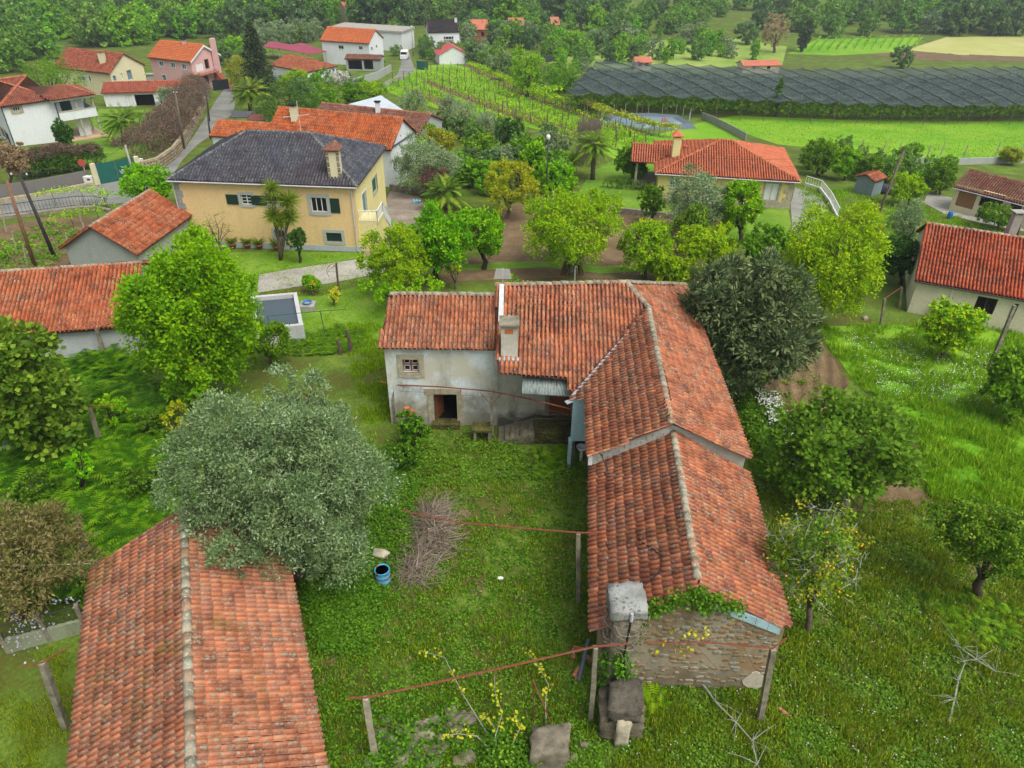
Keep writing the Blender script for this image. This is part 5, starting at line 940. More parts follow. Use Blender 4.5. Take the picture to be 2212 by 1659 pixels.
# ---- far woods
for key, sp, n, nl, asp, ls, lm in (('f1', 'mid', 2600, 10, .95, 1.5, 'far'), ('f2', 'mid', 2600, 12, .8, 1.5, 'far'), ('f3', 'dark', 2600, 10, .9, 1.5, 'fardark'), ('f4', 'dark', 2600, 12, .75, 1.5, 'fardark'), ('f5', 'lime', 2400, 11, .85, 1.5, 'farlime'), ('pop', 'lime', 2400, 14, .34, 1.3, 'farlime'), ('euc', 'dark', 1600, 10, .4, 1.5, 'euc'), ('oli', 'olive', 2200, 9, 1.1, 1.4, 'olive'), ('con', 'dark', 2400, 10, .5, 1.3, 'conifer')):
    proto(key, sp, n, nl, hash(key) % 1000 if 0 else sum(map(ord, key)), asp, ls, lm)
def wood(poly, n, kinds, hmin, hmax, label, group, seed, name=None, mind=14):
    """trees standing where the photo's wood stands; poly in pixels at the trees' feet"""
    g = random.Random(seed); xs_ = [p[0] for p in poly]; ys_ = [p[1] for p in poly]; pts = []; t = 0
    while len(pts) < n and t < n*60:
        t += 1; q = (g.uniform(min(xs_), max(xs_)), g.uniform(min(ys_), max(ys_)))
        if not inpoly(A_([q]), poly)[0] or any((q[0]-a)**2+(3.2*(q[1]-b))**2 < mind**2 for a, b in pts): continue
        pts.append(q)
    for q in pts:
        key = g.choice(kinds); p = G(*q); stand(key, {'pop': 'poplar_tree', 'oli': 'olive_tree', 'euc': 'eucalyptus_tree', 'f3': 'oak_tree', 'f4': 'oak_tree', 'f5': 'willow_tree'}.get(key, 'woodland_tree'), label[key] if isinstance(label, dict) else label, 'tree', p, g.uniform(hmin, hmax), g.uniform(.9, 1.25), group, g.uniform(0, 6.28))
DK = lambda s: {'f1': 'mid green round tree '+s, 'f2': 'mid green round tree '+s, 'f3': 'deep green heavy tree '+s, 'f4': 'deep green heavy tree '+s, 'f5': 'fresh yellow-green tree '+s, 'pop': 'slim light green poplar '+s, 'euc': 'thin dark eucalyptus '+s, 'oli': 'small silvery olive '+s}
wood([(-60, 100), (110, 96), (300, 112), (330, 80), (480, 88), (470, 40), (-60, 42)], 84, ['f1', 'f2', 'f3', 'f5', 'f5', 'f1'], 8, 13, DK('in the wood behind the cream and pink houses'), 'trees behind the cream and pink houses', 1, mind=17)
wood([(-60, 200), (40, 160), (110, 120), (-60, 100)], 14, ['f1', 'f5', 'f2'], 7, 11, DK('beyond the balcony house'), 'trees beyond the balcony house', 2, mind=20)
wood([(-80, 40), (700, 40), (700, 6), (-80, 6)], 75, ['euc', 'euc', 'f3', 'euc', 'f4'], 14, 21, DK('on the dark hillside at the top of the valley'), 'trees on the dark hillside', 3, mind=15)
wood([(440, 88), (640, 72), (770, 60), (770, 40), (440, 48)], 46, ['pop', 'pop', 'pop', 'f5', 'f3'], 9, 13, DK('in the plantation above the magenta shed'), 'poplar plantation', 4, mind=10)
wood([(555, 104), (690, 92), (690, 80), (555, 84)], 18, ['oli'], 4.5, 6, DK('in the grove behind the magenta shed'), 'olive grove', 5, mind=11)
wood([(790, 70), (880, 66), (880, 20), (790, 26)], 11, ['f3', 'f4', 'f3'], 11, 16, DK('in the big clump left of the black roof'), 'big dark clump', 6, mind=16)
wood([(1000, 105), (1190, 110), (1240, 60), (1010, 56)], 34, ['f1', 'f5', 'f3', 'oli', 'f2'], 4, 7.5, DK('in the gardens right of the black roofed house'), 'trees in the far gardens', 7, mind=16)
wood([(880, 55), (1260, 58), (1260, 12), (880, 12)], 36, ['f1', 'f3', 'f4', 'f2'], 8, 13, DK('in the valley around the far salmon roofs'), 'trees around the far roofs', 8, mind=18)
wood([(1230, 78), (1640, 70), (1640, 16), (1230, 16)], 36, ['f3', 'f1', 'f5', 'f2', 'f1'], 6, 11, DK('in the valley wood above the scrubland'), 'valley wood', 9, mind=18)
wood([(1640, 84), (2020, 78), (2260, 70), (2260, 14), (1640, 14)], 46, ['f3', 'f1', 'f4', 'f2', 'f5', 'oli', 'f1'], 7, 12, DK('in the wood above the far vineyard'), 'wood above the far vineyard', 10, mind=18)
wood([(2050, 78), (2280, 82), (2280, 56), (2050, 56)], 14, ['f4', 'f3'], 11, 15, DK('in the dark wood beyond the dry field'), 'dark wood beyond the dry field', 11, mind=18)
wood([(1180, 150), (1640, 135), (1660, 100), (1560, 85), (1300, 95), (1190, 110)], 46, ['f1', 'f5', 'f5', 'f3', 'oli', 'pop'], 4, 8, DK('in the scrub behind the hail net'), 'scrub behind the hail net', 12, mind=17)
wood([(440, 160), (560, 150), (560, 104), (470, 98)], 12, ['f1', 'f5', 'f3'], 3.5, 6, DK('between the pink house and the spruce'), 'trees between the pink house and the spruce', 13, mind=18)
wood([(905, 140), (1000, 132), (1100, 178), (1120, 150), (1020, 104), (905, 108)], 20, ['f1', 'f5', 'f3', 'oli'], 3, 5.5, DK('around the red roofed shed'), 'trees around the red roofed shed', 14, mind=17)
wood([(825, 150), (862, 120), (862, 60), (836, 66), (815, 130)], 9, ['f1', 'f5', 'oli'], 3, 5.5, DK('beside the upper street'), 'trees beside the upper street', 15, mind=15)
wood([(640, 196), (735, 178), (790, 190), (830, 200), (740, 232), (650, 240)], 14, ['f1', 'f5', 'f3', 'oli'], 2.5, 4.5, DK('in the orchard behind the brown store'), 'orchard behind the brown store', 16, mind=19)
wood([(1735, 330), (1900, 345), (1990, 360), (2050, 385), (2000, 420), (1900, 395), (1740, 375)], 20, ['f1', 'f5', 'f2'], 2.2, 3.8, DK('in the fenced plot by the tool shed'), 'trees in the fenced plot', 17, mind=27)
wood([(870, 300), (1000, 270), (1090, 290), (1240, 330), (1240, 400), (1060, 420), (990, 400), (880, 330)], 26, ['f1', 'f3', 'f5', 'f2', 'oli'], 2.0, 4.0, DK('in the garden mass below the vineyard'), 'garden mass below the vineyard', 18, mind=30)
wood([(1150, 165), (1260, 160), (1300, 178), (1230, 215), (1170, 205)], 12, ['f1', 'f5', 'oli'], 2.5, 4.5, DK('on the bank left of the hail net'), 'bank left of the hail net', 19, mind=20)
stand('pop', 'poplar_tree', 'tall bright poplar towering right of the black roofed house', 'tree', G(1092, 76), 18, 1.4)
stand('f3', 'woodland_tree', 'lone round dark tree behind the hail net', 'tree', G(1943, 147), 6.5, 1.1); stand('con', 'cypress_tree', 'single pointed dark tree beside the bamboo clump', 'tree', G(1731, 112), 8.5, 1.1)
tree('beige', 'tall tawny bamboo clump above the hail net', (1640, 26, 1706, 108), (1672, 114), 5000, 12, 300, ls=2.6, name='bamboo_clump', cat='bamboo')
# ------------------------------------------------------------------ ground sheets
drape('road', [(-60, 434), (0, 429), (145, 404), (195, 394), (300, 378), (330, 372), (365, 350), (395, 325), (415, 300), (450, 245), (470, 212), (485, 192), (500, 192), (508, 215), (505, 245), (480, 262), (462, 290), (430, 310), (395, 345), (360, 400), (330, 432), (240, 442), (170, 447), (0, 468), (-60, 476)], M_asphalt, .03)
drape('street', [(815, 186), (830, 178), (858, 162), (866, 140), (866, 112), (884, 112), (892, 138), (897, 152), (876, 170), (850, 180), (826, 192)], M_asphalt, .03)
drape('driveway', [(559, 594), (640, 580), (781, 559), (835, 552), (850, 575), (831, 589), (706, 614), (649, 619), (557, 633)], M_cobble, .03, 1.5)
drape('yard', [(843, 412), (905, 425), (930, 445), (905, 475), (860, 510), (835, 552), (781, 559), (800, 520)], ground_mat('gravel_yard', [(.35, hx('6a5f52')), (.5, hx('857a6c')), (.65, hx('a09688'))], .5, 7.), .02)
drape('garden_plot', [(1080, 445), (1150, 438), (1345, 462), (1455, 472), (1500, 560), (1470, 606), (1200, 600), (950, 610), (955, 572), (1075, 545), (1090, 490)], M_soil, .012, 1.5)
drape('grass_path', [(985, 574), (1100, 566), (1180, 566), (1300, 576), (1440, 570), (1440, 583), (1300, 592), (1180, 578), (990, 586)], M_lawn, .03, 1.5)
drape('lawn', [(400, 545), (770, 545), (781, 557), (640, 578), (555, 592), (560, 640), (660, 640), (690, 640), (840, 600), (845, 700), (800, 760), (660, 745), (560, 740), (300, 640)], M_lawn, .008)
drape('lawn', [(110, 345), (160, 312), (215, 235), (330, 238), (395, 245), (380, 275), (310, 330), (225, 352)], M_lawn, .012)
drape('lawn', [(1245, 420), (1280, 370), (1335, 342), (1410, 330), (1425, 430), (1440, 462), (1345, 455), (1250, 440)], M_lawn, .012)
drape('lawn', [(1560, 480), (1700, 440), (1710, 488), (1690, 510), (1560, 520)], M_lawn, .012)
drape('vineyard_ground', [(815, 190), (860, 166), (905, 143), (975, 138), (1040, 152), (1120, 195), (1230, 240), (1400, 292), (1405, 330), (1330, 345), (1240, 300), (1090, 262), (960, 240), (880, 215)], M_field, .012)
drape('vineyard_track', [(905, 176), (935, 176), (1100, 232), (1270, 292), (1290, 305), (1250, 300), (1080, 246)], M_soil, .03); drape('vineyard_track', [(880, 192), (905, 194), (1000, 232), (1030, 255), (960, 236)], M_soil, .03); drape('vineyard_edge', [(1000, 140), (1012, 140), (1150, 205), (1330, 270), (1400, 288), (1395, 294), (1310, 272), (1130, 208)], M_soil, .035)
drape('field', [(1540, 256), (1600, 250), (2260, 262), (2260, 352), (2000, 342), (1780, 322), (1680, 312), (1600, 285)], M_field, .012)
drape('field', [(1385, 300), (1480, 275), (1530, 260), (1600, 300), (1640, 330), (1400, 320)], M_field, .01)
drape('driveway', [(1718, 405), (1745, 412), (1775, 430), (1800, 470), (1760, 500), (1712, 505), (1708, 440)], ground_mat('grey_setts', [(.35, hx('6a6e72')), (.5, hx('7f8388')), (.65, hx('94989c'))], .5, 9.), .02, 1.5)
drape('dry_field', [(1955, 108), (2045, 80), (2300, 77), (2300, 125), (2080, 119)], M_dryfield, .02, 8); drape('far_vineyard_ground', [(1700, 116), (1765, 84), (1995, 81), (1950, 112), (1800, 120)], M_field, .02, 8); drape('ploughed_strip', [(1870, 118), (1960, 110), (2300, 126), (2300, 134), (2000, 130)], M_soil, .02, 8)
drape('scrubland', [(1180, 135), (1200, 108), (1300, 92), (1560, 80), (1700, 100), (1690, 140), (1220, 148)], ground_mat('scrub_ground', [(.35, hx('5a7a30')), (.5, hx('7a9448')), (.65, hx('98a060'))], .1, 1.), .02, 8)
drape('yard', [(2005, 415), (2060, 428), (2150, 470), (2212, 490), (2212, 500), (2120, 482), (2040, 462), (1995, 438)], M_conc, .02, 2)
fur = lambda x, y: .07*math.sin((x*.94-y*.34)*2*math.pi/.75)
drape('vegetable_bed', [(1700, 735), (1765, 728), (1834, 831), (1795, 880), (1725, 965), (1672, 950), (1638, 862)], M_soil, .06, .28, amp=fur)
drape('bare_soil', [(1790, 1020), (1890, 990), (2010, 1075), (1970, 1105), (1830, 1105)], M_soil, .012, 1.5)
drape('vegetable_bed', [(-60, 505), (100, 470), (245, 470), (190, 545), (110, 600), (-60, 610)], M_soil, .06, .6, amp=lambda x, y: .06*math.sin((x*.8+y*.6)*2*math.pi/1.1))
drape('meadow', [(1760, 705), (2260, 700), (2260, 1110), (2010, 1075), (1985, 930), (1850, 830)], M_field, .006)
# bare patches in the court
for pts in ([(950, 1110), (1010, 1100), (1030, 1140), (985, 1160)], [(1010, 1240), (1060, 1235), (1040, 1290), (990, 1270)], [(690, 1390), (745, 1380), (750, 1480), (700, 1470)], [(1890, 1330), (1960, 1360), (1930, 1420), (1880, 1400)], [(2080, 1170), (2200, 1190), (2190, 1250), (2090, 1240)]): drape('bare_soil', pts, M_soil, .01, 1.)
# ------------------------------------------------------------------ grass, weeds, ferns (uncountable)
def scatter(poly, n):
    xs_ = [p[0] for p in poly]; ys_ = [p[1] for p in poly]; Q = np.stack([NR.uniform(min(xs_), max(xs_), n*3), NR.uniform(min(ys_), max(ys_), n*3)], 1); Q = Q[inpoly(Q, poly)][:n]
    d = _F[None]*FPX+CR[None]*(Q[:, 0]-1106)[:, None]+CU[None]*(829.5-Q[:, 1])[:, None]; P = np.zeros((len(Q), 3)); z = np.zeros(len(Q))
    for _ in range(25): t = (z-CAM_H)/d[:, 2]; P = A_([0, 0, CAM_H])+d*t[:, None]; z = z*.4+.6*T(P[:, 0], P[:, 1])
    P[:, 2] = T(P[:, 0], P[:, 1]); return P
def turf(name, poly, n, h, w, lm, label, tuft=9, spread=.12, lean=.5, seed=0, thin=True):
    """n tufts of blades"""
    P = scatter(poly, n); q_ = np.sin(P[:, 0]*1.9+1.7*np.sin(P[:, 1]*.8))+np.sin(P[:, 1]*2.3+1.3*np.sin(P[:, 0]*1.1))+.6*np.sin(P[:, 0]*5.1+P[:, 1]*3.7); P = P[NR.random(len(P)) < np.clip(.5+.45*q_, .02, 1)] if thin else P; k = len(P); hs = NR.uniform(.45, 1.3, k)**1.3*h; C = np.repeat(P, tuft, 0)+np.concatenate([NR.normal(0, spread, (k*tuft, 2)), np.zeros((k*tuft, 1))], 1); hh = np.repeat(hs, tuft)*NR.uniform(.6, 1.15, k*tuft)
    an = NR.uniform(0, 6.283, k*tuft); le = NR.uniform(.1, 1, k*tuft)*lean*hh; tip = C+np.stack([np.cos(an)*le, np.sin(an)*le, hh], 1); sd = np.stack([-np.sin(an), np.cos(an), 0*an], 1)*(w*NR.uniform(.6, 1.2, k*tuft))[:, None]; C[:, 2] -= .02
    mid = C*.45+tip*.55+np.stack([0*hh, 0*hh, hh*.12], 1); V = np.stack([C-sd*.5, C+sd*.5, mid+sd*.5, tip, mid-sd*.5], 1).reshape(-1, 3); n5 = np.arange(k*tuft)*5
    F = np.stack([n5, n5+1, n5+2, n5+4], 1); F2 = np.stack([n5+4, n5+2, n5+3, n5+3], 1); r = np.clip(np.repeat(NR.random(k), tuft)*.6+NR.random(k*tuft)*.4, 0, 1); me = bpy.data.meshes.new(name)
    F3 = np.stack([n5+4, n5+2, n5+3], 1); allv = np.concatenate([F.ravel(), F3.ravel()]).astype(np.int32); me.vertices.add(len(V)); me.vertices.foreach_set('co', V.astype(np.float32).ravel()); me.loops.add(len(allv)); me.loops.foreach_set('vertex_index', allv)
    ls = np.concatenate([np.arange(0, F.size, 4), F.size+np.arange(0, F3.size, 3)]).astype(np.int32); me.polygons.add(len(ls)); me.polygons.foreach_set('loop_start', ls); a = me.attributes.new('rnd', 'FLOAT', 'POINT'); a.data.foreach_set('value', np.repeat(r, 5).astype(np.float32)); me.update(calc_edges=True); me.materials.append(LEAF[lm])
    o = link(name, me); tag(o, label, 'grass', kind='stuff'); return o
COURT = [(850, 918), (960, 925), (1090, 938), (1110, 985), (1270, 990), (1278, 1400), (1330, 1680), (690, 1680), (640, 1290), (820, 1270), (870, 1090)]
EAST = [(1600, 870), (1640, 870), (1680, 960), (1800, 1090), (2010, 1085), (2260, 1120), (2260, 1700), (1320, 1700), (1375, 1478), (1655, 1490), (1705, 1350), (1620, 1000)]
MEAD = [(1760, 705), (2260, 700), (2260, 1110), (2010, 1080), (1985, 930), (1850, 830)]
turf('grass', COURT, 10500, .2, .024, 'grass', 'rough short grass of the farm court'); turf('dry_grass', COURT, 2600, .16, .022, 'beige', 'dry yellowed grass in the farm court'); turf('dry_grass', EAST, 4200, .2, .024, 'beige', 'dry yellowed tufts beside the stone gable'); turf('tussock', [(1700, 1250), (2212, 1300), (2212, 1680), (1500, 1680), (1680, 1420)], 90, .34, .03, 'fig', 'blue-green tussocks in the rough lawn', tuft=60, spread=.14, lean=1.); turf('grass', EAST, 25000, .26, .025, 'grass', 'tussocky grass beside the stone gable'); turf('grass', MEAD, 15000, .36, .03, 'grassbr', 'tall bright meadow grass below the cream cottage', lean=.9)
turf('grass', [(-40, 1400), (150, 1410), (150, 1700), (-40, 1700)], 1600, .16, .02, 'grass', 'thin grass beside the barn'); turf('grass', [(740, 700), (850, 700), (850, 900), (800, 960), (760, 800)], 2600, .22, .03, 'grassbr', 'grass strip beside the farmhouse gable')
turf('grass', [(400, 548), (840, 548), (830, 600), (840, 700), (660, 745), (560, 640)], 3600, .1, .04, 'grassbr', 'mown garden grass around the pool', tuft=6)
turf('grass', [(1540, 256), (2240, 262), (2240, 352), (1680, 312)], 3500, .16, .1, 'grassbr', 'lush grass of the wide field', tuft=5, spread=.6)
turf('grass', [(1720, 400), (1900, 420), (2000, 450), (2212, 520), (1990, 600), (1780, 560)], 5000, .3, .07, 'grassbr', 'grass slope below the fenced plot', tuft=7, spread=.25)
turf('grass', [(815, 190), (905, 145), (1040, 152), (1400, 292), (1405, 330), (960, 240)], 4200, .3, .14, 'grassbr', 'green grass between the vineyard rows', tuft=6, spread=.5)
def weeds(name, poly, n, size, lm, label, per=12, hgt=.18, cat='weeds', z0=.02):
    P = scatter(poly, n); k = len(P); C = np.repeat(P, per, 0)+np.concatenate([NR.normal(0, size*1.1, (k*per, 2)), NR.uniform(z0, hgt, (k*per, 1))], 1); ax = unit(np.concatenate([NR.normal(size=(k*per, 2)), NR.uniform(0, .7, (k*per, 1))], 1)); nn = unit(NR.normal(size=(k*per, 3))*.5+A_([0, 0, 1.]))
    V, F, r = leaf_quads(C, ax, nn, size*NR.uniform(.7, 1.3, k*per), size*.7*NR.uniform(.7, 1.2, k*per), np.clip(np.repeat(NR.random(k), per)*.6+NR.random(k*per)*.4, 0, 1)); o = link(name, mesh_np(name, V, F, LEAF[lm], r)); tag(o, label, cat, kind='stuff')
weeds('weeds', COURT, 2600, .1, 'ivy', 'broad-leaved weeds among the court grass'); weeds('weeds', EAST, 4200, .11, 'fig', 'broad-leaved weeds beside the stone gable')
weeds('weeds', [(780, 980), (870, 950), (905, 1060), (860, 1260), (740, 1290)], 800, .12, 'ivy', 'rank weeds between the olive and the brush heap', hgt=.35); weeds('weeds', [(640, 1200), (810, 1180), (830, 1290), (800, 1400), (690, 1420)], 1500, .12, 'ivy', 'dark weeds below the olive tree', hgt=.4); weeds('weeds', [(860, 950), (1090, 960), (1270, 1005), (1270, 1030), (860, 1060)], 420, .12, 'fig', 'lush weeds along the farmhouse foot', hgt=.28)
weeds('vegetable_plants', [(1660, 860), (1730, 770), (1790, 850), (1720, 940)], 22, .16, 'fig', 'young potato plants in the furrowed bed', per=24, hgt=.25, cat='crop'); weeds('vegetable_plants', [(0, 520), (100, 480), (190, 500), (100, 590), (0, 600)], 170, .2, 'mid', 'rows of leafy crops behind the road railing', per=18, hgt=.3, cat='crop')
weeds('wild_flowers', EAST, 420, .06, 'white', 'white daisies scattered in the tussock grass', per=2, hgt=.3, cat='flowers'); weeds('wild_flowers', [(1800, 720), (2212, 760), (2212, 900), (1900, 860)], 520, .08, 'white', 'white flowers in the tall meadow grass', per=4, hgt=.5, cat='flowers')
weeds('white_flowering_shrubs', [(1625, 865), (1660, 865), (1790, 1075), (1770, 1095), (1680, 990)], 110, .13, 'white', 'line of white flower heads beside the soil bed', per=12, hgt=.95, z0=.62, cat='flowers')
weeds('under_shrubs', [(1600, 850), (1660, 860), (1790, 1080), (1760, 1110), (1660, 1010), (1620, 960)], 1300, .15, 'ivy', 'leafy undergrowth along the right eave', per=14, hgt=.6, cat='undergrowth')
def fern_mesh(name, P, ln, label, per=7, lm='fern', mound=.0):
    P = P.copy(); P[:, 2] += mound*np.clip(np.sin(P[:, 0]*1.3+np.sin(P[:, 1]*.9))+np.sin(P[:, 1]*1.6+P[:, 0]*.5), 0, 2)*.5; k = len(P); n = k*per; C = np.repeat(P, per, 0); an = np.tile(np.arange(per)*6.283/per, k)+NR.uniform(-.5, .5, n)+np.repeat(NR.uniform(0, 6.28, k), per); L = ln*NR.uniform(.6, 1.2, n); dr = np.stack([np.cos(an), np.sin(an)], 1); Vs = []; Fs = []; S = 9
    ts = np.linspace(.12, 1, S); sd = np.stack([-np.sin(an), np.cos(an), 0*an], 1); idx = 0
    for q in range(S):
        t = ts[q]; p = C+np.concatenate([dr*(L*t*.85)[:, None], (L*(1.15*t-.75*t*t))[:, None]], 1); w = (L*.3*math.sin(math.pi*min(1, .18+t*.86))+.01)
        for s in (-1, 1):
            tip = p+sd*(s*w)[:, None]+np.concatenate([dr*(L*.09)[:, None], (-.05*L)[:, None]], 1); b1 = p-np.concatenate([dr*(L*.035)[:, None], 0*L[:, None]], 1); b2 = p+np.concatenate([dr*(L*.05)[:, None], 0*L[:, None]], 1)
            Vs += [b1, b2, tip]; Fs.append(np.stack([np.arange(n)+idx*n, np.arange(n)+(idx+1)*n, np.arange(n)+(idx+2)*n], 1)); idx += 3
    r = np.clip(np.repeat(NR.random(k), per)*.5+NR.random(n)*.5, 0, 1); o = link(name, mesh_np(name, np.concatenate(Vs), np.concatenate(Fs), LEAF[lm], np.tile(r, idx))); tag(o, label, 'ferns', kind='stuff'); return o
FERN = []
FERN = [(-60, 790), (120, 765), (300, 745), (330, 850), (420, 880), (420, 1000), (410, 1150), (300, 1225), (215, 1300), (-60, 1310)]
drape('fern_floor', FERN, ground_mat('fern_shade_soil', [(.35, hx('2c2a16')), (.5, hx('3c3c1e')), (.65, hx('4c5226'))], .8, 6.), .006)  # dark soil; the shade between the fronds is put into its colour
fern_mesh('fern_bed', scatter(FERN, 2500), .95, 'waist-high green ferns filling the plot below the long shed', mound=.7)
fern_mesh('fern_patch', scatter([(2000, 1300), (2120, 1280), (2200, 1330), (2180, 1400), (2040, 1380)], 26), .55, 'light green ferns under the orange bush', 8); fern_mesh('fern_patch', scatter([(1150, 975), (1240, 975), (1240, 1030), (1160, 1030)], 16), .6, 'ferns sprouting below the stair landing', 8); fern_mesh('fern_patch', scatter([(1395, 1500), (1440, 1500), (1430, 1545), (1395, 1545)], 4), .6, 'single bright fern clump at the gable foot', 9, 'grassbr'); fern_mesh('fern_patch', scatter([(620, 735), (740, 705), (800, 720), (770, 760), (640, 770)], 120), .5, 'ferns behind the pool wall'); fern_mesh('fern_patch', scatter([(1600, 870), (1650, 900), (1780, 1090), (1720, 1130), (1640, 1030)], 60), .55, 'ferns along the right eave')
for k_, (bb_, b2_) in enumerate((((20, 1010, 120, 1090), (70, 1092)), ((290, 880, 350, 940), (320, 945)), ((90, 820, 165, 880), (128, 886)), ((255, 1000, 340, 1075), (300, 1082)), ((330, 985, 385, 1040), (356, 1046)))): tree('ivy', ['bramble mound beside the lower fern saplings', 'bramble mound near the golden privet', 'bramble mound by the fig tree in the ferns', 'bramble mound close to the olive in the ferns', 'small bramble mound between privet and olive'][k_], bb_, b2_, 2600, 12, 430+k_, ls=.8, cat='shrub', name='bramble_bush')
weeds('nettles', [(-60, 790), (300, 745), (420, 880), (380, 1120), (-60, 1300)], 900, .16, 'ivy', 'dark undergrowth between the ferns', per=14, hgt=.45, cat='undergrowth')
# ------------------------------------------------------------------ posts, rails, small things
def post(label, base, top, wd=.14, mat=None, name='granite_post', group=None, cat='post', zt=None, taper=.85, cap=None):
    b = G(*base); t = atY(*top, b[1]); mb = MB(); g = random.Random(base[0]); ax = t-b; V = []; ns = 5
    for i in range(ns):
        q = b-A_([0, 0, .15])*(i == 0)+ax*i/(ns-1); s = wd*(1-(1-taper)*i/(ns-1))/2
        for (sx, sy) in ((-1, -1), (1, -1), (1, 1), (-1, 1)): V.append(q+A_([sx*s+g.uniform(-.012, .012), sy*s+g.uniform(-.012, .012), 0]))
    F = [(3, 2, 1, 0), tuple(range(4*ns-4, 4*ns))]+[(i*4+k, i*4+(k+1) % 4, i*4+4+(k+1) % 4, i*4+4+k) for i in range(ns-1) for k in range(4)]
    mb.add(V, F); mb.solo(name, mat or M_gran, label, cat, group); return t
GP = 'granite posts of the old vine trellises'
t1 = post('granite post against the blue front wall corner', (853, 914), (847, 832), .17, group=GP); t2 = post('slim granite post standing by the stone table', (1064, 943), (1061, 846), .16, group=GP); t3 = post('granite post before the closet wall', (1238, 1000), (1238, 886), .16, group=GP)
t4 = post('granite post beside the left eave of the lower wing', (1249, 1300), (1249, 1152), .17, group=GP); t5 = post('pale granite post at the rubble heap', (810, 1637), (790, 1508), .18, M_granL, group=GP); t6 = post('leaning granite post at the stone block and tower', (1276, 1555), (1287, 1398), .17, group=GP); t7 = post('black-footed granite post at the gable corner', (1641, 1557), (1670, 1402), .2, group=GP)
post('mossy granite post on the grass left of the barn', (142, 1572), (92, 1432), .2, group=GP); post('granite post under the wisteria tangle', (192, 1212), (166, 1128), .2, group=GP); post('granite post rising from the ferns beside the rusty bar', (218, 958), (193, 880), .18, group=GP); post('granite post standing against the long shed wall', (232, 787), (208, 710), .18, group=GP)
post('granite post of the meadow frame, lower one', (1903, 702), (1911, 645), .16, group=GP); post('granite post of the meadow frame, upper one', (1943, 665), (1948, 620), .16, group=GP); post('tall leaning granite post before the cottage window', (2136, 798), (2192, 660), .2, group=GP); post('stubby post by the pool wall', (617, 735), (612, 697), .14, group=GP); post('bare post carrying the rusty wheel rim at the driveway', (733, 640), (726, 568), .13, M_bark, name='wooden_post'); post('wooden post in the garden soil behind the ridge', (1241, 615), (1243, 575), .14, M_barkg, name='wooden_post')
def rail(label, pts, r=.03, mat=None, name='rusty_rail', cat='rail', extra=None, group=None, n=5):
    mb = MB(); mb.tube(pts, r, n)
    if extra: extra(mb)
    return mb.solo(name, mat or M_rust, label, cat, group)
top = A_([0, 0, .03])
def braces(mb):
    for a, b in ((t1, t2), (t2, t3)):
        for f in (.12, .3, .5, .7, .88):
            q = a+(b-a)*f; mb.tube([q, q-A_([.06, 0, .28])], .01, 4)
        mb.tube([a-A_([0, 0, .32]), b-A_([0, 0, .32])], .008, 4)
    for t, s in ((t1, 1), (t2, -1), (t2, 1)): mb.tube([t-A_([0, 0, .8]), t+A_([s*.55, 0, -.05])], .015, 4)
rail('rusty trellis rail running past the farmhouse front wall', [t1+top-A_([.6, 0, -.2]), t1+top, (t1+t2)/2+top+A_([0, 0, .06]), t2+top, (t2+t3)/2+top+A_([0, 0, .05]), t3+top], .035, extra=braces)
rL = atz(868, 1103, t4[2]+.1); rail('rusty trellis bar spanning the court to the lower wing', [rL, atz(985, 1128, t4[2]+.06), atz(1130, 1141, t4[2]+.04), t4+top, t4+A_([.7, 0, .04])], .03)
rail('rusty trellis bar from the rubble heap to the tower', [t5+top-A_([.55, .02, 0]), t5+top, (t5+t6)/2+top-A_([0, 0, .03]), t6+top, t6+A_([1., .1, .06])], .034)
rail('rusty trellis bar across the stone gable', [atz(1390, 1388, t7[2]+.02), atz(1530, 1388, t7[2]+.05), t7+top, t7+A_([.5, .35, .06])], .03, extra=lambda mb: [mb.tube([t7+A_([-.9-k*1.4, 0, .02]), t7+A_([-.3-k*1.2, .02, -1.1])], .009, 4) for k in range(2)])
ta = atY(193, 880, G(218, 958)[1]); rail('rusty bar on the fern plot post', [ta+A_([-2.1, -.1, -.15]), ta+top, ta+A_([1.2, .1, .1])], .03); tb = atY(208, 710, G(232, 787)[1]); rail('thin rusty bar along the long shed wall', [tb+A_([-2.4, -.2, -.15]), tb+top, tb+A_([1.2, .3, .35])], .025)
rail('rusty bar joining the two meadow posts', [atY(1911, 645, G(1903, 702)[1]), atY(1948, 620, G(1943, 665)[1])], .03); tc = atY(92, 1432, G(142, 1572)[1]); rail('rusty bar on the mossy barn post', [tc+A_([-.6, -.1, -.1]), tc+top, tc+A_([.6, .4, .2])], .025)
# blue drum, boulder, litter
b = G(829, 1262); dr = thing('oil_drum', 'rusty light blue oil drum beside the brush pile', 'drum', b); rd = .29
def blue_mat():
    q = NB('chipped_blue_paint'); n = q.noise(5, 5, .65); c = q.mix(q.ramp(n, [(.54, 0.), (.62, 1.)]), hx('3f9cc0'), hx('6b4030')); return q.fin(c, .55, .3)
mb = MB(); mb.lathe(b, [(rd, -.02), (rd, .28), (rd+.015, .3), (rd, .32), (rd, .56), (rd+.015, .58), (rd, .6), (rd, .84), (rd+.018, .86), (rd-.01, .88), (rd-.03, .83)], 20); mb.build('body', blue_mat(), dr, True); mb = MB(); mb.lathe(b+A_([0, 0, .81]), [(rd-.02, 0), (rd-.02, .02)], 20); mb.build('lid', M_rust, dr)
for z in (.29, .57): mb = MB(); mb.lathe(b+A_([0, 0, z]), [(rd+.004, -.025), (rd+.026, 0), (rd+.004, .025)], 20); mb.build('hoop', M_rust, dr, True)
def rock(label, pix, d, seed, mat=None, name='boulder', group=None, cat='rock', dz=0):
    p = G(*pix); mb = MB(); mb.blob(p+A_([0, 0, d[2]*.22+dz]), d, .3, 1, seed=seed); return mb.solo(name, mat or M_granL, label, cat, group)
rock('pale boulder right behind the blue drum', (826, 1206), (.8, .65, .8), 4)
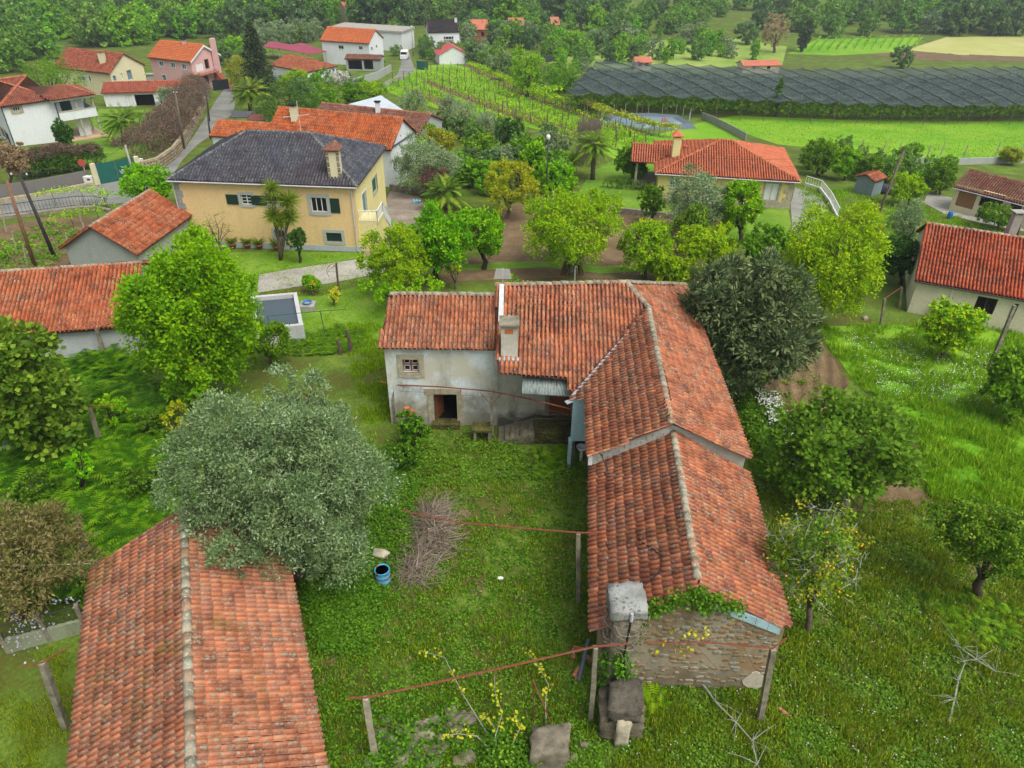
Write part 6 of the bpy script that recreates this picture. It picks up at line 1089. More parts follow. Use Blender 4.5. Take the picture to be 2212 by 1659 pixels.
mb = MB(); p = G(1082, 1252); mb.blob(p+A_([0, 0, .08]), (.3, .22, .2), .3, 1); mb.solo('litter', M_white, 'crumpled white plastic lying on the court grass', 'litter')
M_mossr = plain('mossy_rock', hx('6c6a4c'), .95, .4, 3., .5); M_granD = plain('dark_granite', hx('736c5c'), .95, .35, 4., .5)  # granite in a mossy and a darker tone
weeds('bramble', [(800, 1540), (990, 1530), (1030, 1620), (900, 1680), (800, 1680)], 130, .13, 'ivy', 'brambles growing through the rubble heap', hgt=.5, cat='undergrowth'); weeds('bramble', [(1050, 1590), (1150, 1600), (1150, 1680), (1050, 1680)], 160, .13, 'ivy', 'brambles below the yellow vine', hgt=.6, cat='undergrowth')
for k, (x, y, s) in enumerate(((845, 1600, .5), (872, 1580, .6), (900, 1565, .42), (925, 1590, .55), (858, 1625, .5), (890, 1612, .45), (940, 1560, .5), (958, 1575, .4), (975, 1545, .6), (870, 1645, .55), (920, 1620, .4), (1010, 1560, .7), (835, 1560, .4), (905, 1640, .5), (985, 1600, .45), (800, 1650, .4), (1235, 1640, .4), (1262, 1610, .35))+tuple((800+(k*37) % 210, 1545+(k*53) % 115, .3+.05*(k % 6)) for k in range(34))): rock('loose grey stone of the rubble heap by the pale post', (x, y), (s*1.1, s*.8, s*.75), 20+k, [M_gran, M_mossr, M_granD][k % 3], 'rubble_stone', 'stones of the rubble heap')
b = G(1180, 1640); mb = MB(); rbox(mb, b+A_([-.6, -.45, -.2]), (1.2, .1, .1), (.1, .9, .1), (.06, .05, 1.15), .035, 9, 4); o = mb.solo('stone_block', M_granD, 'rough granite block with an iron frame leaning behind', 'rock', smooth=True)
a, c = atY(1151, 1468, b[1]+1.2), G(1196, 1590); rail('thin rusty iron frame leaning over the granite block', [G(1153, 1560), a, c+A_([0, 0, .3])], .025, M_rust, 'iron_frame', 'frame')
M_capst = tile_mat('lichened_concrete', [hx('8d8f8a'), hx('9a9c96')], 1.0, .1, hx('5a5c58'), hx('5e605c'))
# water tower, square cap and stone tank
b = G(1345, 1480); tz = atY(1352, 1345, b[1])[2]; TW = thing('masonry_tower', 'square concrete chimney tower wrapped in dead vines at the lower wing', 'tower', b); Yt = b[1]; w_ = .85
cpt = atz(1358, 1290, 5.0); b = A_([cpt[0], cpt[1], 0]); TWo = b; mb = MB(); rbox(mb, (b[0]-.42, b[1]-.4, -.1), (.84, 0, 0), (0, .84, 0), (0, 0, 4.7), .02, 1, 4); mb.build('shaft', M_gran, TW, True); mb = MB(); rbox(mb, (b[0]-.56, b[1]-.54, 4.5), (1.12, .05, 0), (-.04, 1.1, 0), (0, 0, .5), .025, 2, 4); mb.build('cap', M_capst, TW, True)
g_ = random.Random(8)
for nm, n_, z0, z1, rr_, mt in (('dead_vines', 170, 3.2, 4.6, .6, M_twig),):
    mb = MB()
    for k in range(n_):
        a0 = g_.uniform(0, 6.28); z = g_.uniform(z0, z1); pts = []
        for i in range(5): a0 += g_.uniform(-.1, .5); z -= g_.uniform(-.12, .25); s = rr_*g_.uniform(.75, 1.25); pts.append((b[0]+math.cos(a0)*s, b[1]+math.sin(a0)*s, z))
        mb.tube(pts, .01, 3)
    mb.build(nm, mt, TW)
mb = MB(); mb.tube([(b[0]+.05, b[1]-.52, 4.75), (b[0]+.02, b[1]-.6, 4.2), (b[0]-.02, b[1]-.62, 3.0), (b[0]+.12, b[1]-.7, 1.6), (b[0]+.35, b[1]-.95, 1.0)], .035, 6); mb.build('hose', M_black, TW, True)
mb = MB(); mb.tube([(b[0]+.05, b[1]-.54, 4.9), (b[0]+.05, b[1]-.58, 4.6)], .05, 6); mb.build('pipe_spout', M_gut, TW)
M_granK = plain('dark_mossy_stone', hx('6c6552'), .95, .5, 2.5, 1.)
b = G(1338, 1592); q0 = A_([b[0], b[1]+.35, 0]); ST = thing('stone_tank', 'squat stone pillar block with dark hood below the tower', 'block', q0); mb = MB(); rbox(mb, q0+A_([-.7, -.45, -.1]), (1.4, 0, 0), (.05, 1.15, 0), (.03, .03, 1.3), .04, 3, 4); mb.build('base', M_granK, ST, True)
mb = MB(); rbox(mb, (q0[0]-.2, q0[1]-.72, -.1), (.42, 0, 0), (0, .34, 0), (0, .05, 1.35), .025, 4); mb.build('buttress', M_granL, ST, True); mb = MB(); rbox(mb, q0+A_([-.5, -.55, 1.12]), (1.0, -.05, .1), (.06, 1.0, .15), (.05, .08, .62), .04, 5, 4); mb.build('hood', plain('sooty_stone', hx('5a554a'), .95, .45, 3., 1.), ST, True)
# ivy on the gable and tower
def ivy(label, pts, n, size=.13, sp=.12, lm='ivy', name='ivy'):
    C = []; 
    for a, b2, k in pts: t = NR.random((k, 1)); C.append(A_(a)+(A_(b2)-A_(a))*t+NR.normal(0, sp, (k, 3)))
    C = np.concatenate(C); k = len(C); ax = unit(NR.normal(size=(k, 3))-A_([0, 0, .5])); nn = unit(NR.normal(size=(k, 3))*.5+A_([0, -.7, .7])); c0 = C.mean(0); V, F, r = leaf_quads(C-c0, ax, nn, size*NR.uniform(.6, 1.2, k), size*.85*NR.uniform(.6, 1.2, k), NR.random(k)); o = link(name, mesh_np(name, V, F, LEAF[lm], r)); o.location = c0; LOC[o.name] = c0; tag(o, label, 'ivy'); return o
ivy('ivy mantle spilling over the stone gable peak', [((5.9, 15.15, 5.2), (4.2, 15.15, 4.2), 900), ((5.9, 15.1, 5.1), (7.2, 15.1, 4.5), 500), ((5.8, 15.1, 4.9), (6.2, 15.1, 4.5), 600), ((4.2, 15.1, 4.2), (3.9, 15.0, 2.4), 500)], 0, .12, .13)
ivy('ivy climbing the shaft of the concrete tower', [(TWo+A_([-.1, -.5, 3.0]), TWo+A_([.1, -.5, 1.2]), 700), (TWo+A_([-.4, -.3, 2.6]), TWo+A_([-.5, -.2, .6]), 300)], 0, .12, .16)
ivy('pale yellow vine leaves hanging over the stone gable', [((5.2, 14.9, 3.9), (4.7, 14.7, 2.6), 16), ((5.6, 14.8, 3.6), (6.3, 14.8, 3.7), 26), ((5.4, 14.8, 2.9), (5.9, 14.8, 2.8), 10)], 0, .13, .08, 'yellow', 'vine')
# yellow vine in the court
def vine(label, paths, seed, leaf='yellow', dens=26, size=.12):
    g = random.Random(seed); r = thing('grape_vine', label, 'vine', G(*paths[0][0])); C = []; mb = MB()
    for pth in paths:
        hs = np.linspace(.15, 1.5, len(pth)); pts = [G(px, py, .25+h*.6) for (px, py), h in zip(pth, hs)]; pts[0] = G(*pth[0]); mb.tube(pts, np.linspace(.022, .008, len(pts)), 5)
        for a, b2 in zip(pts[1:], pts[2:]): C += [a+(b2-a)*g.random()+A_([g.gauss(0, .1), g.gauss(0, .1), g.gauss(.05, .08)]) for _ in range(dens)]
    mb.build('stem', M_barkg, r); C = A_(C)-LOC[r.name]; k = len(C); V, F, q = leaf_quads(C, unit(NR.normal(size=(k, 3))), unit(NR.normal(size=(k, 3))*.5+A_([0, 0, 1.])), size*NR.uniform(.7, 1.3, k), size*.9*NR.uniform(.7, 1.2, k), NR.random(k)); link('leaves', mesh_np('leaves', V, F, LEAF[leaf], q), r)
vine('straggling vine with bright yellow leaves over the rubble heap', [[(1075, 1640), (1070, 1590), (1085, 1540), (1070, 1500), (1068, 1460)], [(1100, 1640), (1110, 1600), (1125, 1570), (1110, 1540)], [(1080, 1640), (1030, 1590), (990, 1585), (950, 1590)], [(1085, 1600), (1060, 1560), (1040, 1545)], [(1180, 1570), (1178, 1510), (1185, 1480), (1165, 1440), (1140, 1410)], [(1075, 1620), (1000, 1500), (960, 1420), (905, 1405)]], 3, dens=16)
# brush pile
def brush(label, pix, n, rad, h, seed, name='brush_pile', mat=None, ln=1.0, ey=1.0):
    b = G(*pix); g = random.Random(seed); mb = MB()
    for k in range(n):
        r = rad*math.sqrt(g.random()); t = g.uniform(0, 6.28); p = b+A_([math.cos(t)*r*.8, math.sin(t)*r*ey, h*(1-(r/rad)**1.5)*g.random()]); d = unit(A_([g.gauss(0, 1), g.gauss(0, 1), g.gauss(.05, .3)]))*g.uniform(.4, 1.3)*ln; m1 = p+d*.5+A_([g.gauss(0, .1), g.gauss(0, .1), g.gauss(.05, .08)]); e = p+d; e[2] = max(e[2], .02); p[2] = max(p[2], .02); q_ = g.choice((.6, .8, 1, 1.6)); mb.tube([p, m1, e], [.016*q_, .012*q_, .005], 3)
    mb.solo(name, mat or M_twig, label, 'brush')
brush('heap of dry grey prunings in the court behind the drum', (938, 1150), 800, 1.15, .8, 2, ey=1.6); brush('smaller brush heap at the foot of the big prunings', (895, 1235), 300, .9, .5, 3); brush('dead branches piled under the lemon tree', (1770, 1130), 160, 1.0, .5, 6, mat=M_barkg); brush('dark brush pile on the bungalow lawn', (1268, 355), 300, 1.8, 1.2, 7)
# dead branches on the grass
for lab, pth in (('grey lichen branch lying in front of the stone gable', [(1465, 1440), (1520, 1480), (1545, 1515), (1590, 1560), (1625, 1600), (1636, 1650)]), ('fallen bare branch in the lawn grass', [(2045, 1370), (2075, 1400), (2110, 1425), (2150, 1450)]), ('pale dead sapling in the lawn grass', [(2050, 1560), (2062, 1510), (2070, 1470), (2085, 1430)])):
    pts = [G(*q, .15+.05*k) for k, q in enumerate(pth)]; mb = MB(); mb.tube(pts, np.linspace(.045, .015, len(pts)), 6); g_ = random.Random(len(lab))
    for p in pts[1:]:
        for _ in range(5): e = p+A_([g_.gauss(0, .4), g_.gauss(0, .4), abs(g_.gauss(.1, .2))]); mb.tube([p, (p+e)/2+A_([0, 0, .06]), e], [.015, .01, .004], 4)
    mb.solo('dead_branch', M_barkg, lab, 'branch')
# shrubs at the farmhouse front, bench, pots
tree('ivy', 'rounded hydrangea bush beside the open farmhouse door', (858, 890, 930, 965), (895, 965), 6000, 14, 401, ls=.9, cat='shrub', name='shrub'); tree('ivy', 'smaller green bush below the hydrangea', (850, 950, 905, 1015), (878, 1015), 3600, 12, 402, ls=.8, cat='shrub', name='shrub')
tree('bright', 'clipped round box bush at the driveway edge', (650, 592, 696, 628), (674, 634), 5000, 7, 403, ls=.7, spread=.4, cat='shrub', name='shrub', trunk=False); tree('yellow', 'small bush with yellow flowers beside the clipped ball', (662, 600, 690, 626), (678, 638), 350, 5, 404, ls=.7, cat='shrub', name='shrub'); tree('yellow', 'yellow-leaved vine stump beside the lawn', (705, 618, 740, 650), (722, 660), 700, 6, 405, ls=.8, cat='shrub', name='shrub'); tree('mid', 'dark laurel bush between the bright tree and the pool', (530, 690, 635, 790), (585, 790), 5500, 9, 406, ls=.85, cat='shrub', name='shrub'); tree('gold', 'golden privet bush among the ferns', (350, 862, 415, 940), (385, 945), 1800, 7, 407, ls=.9, cat='shrub', name='shrub'); tree('bright', 'white-flowered quince shrub by the fern post', (205, 850, 275, 925), (240, 935), 1400, 8, 408, ls=.8, cat='shrub', name='shrub'); tree('bright', 'slim quince sapling in the lower ferns', (150, 960, 200, 1060), (178, 1075), 900, 8, 409, ls=.8, cat='shrub', name='shrub')
tree('bright', 'leafy fig shoots rising behind the farmhouse left ridge', (770, 590, 960, 645), (860, 668), 2600, 12, 410, ls=1.2, cat='shrub', name='shrub', size=.3); tree('bright', 'green vine shoots behind the antenna ridge', (1080, 590, 1130, 625), (1105, 640), 500, 7, 411, ls=1., cat='shrub', name='shrub'); tree('yellow', 'bright yellow-green ivy stump behind the left ridge', (960, 565, 1000, 600), (985, 625), 350, 6, 412, ls=1.1, cat='shrub', name='shrub')
b = G(1042, 955); tb_ = thing('stone_table', 'mossy stone slab table against the farmhouse wall', 'table', b); mb = MB(); mb.ob(b+A_([-.5, -.15, .72]), (1.0, 0, 0), (0, .75, .0), (0, 0, .1)); mb.build('slab', M_moss, tb_)
for sx in (-.42, .3): mb = MB(); mb.ob(b+A_([sx, -.1, -.1]), (.12, 0, 0), (0, .6, 0), (0, 0, .82)); mb.build('leg', M_gran, tb_)
def pot(label, p, r, h, plant=None, mat=None, group=None, n=260):
    t = thing('flower_pot', label, 'pot', p, group); mb = MB(); mb.lathe(p, [(r*.68, 0), (r*.95, h*.82), (r*1.08, h*.83), (r*1.08, h), (r*.92, h), (r*.9, h*.9)], 12); mb.build('pot', mat or M_tPot, t, True); mb = MB(); mb.lathe(p+A_([0, 0, h*.86]), [(r*.9, 0), (r*.9, .02)], 12); mb.build('soil', M_soil, t)
    if plant:
        C = np.zeros((n, 3))+A_([0, 0, h]); an = NR.uniform(0, 6.28, n); ax = unit(np.stack([np.cos(an), np.sin(an), NR.uniform(.3, 1.6, n)], 1)); L = NR.uniform(.4, .9, n)*r*4; C = C+ax*L[:, None]*.5; V, F, q = leaf_quads(C, ax, unit(NR.normal(size=(n, 3))), L, .05, NR.random(n)); link('plant', mesh_np('plant', V, F, LEAF[plant], q), t)
M_tPot = plain('terracotta_pot', hx('b06a48'), .85, .12)
for k, (x, y, lab) in enumerate(((504, 536, 'terracotta pot with pink-flowered lily by the peach wall'), (535, 537, 'small terracotta pot with sparse spikes by the peach wall'), (561, 538, 'wide terracotta pot with full lily by the peach wall'), (598, 541, 'terracotta pot half hidden by the yucca trunk'))): pot(lab, G(x, y), .28, .42, 'palm', group='pots along the peach wall', n=130)
for x, lab in ((737, 'black bucket at the downpipe foot'), (747, 'black bucket beside the first bucket')): pot(lab, G(x, 541), .18, .35, None, M_black)
for k, (x, y, z, lab) in enumerate(((879, 893, 1.0, 'upright terracotta jar on the hydrangea bush'), (888, 899, .85, 'tilted terracotta jar on the hydrangea bush'))):
    p = atY(x, y, 29.6); t = thing('clay_jar', lab, 'jar', p); mb = MB(); mb.lathe(p, [(.1, 0), (.19, .12), (.2, .22), (.12, .34), (.15, .38), (.1, .36)], 12); mb.build('body', M_tPot, t, True); mb = MB(); mb.tube([p+A_([.15, 0, .3]), p+A_([.24, 0, .24]), p+A_([.19, 0, .15])], .02, 5); mb.build('handle', M_tPot, t)
# washbasin, antenna on the farmhouse
p = atz(1257, 968, .75); t = thing('washbasin', 'white pedestal washbasin under the blue closet wall', 'washbasin', (p[0], p[1], 0)); mb = MB(); mb.lathe(p, [(.12, -.1), (.24, .0), (.27, .1), (.22, .1), (.16, .02)], 14); mb.build('basin', M_white, t, True); mb = MB(); mb.tube([(p[0], p[1], 0), (p[0], p[1], .7)], [.09, .07], 8); mb.build('pedestal', M_white, t)
p = A_([-.55, 34.4, 5.7]); an = thing('roof_antenna', 'comb-shaped aluminium antenna behind the farmhouse ridge', 'antenna', p); zt = atY(1077, 579, 34.4)[2]; mb = MB(); mb.tube([p, (p[0], p[1], zt)], .025, 5); mb.build('mast', M_gut, an)
for k in range(12): z = zt-.05-(zt-6.35)*k/12; wd = .35+.12*(k/12); mb = MB(); mb.tube([(p[0]-wd, p[1]-.03, z), (p[0]+wd, p[1]-.03, z)], .012, 4); mb.build('element', M_gut, an)
# cables on the roofs
cp = [atz(1276, 815, 3.95), atz(1305, 845, 4.4), atz(1300, 885, 4.2), atz(1272, 930, 3.6)]; rail('grey cable hanging over the upper wing eave', cp, .02, M_black, 'cable', 'cable'); cp = [atz(1272, 945, 4.0), atz(1300, 985, 4.3), atz(1315, 1020, 3.8), atz(1345, 1100, 3.95), atz(1385, 1170, 4.35), atz(1430, 1200, 4.75), atz(1425, 1235, 4.7), atz(1395, 1262, 4.6)]; rail('black cable lying across the lower wing roof to the tower', cp, .022, M_black, 'cable', 'cable')
mb = MB(); mb.tube([(-40, 14.2, 5.2), (-22, 17.0, 3.5), (-14.7, 18.2, 2.7)], .025, 4); mb.solo('power_cable', M_white, 'white cable reaching the barn eave corner', 'cable')
# ------------------------------------------------------------------ pool and garden furniture
pz = .9; pw = [G(548, 742), G(655, 735)]; zq = float(T(-13, 38)); c1, c2, c3, c4 = atz(552, 641, zq+1.0), atz(641, 631, zq+1.0), atz(655, 702, zq+1.0), atz(548, 712, zq+1.0)
c1 = c4+(c2-c3); cc = (c1+c2+c3+c4)/4; PL = thing('water_tank', 'raised white concrete water tank full of grey water', 'pool', (cc[0], cc[1], zq-.2))
M_pool = wall_mat('tank_render', hx('b9bbb8'), .35, hx('77786e'))
for a, b in ((c1, c2), (c2, c3), (c3, c4), (c4, c1)):
    d = unit(b-a); nrm = A_([-d[1], d[0], 0]); nrm = nrm if np.dot(nrm, cc-a) > 0 else -nrm; mb = MB(); mb.ob(A_([a[0], a[1], zq-.3])+d*(.0), d*(np.linalg.norm(b-a)-.25), nrm*.25, A_([0, 0, 1.3])); mb.build('tank_wall', M_pool, PL)
b_ = NB('tank_water'); b_.bump(b_.noise(3, 3), .05, .02); M_wat = b_.fin(hx('414d54'), .06, .5); mb = MB(); mb.poly([A_([*(p+(cc-p)*.04)[:2], zq+.72]) for p in (c4, c3, c2, c1)]); mb.build('water', M_wat, PL)
p = G(664, 668); mb = MB(); sl_ = thing('concrete_slab', 'concrete slab with raised top beside the water tank', 'slab', p); mb.ob(p+A_([-.45, -.4, -.1]), (1.0, 0, 0), (0, .9, 0), (0, 0, .5)); mb.build('top', M_conc, sl_)
mb = MB()
for k in range(5): mb.tube([p+A_([.05+(.26+.012*k)*math.cos(t*.3), .05+(.26+.012*k)*math.sin(t*.3), .44+.03*k]) for t in range(22)], .02, 5)
mb.solo('garden_hose', plain('blue_hose', hx('4a7fb0'), .5, .1), 'coiled blue hose on the concrete slab', 'hose')
M_gpipe = plain('green_pipe', hx('1f5a4c'), .5, .1)
q0, q1, q2 = G(592, 737), G(703, 725), G(741, 720); hz = 1.75; mb = MB()
fr = thing('pipe_frame', 'dark green pipe washing frame before the water tank', 'frame', q0)
for q in (q0, q1): mb = MB(); mb.tube([q, q+A_([-.1, 0, hz])], .025, 6); mb.build('upright', M_gpipe, fr)
mb = MB(); mb.tube([q0+A_([-.35, 0, hz]), q1+A_([0, 0, hz+.02]), q1+A_([1.5, .2, hz+.05])], .022, 6); mb.build('cross_pipe', M_gpipe, fr)
t_ = atY(726, 570, G(733, 640)[1]); mb = MB(); mb.tube([t_+A_([-.12-.6*math.sin(a*.2), 0, -.0-.62*(1-math.cos(a*.2))]) for a in range(0, 12)], .018, 5); mb.tube([t_, t_+A_([-.65, 0, -.6])], .01, 4); mb.tube([t_+A_([0, 0, -.6]), t_+A_([-.65, 0, -.6])], .01, 4); mb.solo('wheel_rim', M_rust, 'rusty half wheel hung on the driveway post', 'wheel')
for k, (x, y, h, lab) in enumerate(((757, 762, 1.6, 'cut vine stump wound with dead stems'), (735, 765, 1.0, 'broken concrete pier among dry stems'), (617, 765, .8, 'low brown stone marker behind the olive'))): p = G(x, y); mb = MB(); mb.tube([p-[0, 0, .1], p+A_([.05, 0, h*.5]), p+A_([-.08, 0, h])], [.16, .12, .09], 7); mb.solo('vine_stump', M_bark, lab, 'stump')
p = G(470, 560); mb = MB(); mb.ob(p+A_([-.5, -.2, -.1]), (.7, 0, 0), (0, .5, 0), (0, 0, 1.3)); mb.solo('stone_pillar', M_granL, 'mottled stone pillar by the bare tree', 'pillar')
# yucca, palms, conifer, bare trees
def spikes(C, d0, n, ln, wd, droop, g, flat=0):
    ax = unit(g.normal(size=(n, 3))+A_([0, 0, .35])); L = ln*g.uniform(.7, 1.1, n); V1, F1, r1 = leaf_quads(C+ax*(L*.42)[:, None], ax, unit(g.normal(size=(n, 3))), L*.95, wd, g.random(n)*.6+.3); return V1, F1, r1
def join(L): 
    V = np.concatenate([a for a, _, _ in L]); o = np.cumsum([0]+[len(a) for a, _, _ in L[:-1]]); return V, np.concatenate([f+k for (_, f, _), k in zip(L, o)]), np.concatenate([r for _, _, r in L])
def yucca(label, base, heads, rad, seed, tr=.16):
    b = G(*base); g = np.random.default_rng(seed); r = thing('yucca_tree', label, 'tree', b); mb = MB(); Ls = []
    hub = b+A_([.1, 0, 2.2])
    for (x, y, s) in heads:
        e = atY(x, y, b[1]+g.uniform(-.3, .3)); mid = b+(e-b)*.5+A_([g.uniform(-.2, .2), 0, .1]); mb.tube([b-[0, 0, .1], b+(mid-b)*.4, mid, e], [tr*1.3, tr, tr*.75, tr*.55], 7); Ls.append(spikes(e-b, None, 240, rad*s, .06, 0, g))
    mb.build('trunk', M_bark, r, True); link('crown', mesh_np('crown', *join(Ls)[:2], LEAF['palm'], join(Ls)[2]), r)
yucca('three-headed yucca palm standing before the peach wall', (606, 562), [(590, 432, 1.), (622, 434, 1.05), (586, 408, .75), (626, 468, .85), (606, 478, .8), (590, 466, .8)], 1.35, 4, .1)
yucca('shaggy yucca beside the fan palm on the bungalow lawn', (1242, 388), [(1240, 345, 1.), (1232, 352, .8)], 1.4, 5); yucca('small branching dracaena on the lawn beside the garage', (300, 284), [(303, 250, .6), (292, 272, .5), (285, 255, .4)], 1.2, 6, .1)
def palm(label, base, top, R, n, seed, tr=.2, lm='palm', name='palm_tree'):
    b = G(*base); t = atY(*top, b[1]); r = thing(name, label, 'palm', b); g = np.random.default_rng(seed); mb = MB(); mb.tube([b-[0, 0, .1], b+(t-b)*.3, b+(t-b)*.7, t], [tr*1.2, tr, tr, tr*1.15], 9); mb.build('trunk', M_bark, r, True); Ls = []; c = t-b
    for k in range(n):
        a = k*2.4+g.uniform(-.2, .2); el = 1.15-1.75*(k/n)+g.uniform(-.15, .15); d = A_([math.cos(a)*math.cos(el), math.sin(a)*math.cos(el), math.sin(el)]); L = R*g.uniform(.85, 1.1); m = 18; ts = np.linspace(.15, 1, m); pts = c+d*(ts*L)[:, None]-A_([0, 0, 1.])*(ts**2*L*.33)[:, None]; tan = unit(np.gradient(pts, axis=0)); sd = unit(np.cross(tan, A_([0, 0, 1.])))
        for s in (-1, 1): Ls.append(leaf_quads(pts+(sd*s)*(.16*R)+tan*.08*R, unit(sd*s+tan*.6-A_([0, 0, .3])), unit(g.normal(size=(m, 3))*.2+A_([0, 0, 1.])), .36*R*np.sin(np.pi*np.clip(ts*.85+.12, 0, 1)), .05*R, np.full(m, g.random()*.7+.2)))
    V, F, q = join(Ls); link('crown', mesh_np('crown', V, F, LEAF[lm], q), r)
palm('fan palm with tall bare trunk on the bungalow lawn', (1280, 388), (1284, 312), 2.5, 34, 1, .25); palm('low fan palm beside the maroon shrub', (962, 452), (962, 416), 2.6, 26, 2, .22); palm('date palm on the lawn of the balcony house', (270, 312), (264, 262), 3.2, 34, 3, .35); palm('palm with yellowing fronds beside the narrow street', (542, 244), (538, 198), 3.4, 34, 4, .35); palm('far slender palm above the olive grove', (648, 92), (644, 70), 3.2, 26, 5, .3); palm('feathery palm beside the upper street', (842, 100), (846, 82), 3.0, 24, 6, .3); palm('shaggy fan palm in the middle of the garden mass', (1100, 402), (1098, 378), 2.2, 22, 7, .25)
def conifer(label, base, topy, w, seed):
    b = G(*base); t = atY(base[0]-18, topy, b[1]); Hh = t[2]-b[2]; r = thing('conifer_tree', label, 'tree', b); g = np.random.default_rng(seed); mb = MB(); mb.tube([b-[0, 0, .2], b+A_([0, 0, Hh*.95])], [.3, .05], 7); mb.build('trunk', M_barkd, r); wm = w/2*depth(b)/FPX; Ls = []
    for k in range(150):
        z = Hh*(.06+.94*(k/150)); R = wm*(1-(k/150))**.8*g.uniform(.7, 1.15)+.25; a = k*2.4; n = int(30+40*(1-k/150)); s = g.random(n)**.6; P = np.stack([np.cos(a)*R*s, np.sin(a)*R*s, z-.35*R*s**1.5+0*s], 1)+g.normal(0, .16, (n, 3))*A_([1.2, 1.2, .8]); P += np.stack([-np.sin(a)*g.normal(0, .3*R*s), np.cos(a)*g.normal(0, .3*R*s), 0*s], 1); Ls.append(leaf_quads(P, unit(A_([np.cos(a), np.sin(a), -.4])+g.normal(0, .4, (n, 3))), unit(g.normal(size=(n, 3))+A_([0, 0, .8])), .5, .2, np.clip(g.random()*.5+g.random(n)*.5, 0, 1)))
    V, F, q = join(Ls); link('crown', mesh_np('crown', V, F, LEAF['conifer'], q), r)
conifer('tall dark spruce towering over the magenta sheds', (566, 212), 48, 88, 3)
def bare(label, base, bb, seed, mat, n=9, leaf=None, nleaf=0):
    Bp, rel, r = place(bb, base); t = thing('bare_tree', label, 'tree', Bp); mb = MB(); g = random.Random(seed); f = rel*.45
    mb.tube([(0, 0, -.1), f*.5+A_([.05, 0, 0]), f], [.12, .1, .09], 7); C = []
    for k in range(n):
        d = unit(A_([g.gauss(0, 1), g.gauss(0, 1), g.gauss(.3, .6)])); e = rel+d*r*.95; m1 = f+(e-f)*.5+A_([g.gauss(0, .15), g.gauss(0, .15), .15]); mb.tube([f, m1, e], [.06, .04, .012], 5)
        for _ in range(6): s = m1+(e-m1)*g.random(); q = s+A_([g.gauss(0, .4), g.gauss(0, .4), g.gauss(.15, .3)])*r[0]*.5; mb.tube([s, (s+q)/2+A_([0, 0, .05]), q], [.022, .014, .005], 4); C.append(q)
    o = mb.build('trunk', mat, None); o.parent = t
    if nleaf: C = np.repeat(A_(C), nleaf, 0)+NR.normal(0, .12, (len(C)*nleaf, 3)); k = len(C); V, F, q = leaf_quads(C, unit(NR.normal(size=(k, 3))), unit(NR.normal(size=(k, 3))), .14, .07, NR.random(k)); link('crown', mesh_np('crown', V, F, LEAF[leaf], q), t)
bare('gnarled bare fruit tree in front of the peach wall', (480, 556), (414, 462, 512, 535), 4, M_bark, 10, 'gold', 5)
# bean poles under the peach tree
b = G(1236, 592); pl = thing('bean_poles', 'stack of bean poles leaned round the peach trunk', 'poles', b); g_ = random.Random(4); tp = b+A_([0, .1, 2.8])
for k in range(34): a = g_.uniform(0, 6.28); rr_ = g_.uniform(.55, 1.0); mb = MB(); mb.tube([b+A_([math.cos(a)*rr_, math.sin(a)*rr_, 0]), tp+A_([g_.gauss(0, .18), g_.gauss(0, .18), g_.uniform(-.5, .4)])], .025, 4); mb.build('pole', g_.choice([M_bark, M_barkd, M_rust]), pl)
# ------------------------------------------------------------------ utility poles, lamps, wires
def upole(label, base, top, r0, mat, name='utility_pole', arm=None, lamp=False, group=None):
    b = G(*base); t = atY(*top, b[1]); o = thing(name, label, 'pole', b, group); mb = MB(); mb.tube([b-[0, 0, .3], (b+t)/2, t], [r0, r0*.85, r0*.7], 8); mb.build('shaft', mat, o, True)
    if arm: mb = MB(); mb.ob(t+A_([-arm/2, -.05, -.25]), (arm, 0, 0), (0, .1, 0), (0, 0, .1)); mb.build('cross_arm', M_iron, o); mb = MB(); [mb.lathe(t+A_([x, 0, -.14]), [(.03, 0), (.06, .05), (.04, .14)], 8) for x in (-arm*.45, arm*.45)]; mb.build('insulator', M_white, o)
    if lamp: mb = MB(); mb.lathe(t, [(.1, 0), (.2, .12), (.22, .4), (.12, .5)], 10); mb.build('lantern', M_white, o, True)
    return t
w1 = upole('rusty brown wooden pole in front of the road railing', (76, 578), (14, 388), .15, plain('rusty_wood', hx('7a5a44'), .9, .3, 4)); w2 = upole('dark tarred pole with a crossbar at the crop bed', (118, 555), (40, 374), .15, plain('tarred_wood', hx('3c3a38'), .9, .25, 4), arm=1.3)
w3 = upole('pale concrete pole beside the green gate', (295, 400), (270, 313), .14, M_conc); w4 = upole('slim dark lamp post with white lantern in the garden', (1180, 428), (1184, 302), .09, M_iron, 'street_lamp', lamp=True); w5 = upole('leaning wooden pole behind the lamp post', (1158, 362), (1168, 286), .12, M_wood); w6 = upole('long leaning wooden pole above the olive on the grass slope', (1880, 505), (1953, 325), .15, M_wood)
w7 = upole('dark wooden pole rising from the heather hedge', (398, 322), (378, 198), .16, M_wood, arm=.5); w8 = upole('pole with white lamp arm before the pink house', (412, 192), (396, 152), .13, M_wood, lamp=True); w9 = upole('dark pole at the street corner by the stone wall', (452, 262), (444, 190), .15, M_iron); w10 = upole('pole rising over the dark hip roof by the street', (455, 300), (448, 246), .14, M_iron)
w11 = upole('pole left of the twin pair at the white street house', (808, 140), (800, 78), .16, M_wood); w12 = upole('pole right of the twin pair at the white street house', (813, 138), (806, 76), .16, M_wood); w13 = upole('pale lamp pole on the upper street', (893, 120), (889, 60), .12, M_conc, lamp=True); w14 = upole('weathered pole at the right edge above the cream cottage', (2195, 520), (2212, 450), .14, M_wood)
def wire(label, a, b, sag, r=.014, group='overhead wires'):
    a, b = A_(a), A_(b); mb = MB(); mb.tube([a+(b-a)*t-A_([0, 0, sag*4*t*(1-t)]) for t in np.linspace(0, 1, 14)], r, 4); mb.solo('overhead_wire', M_iron, label, 'wire', group)
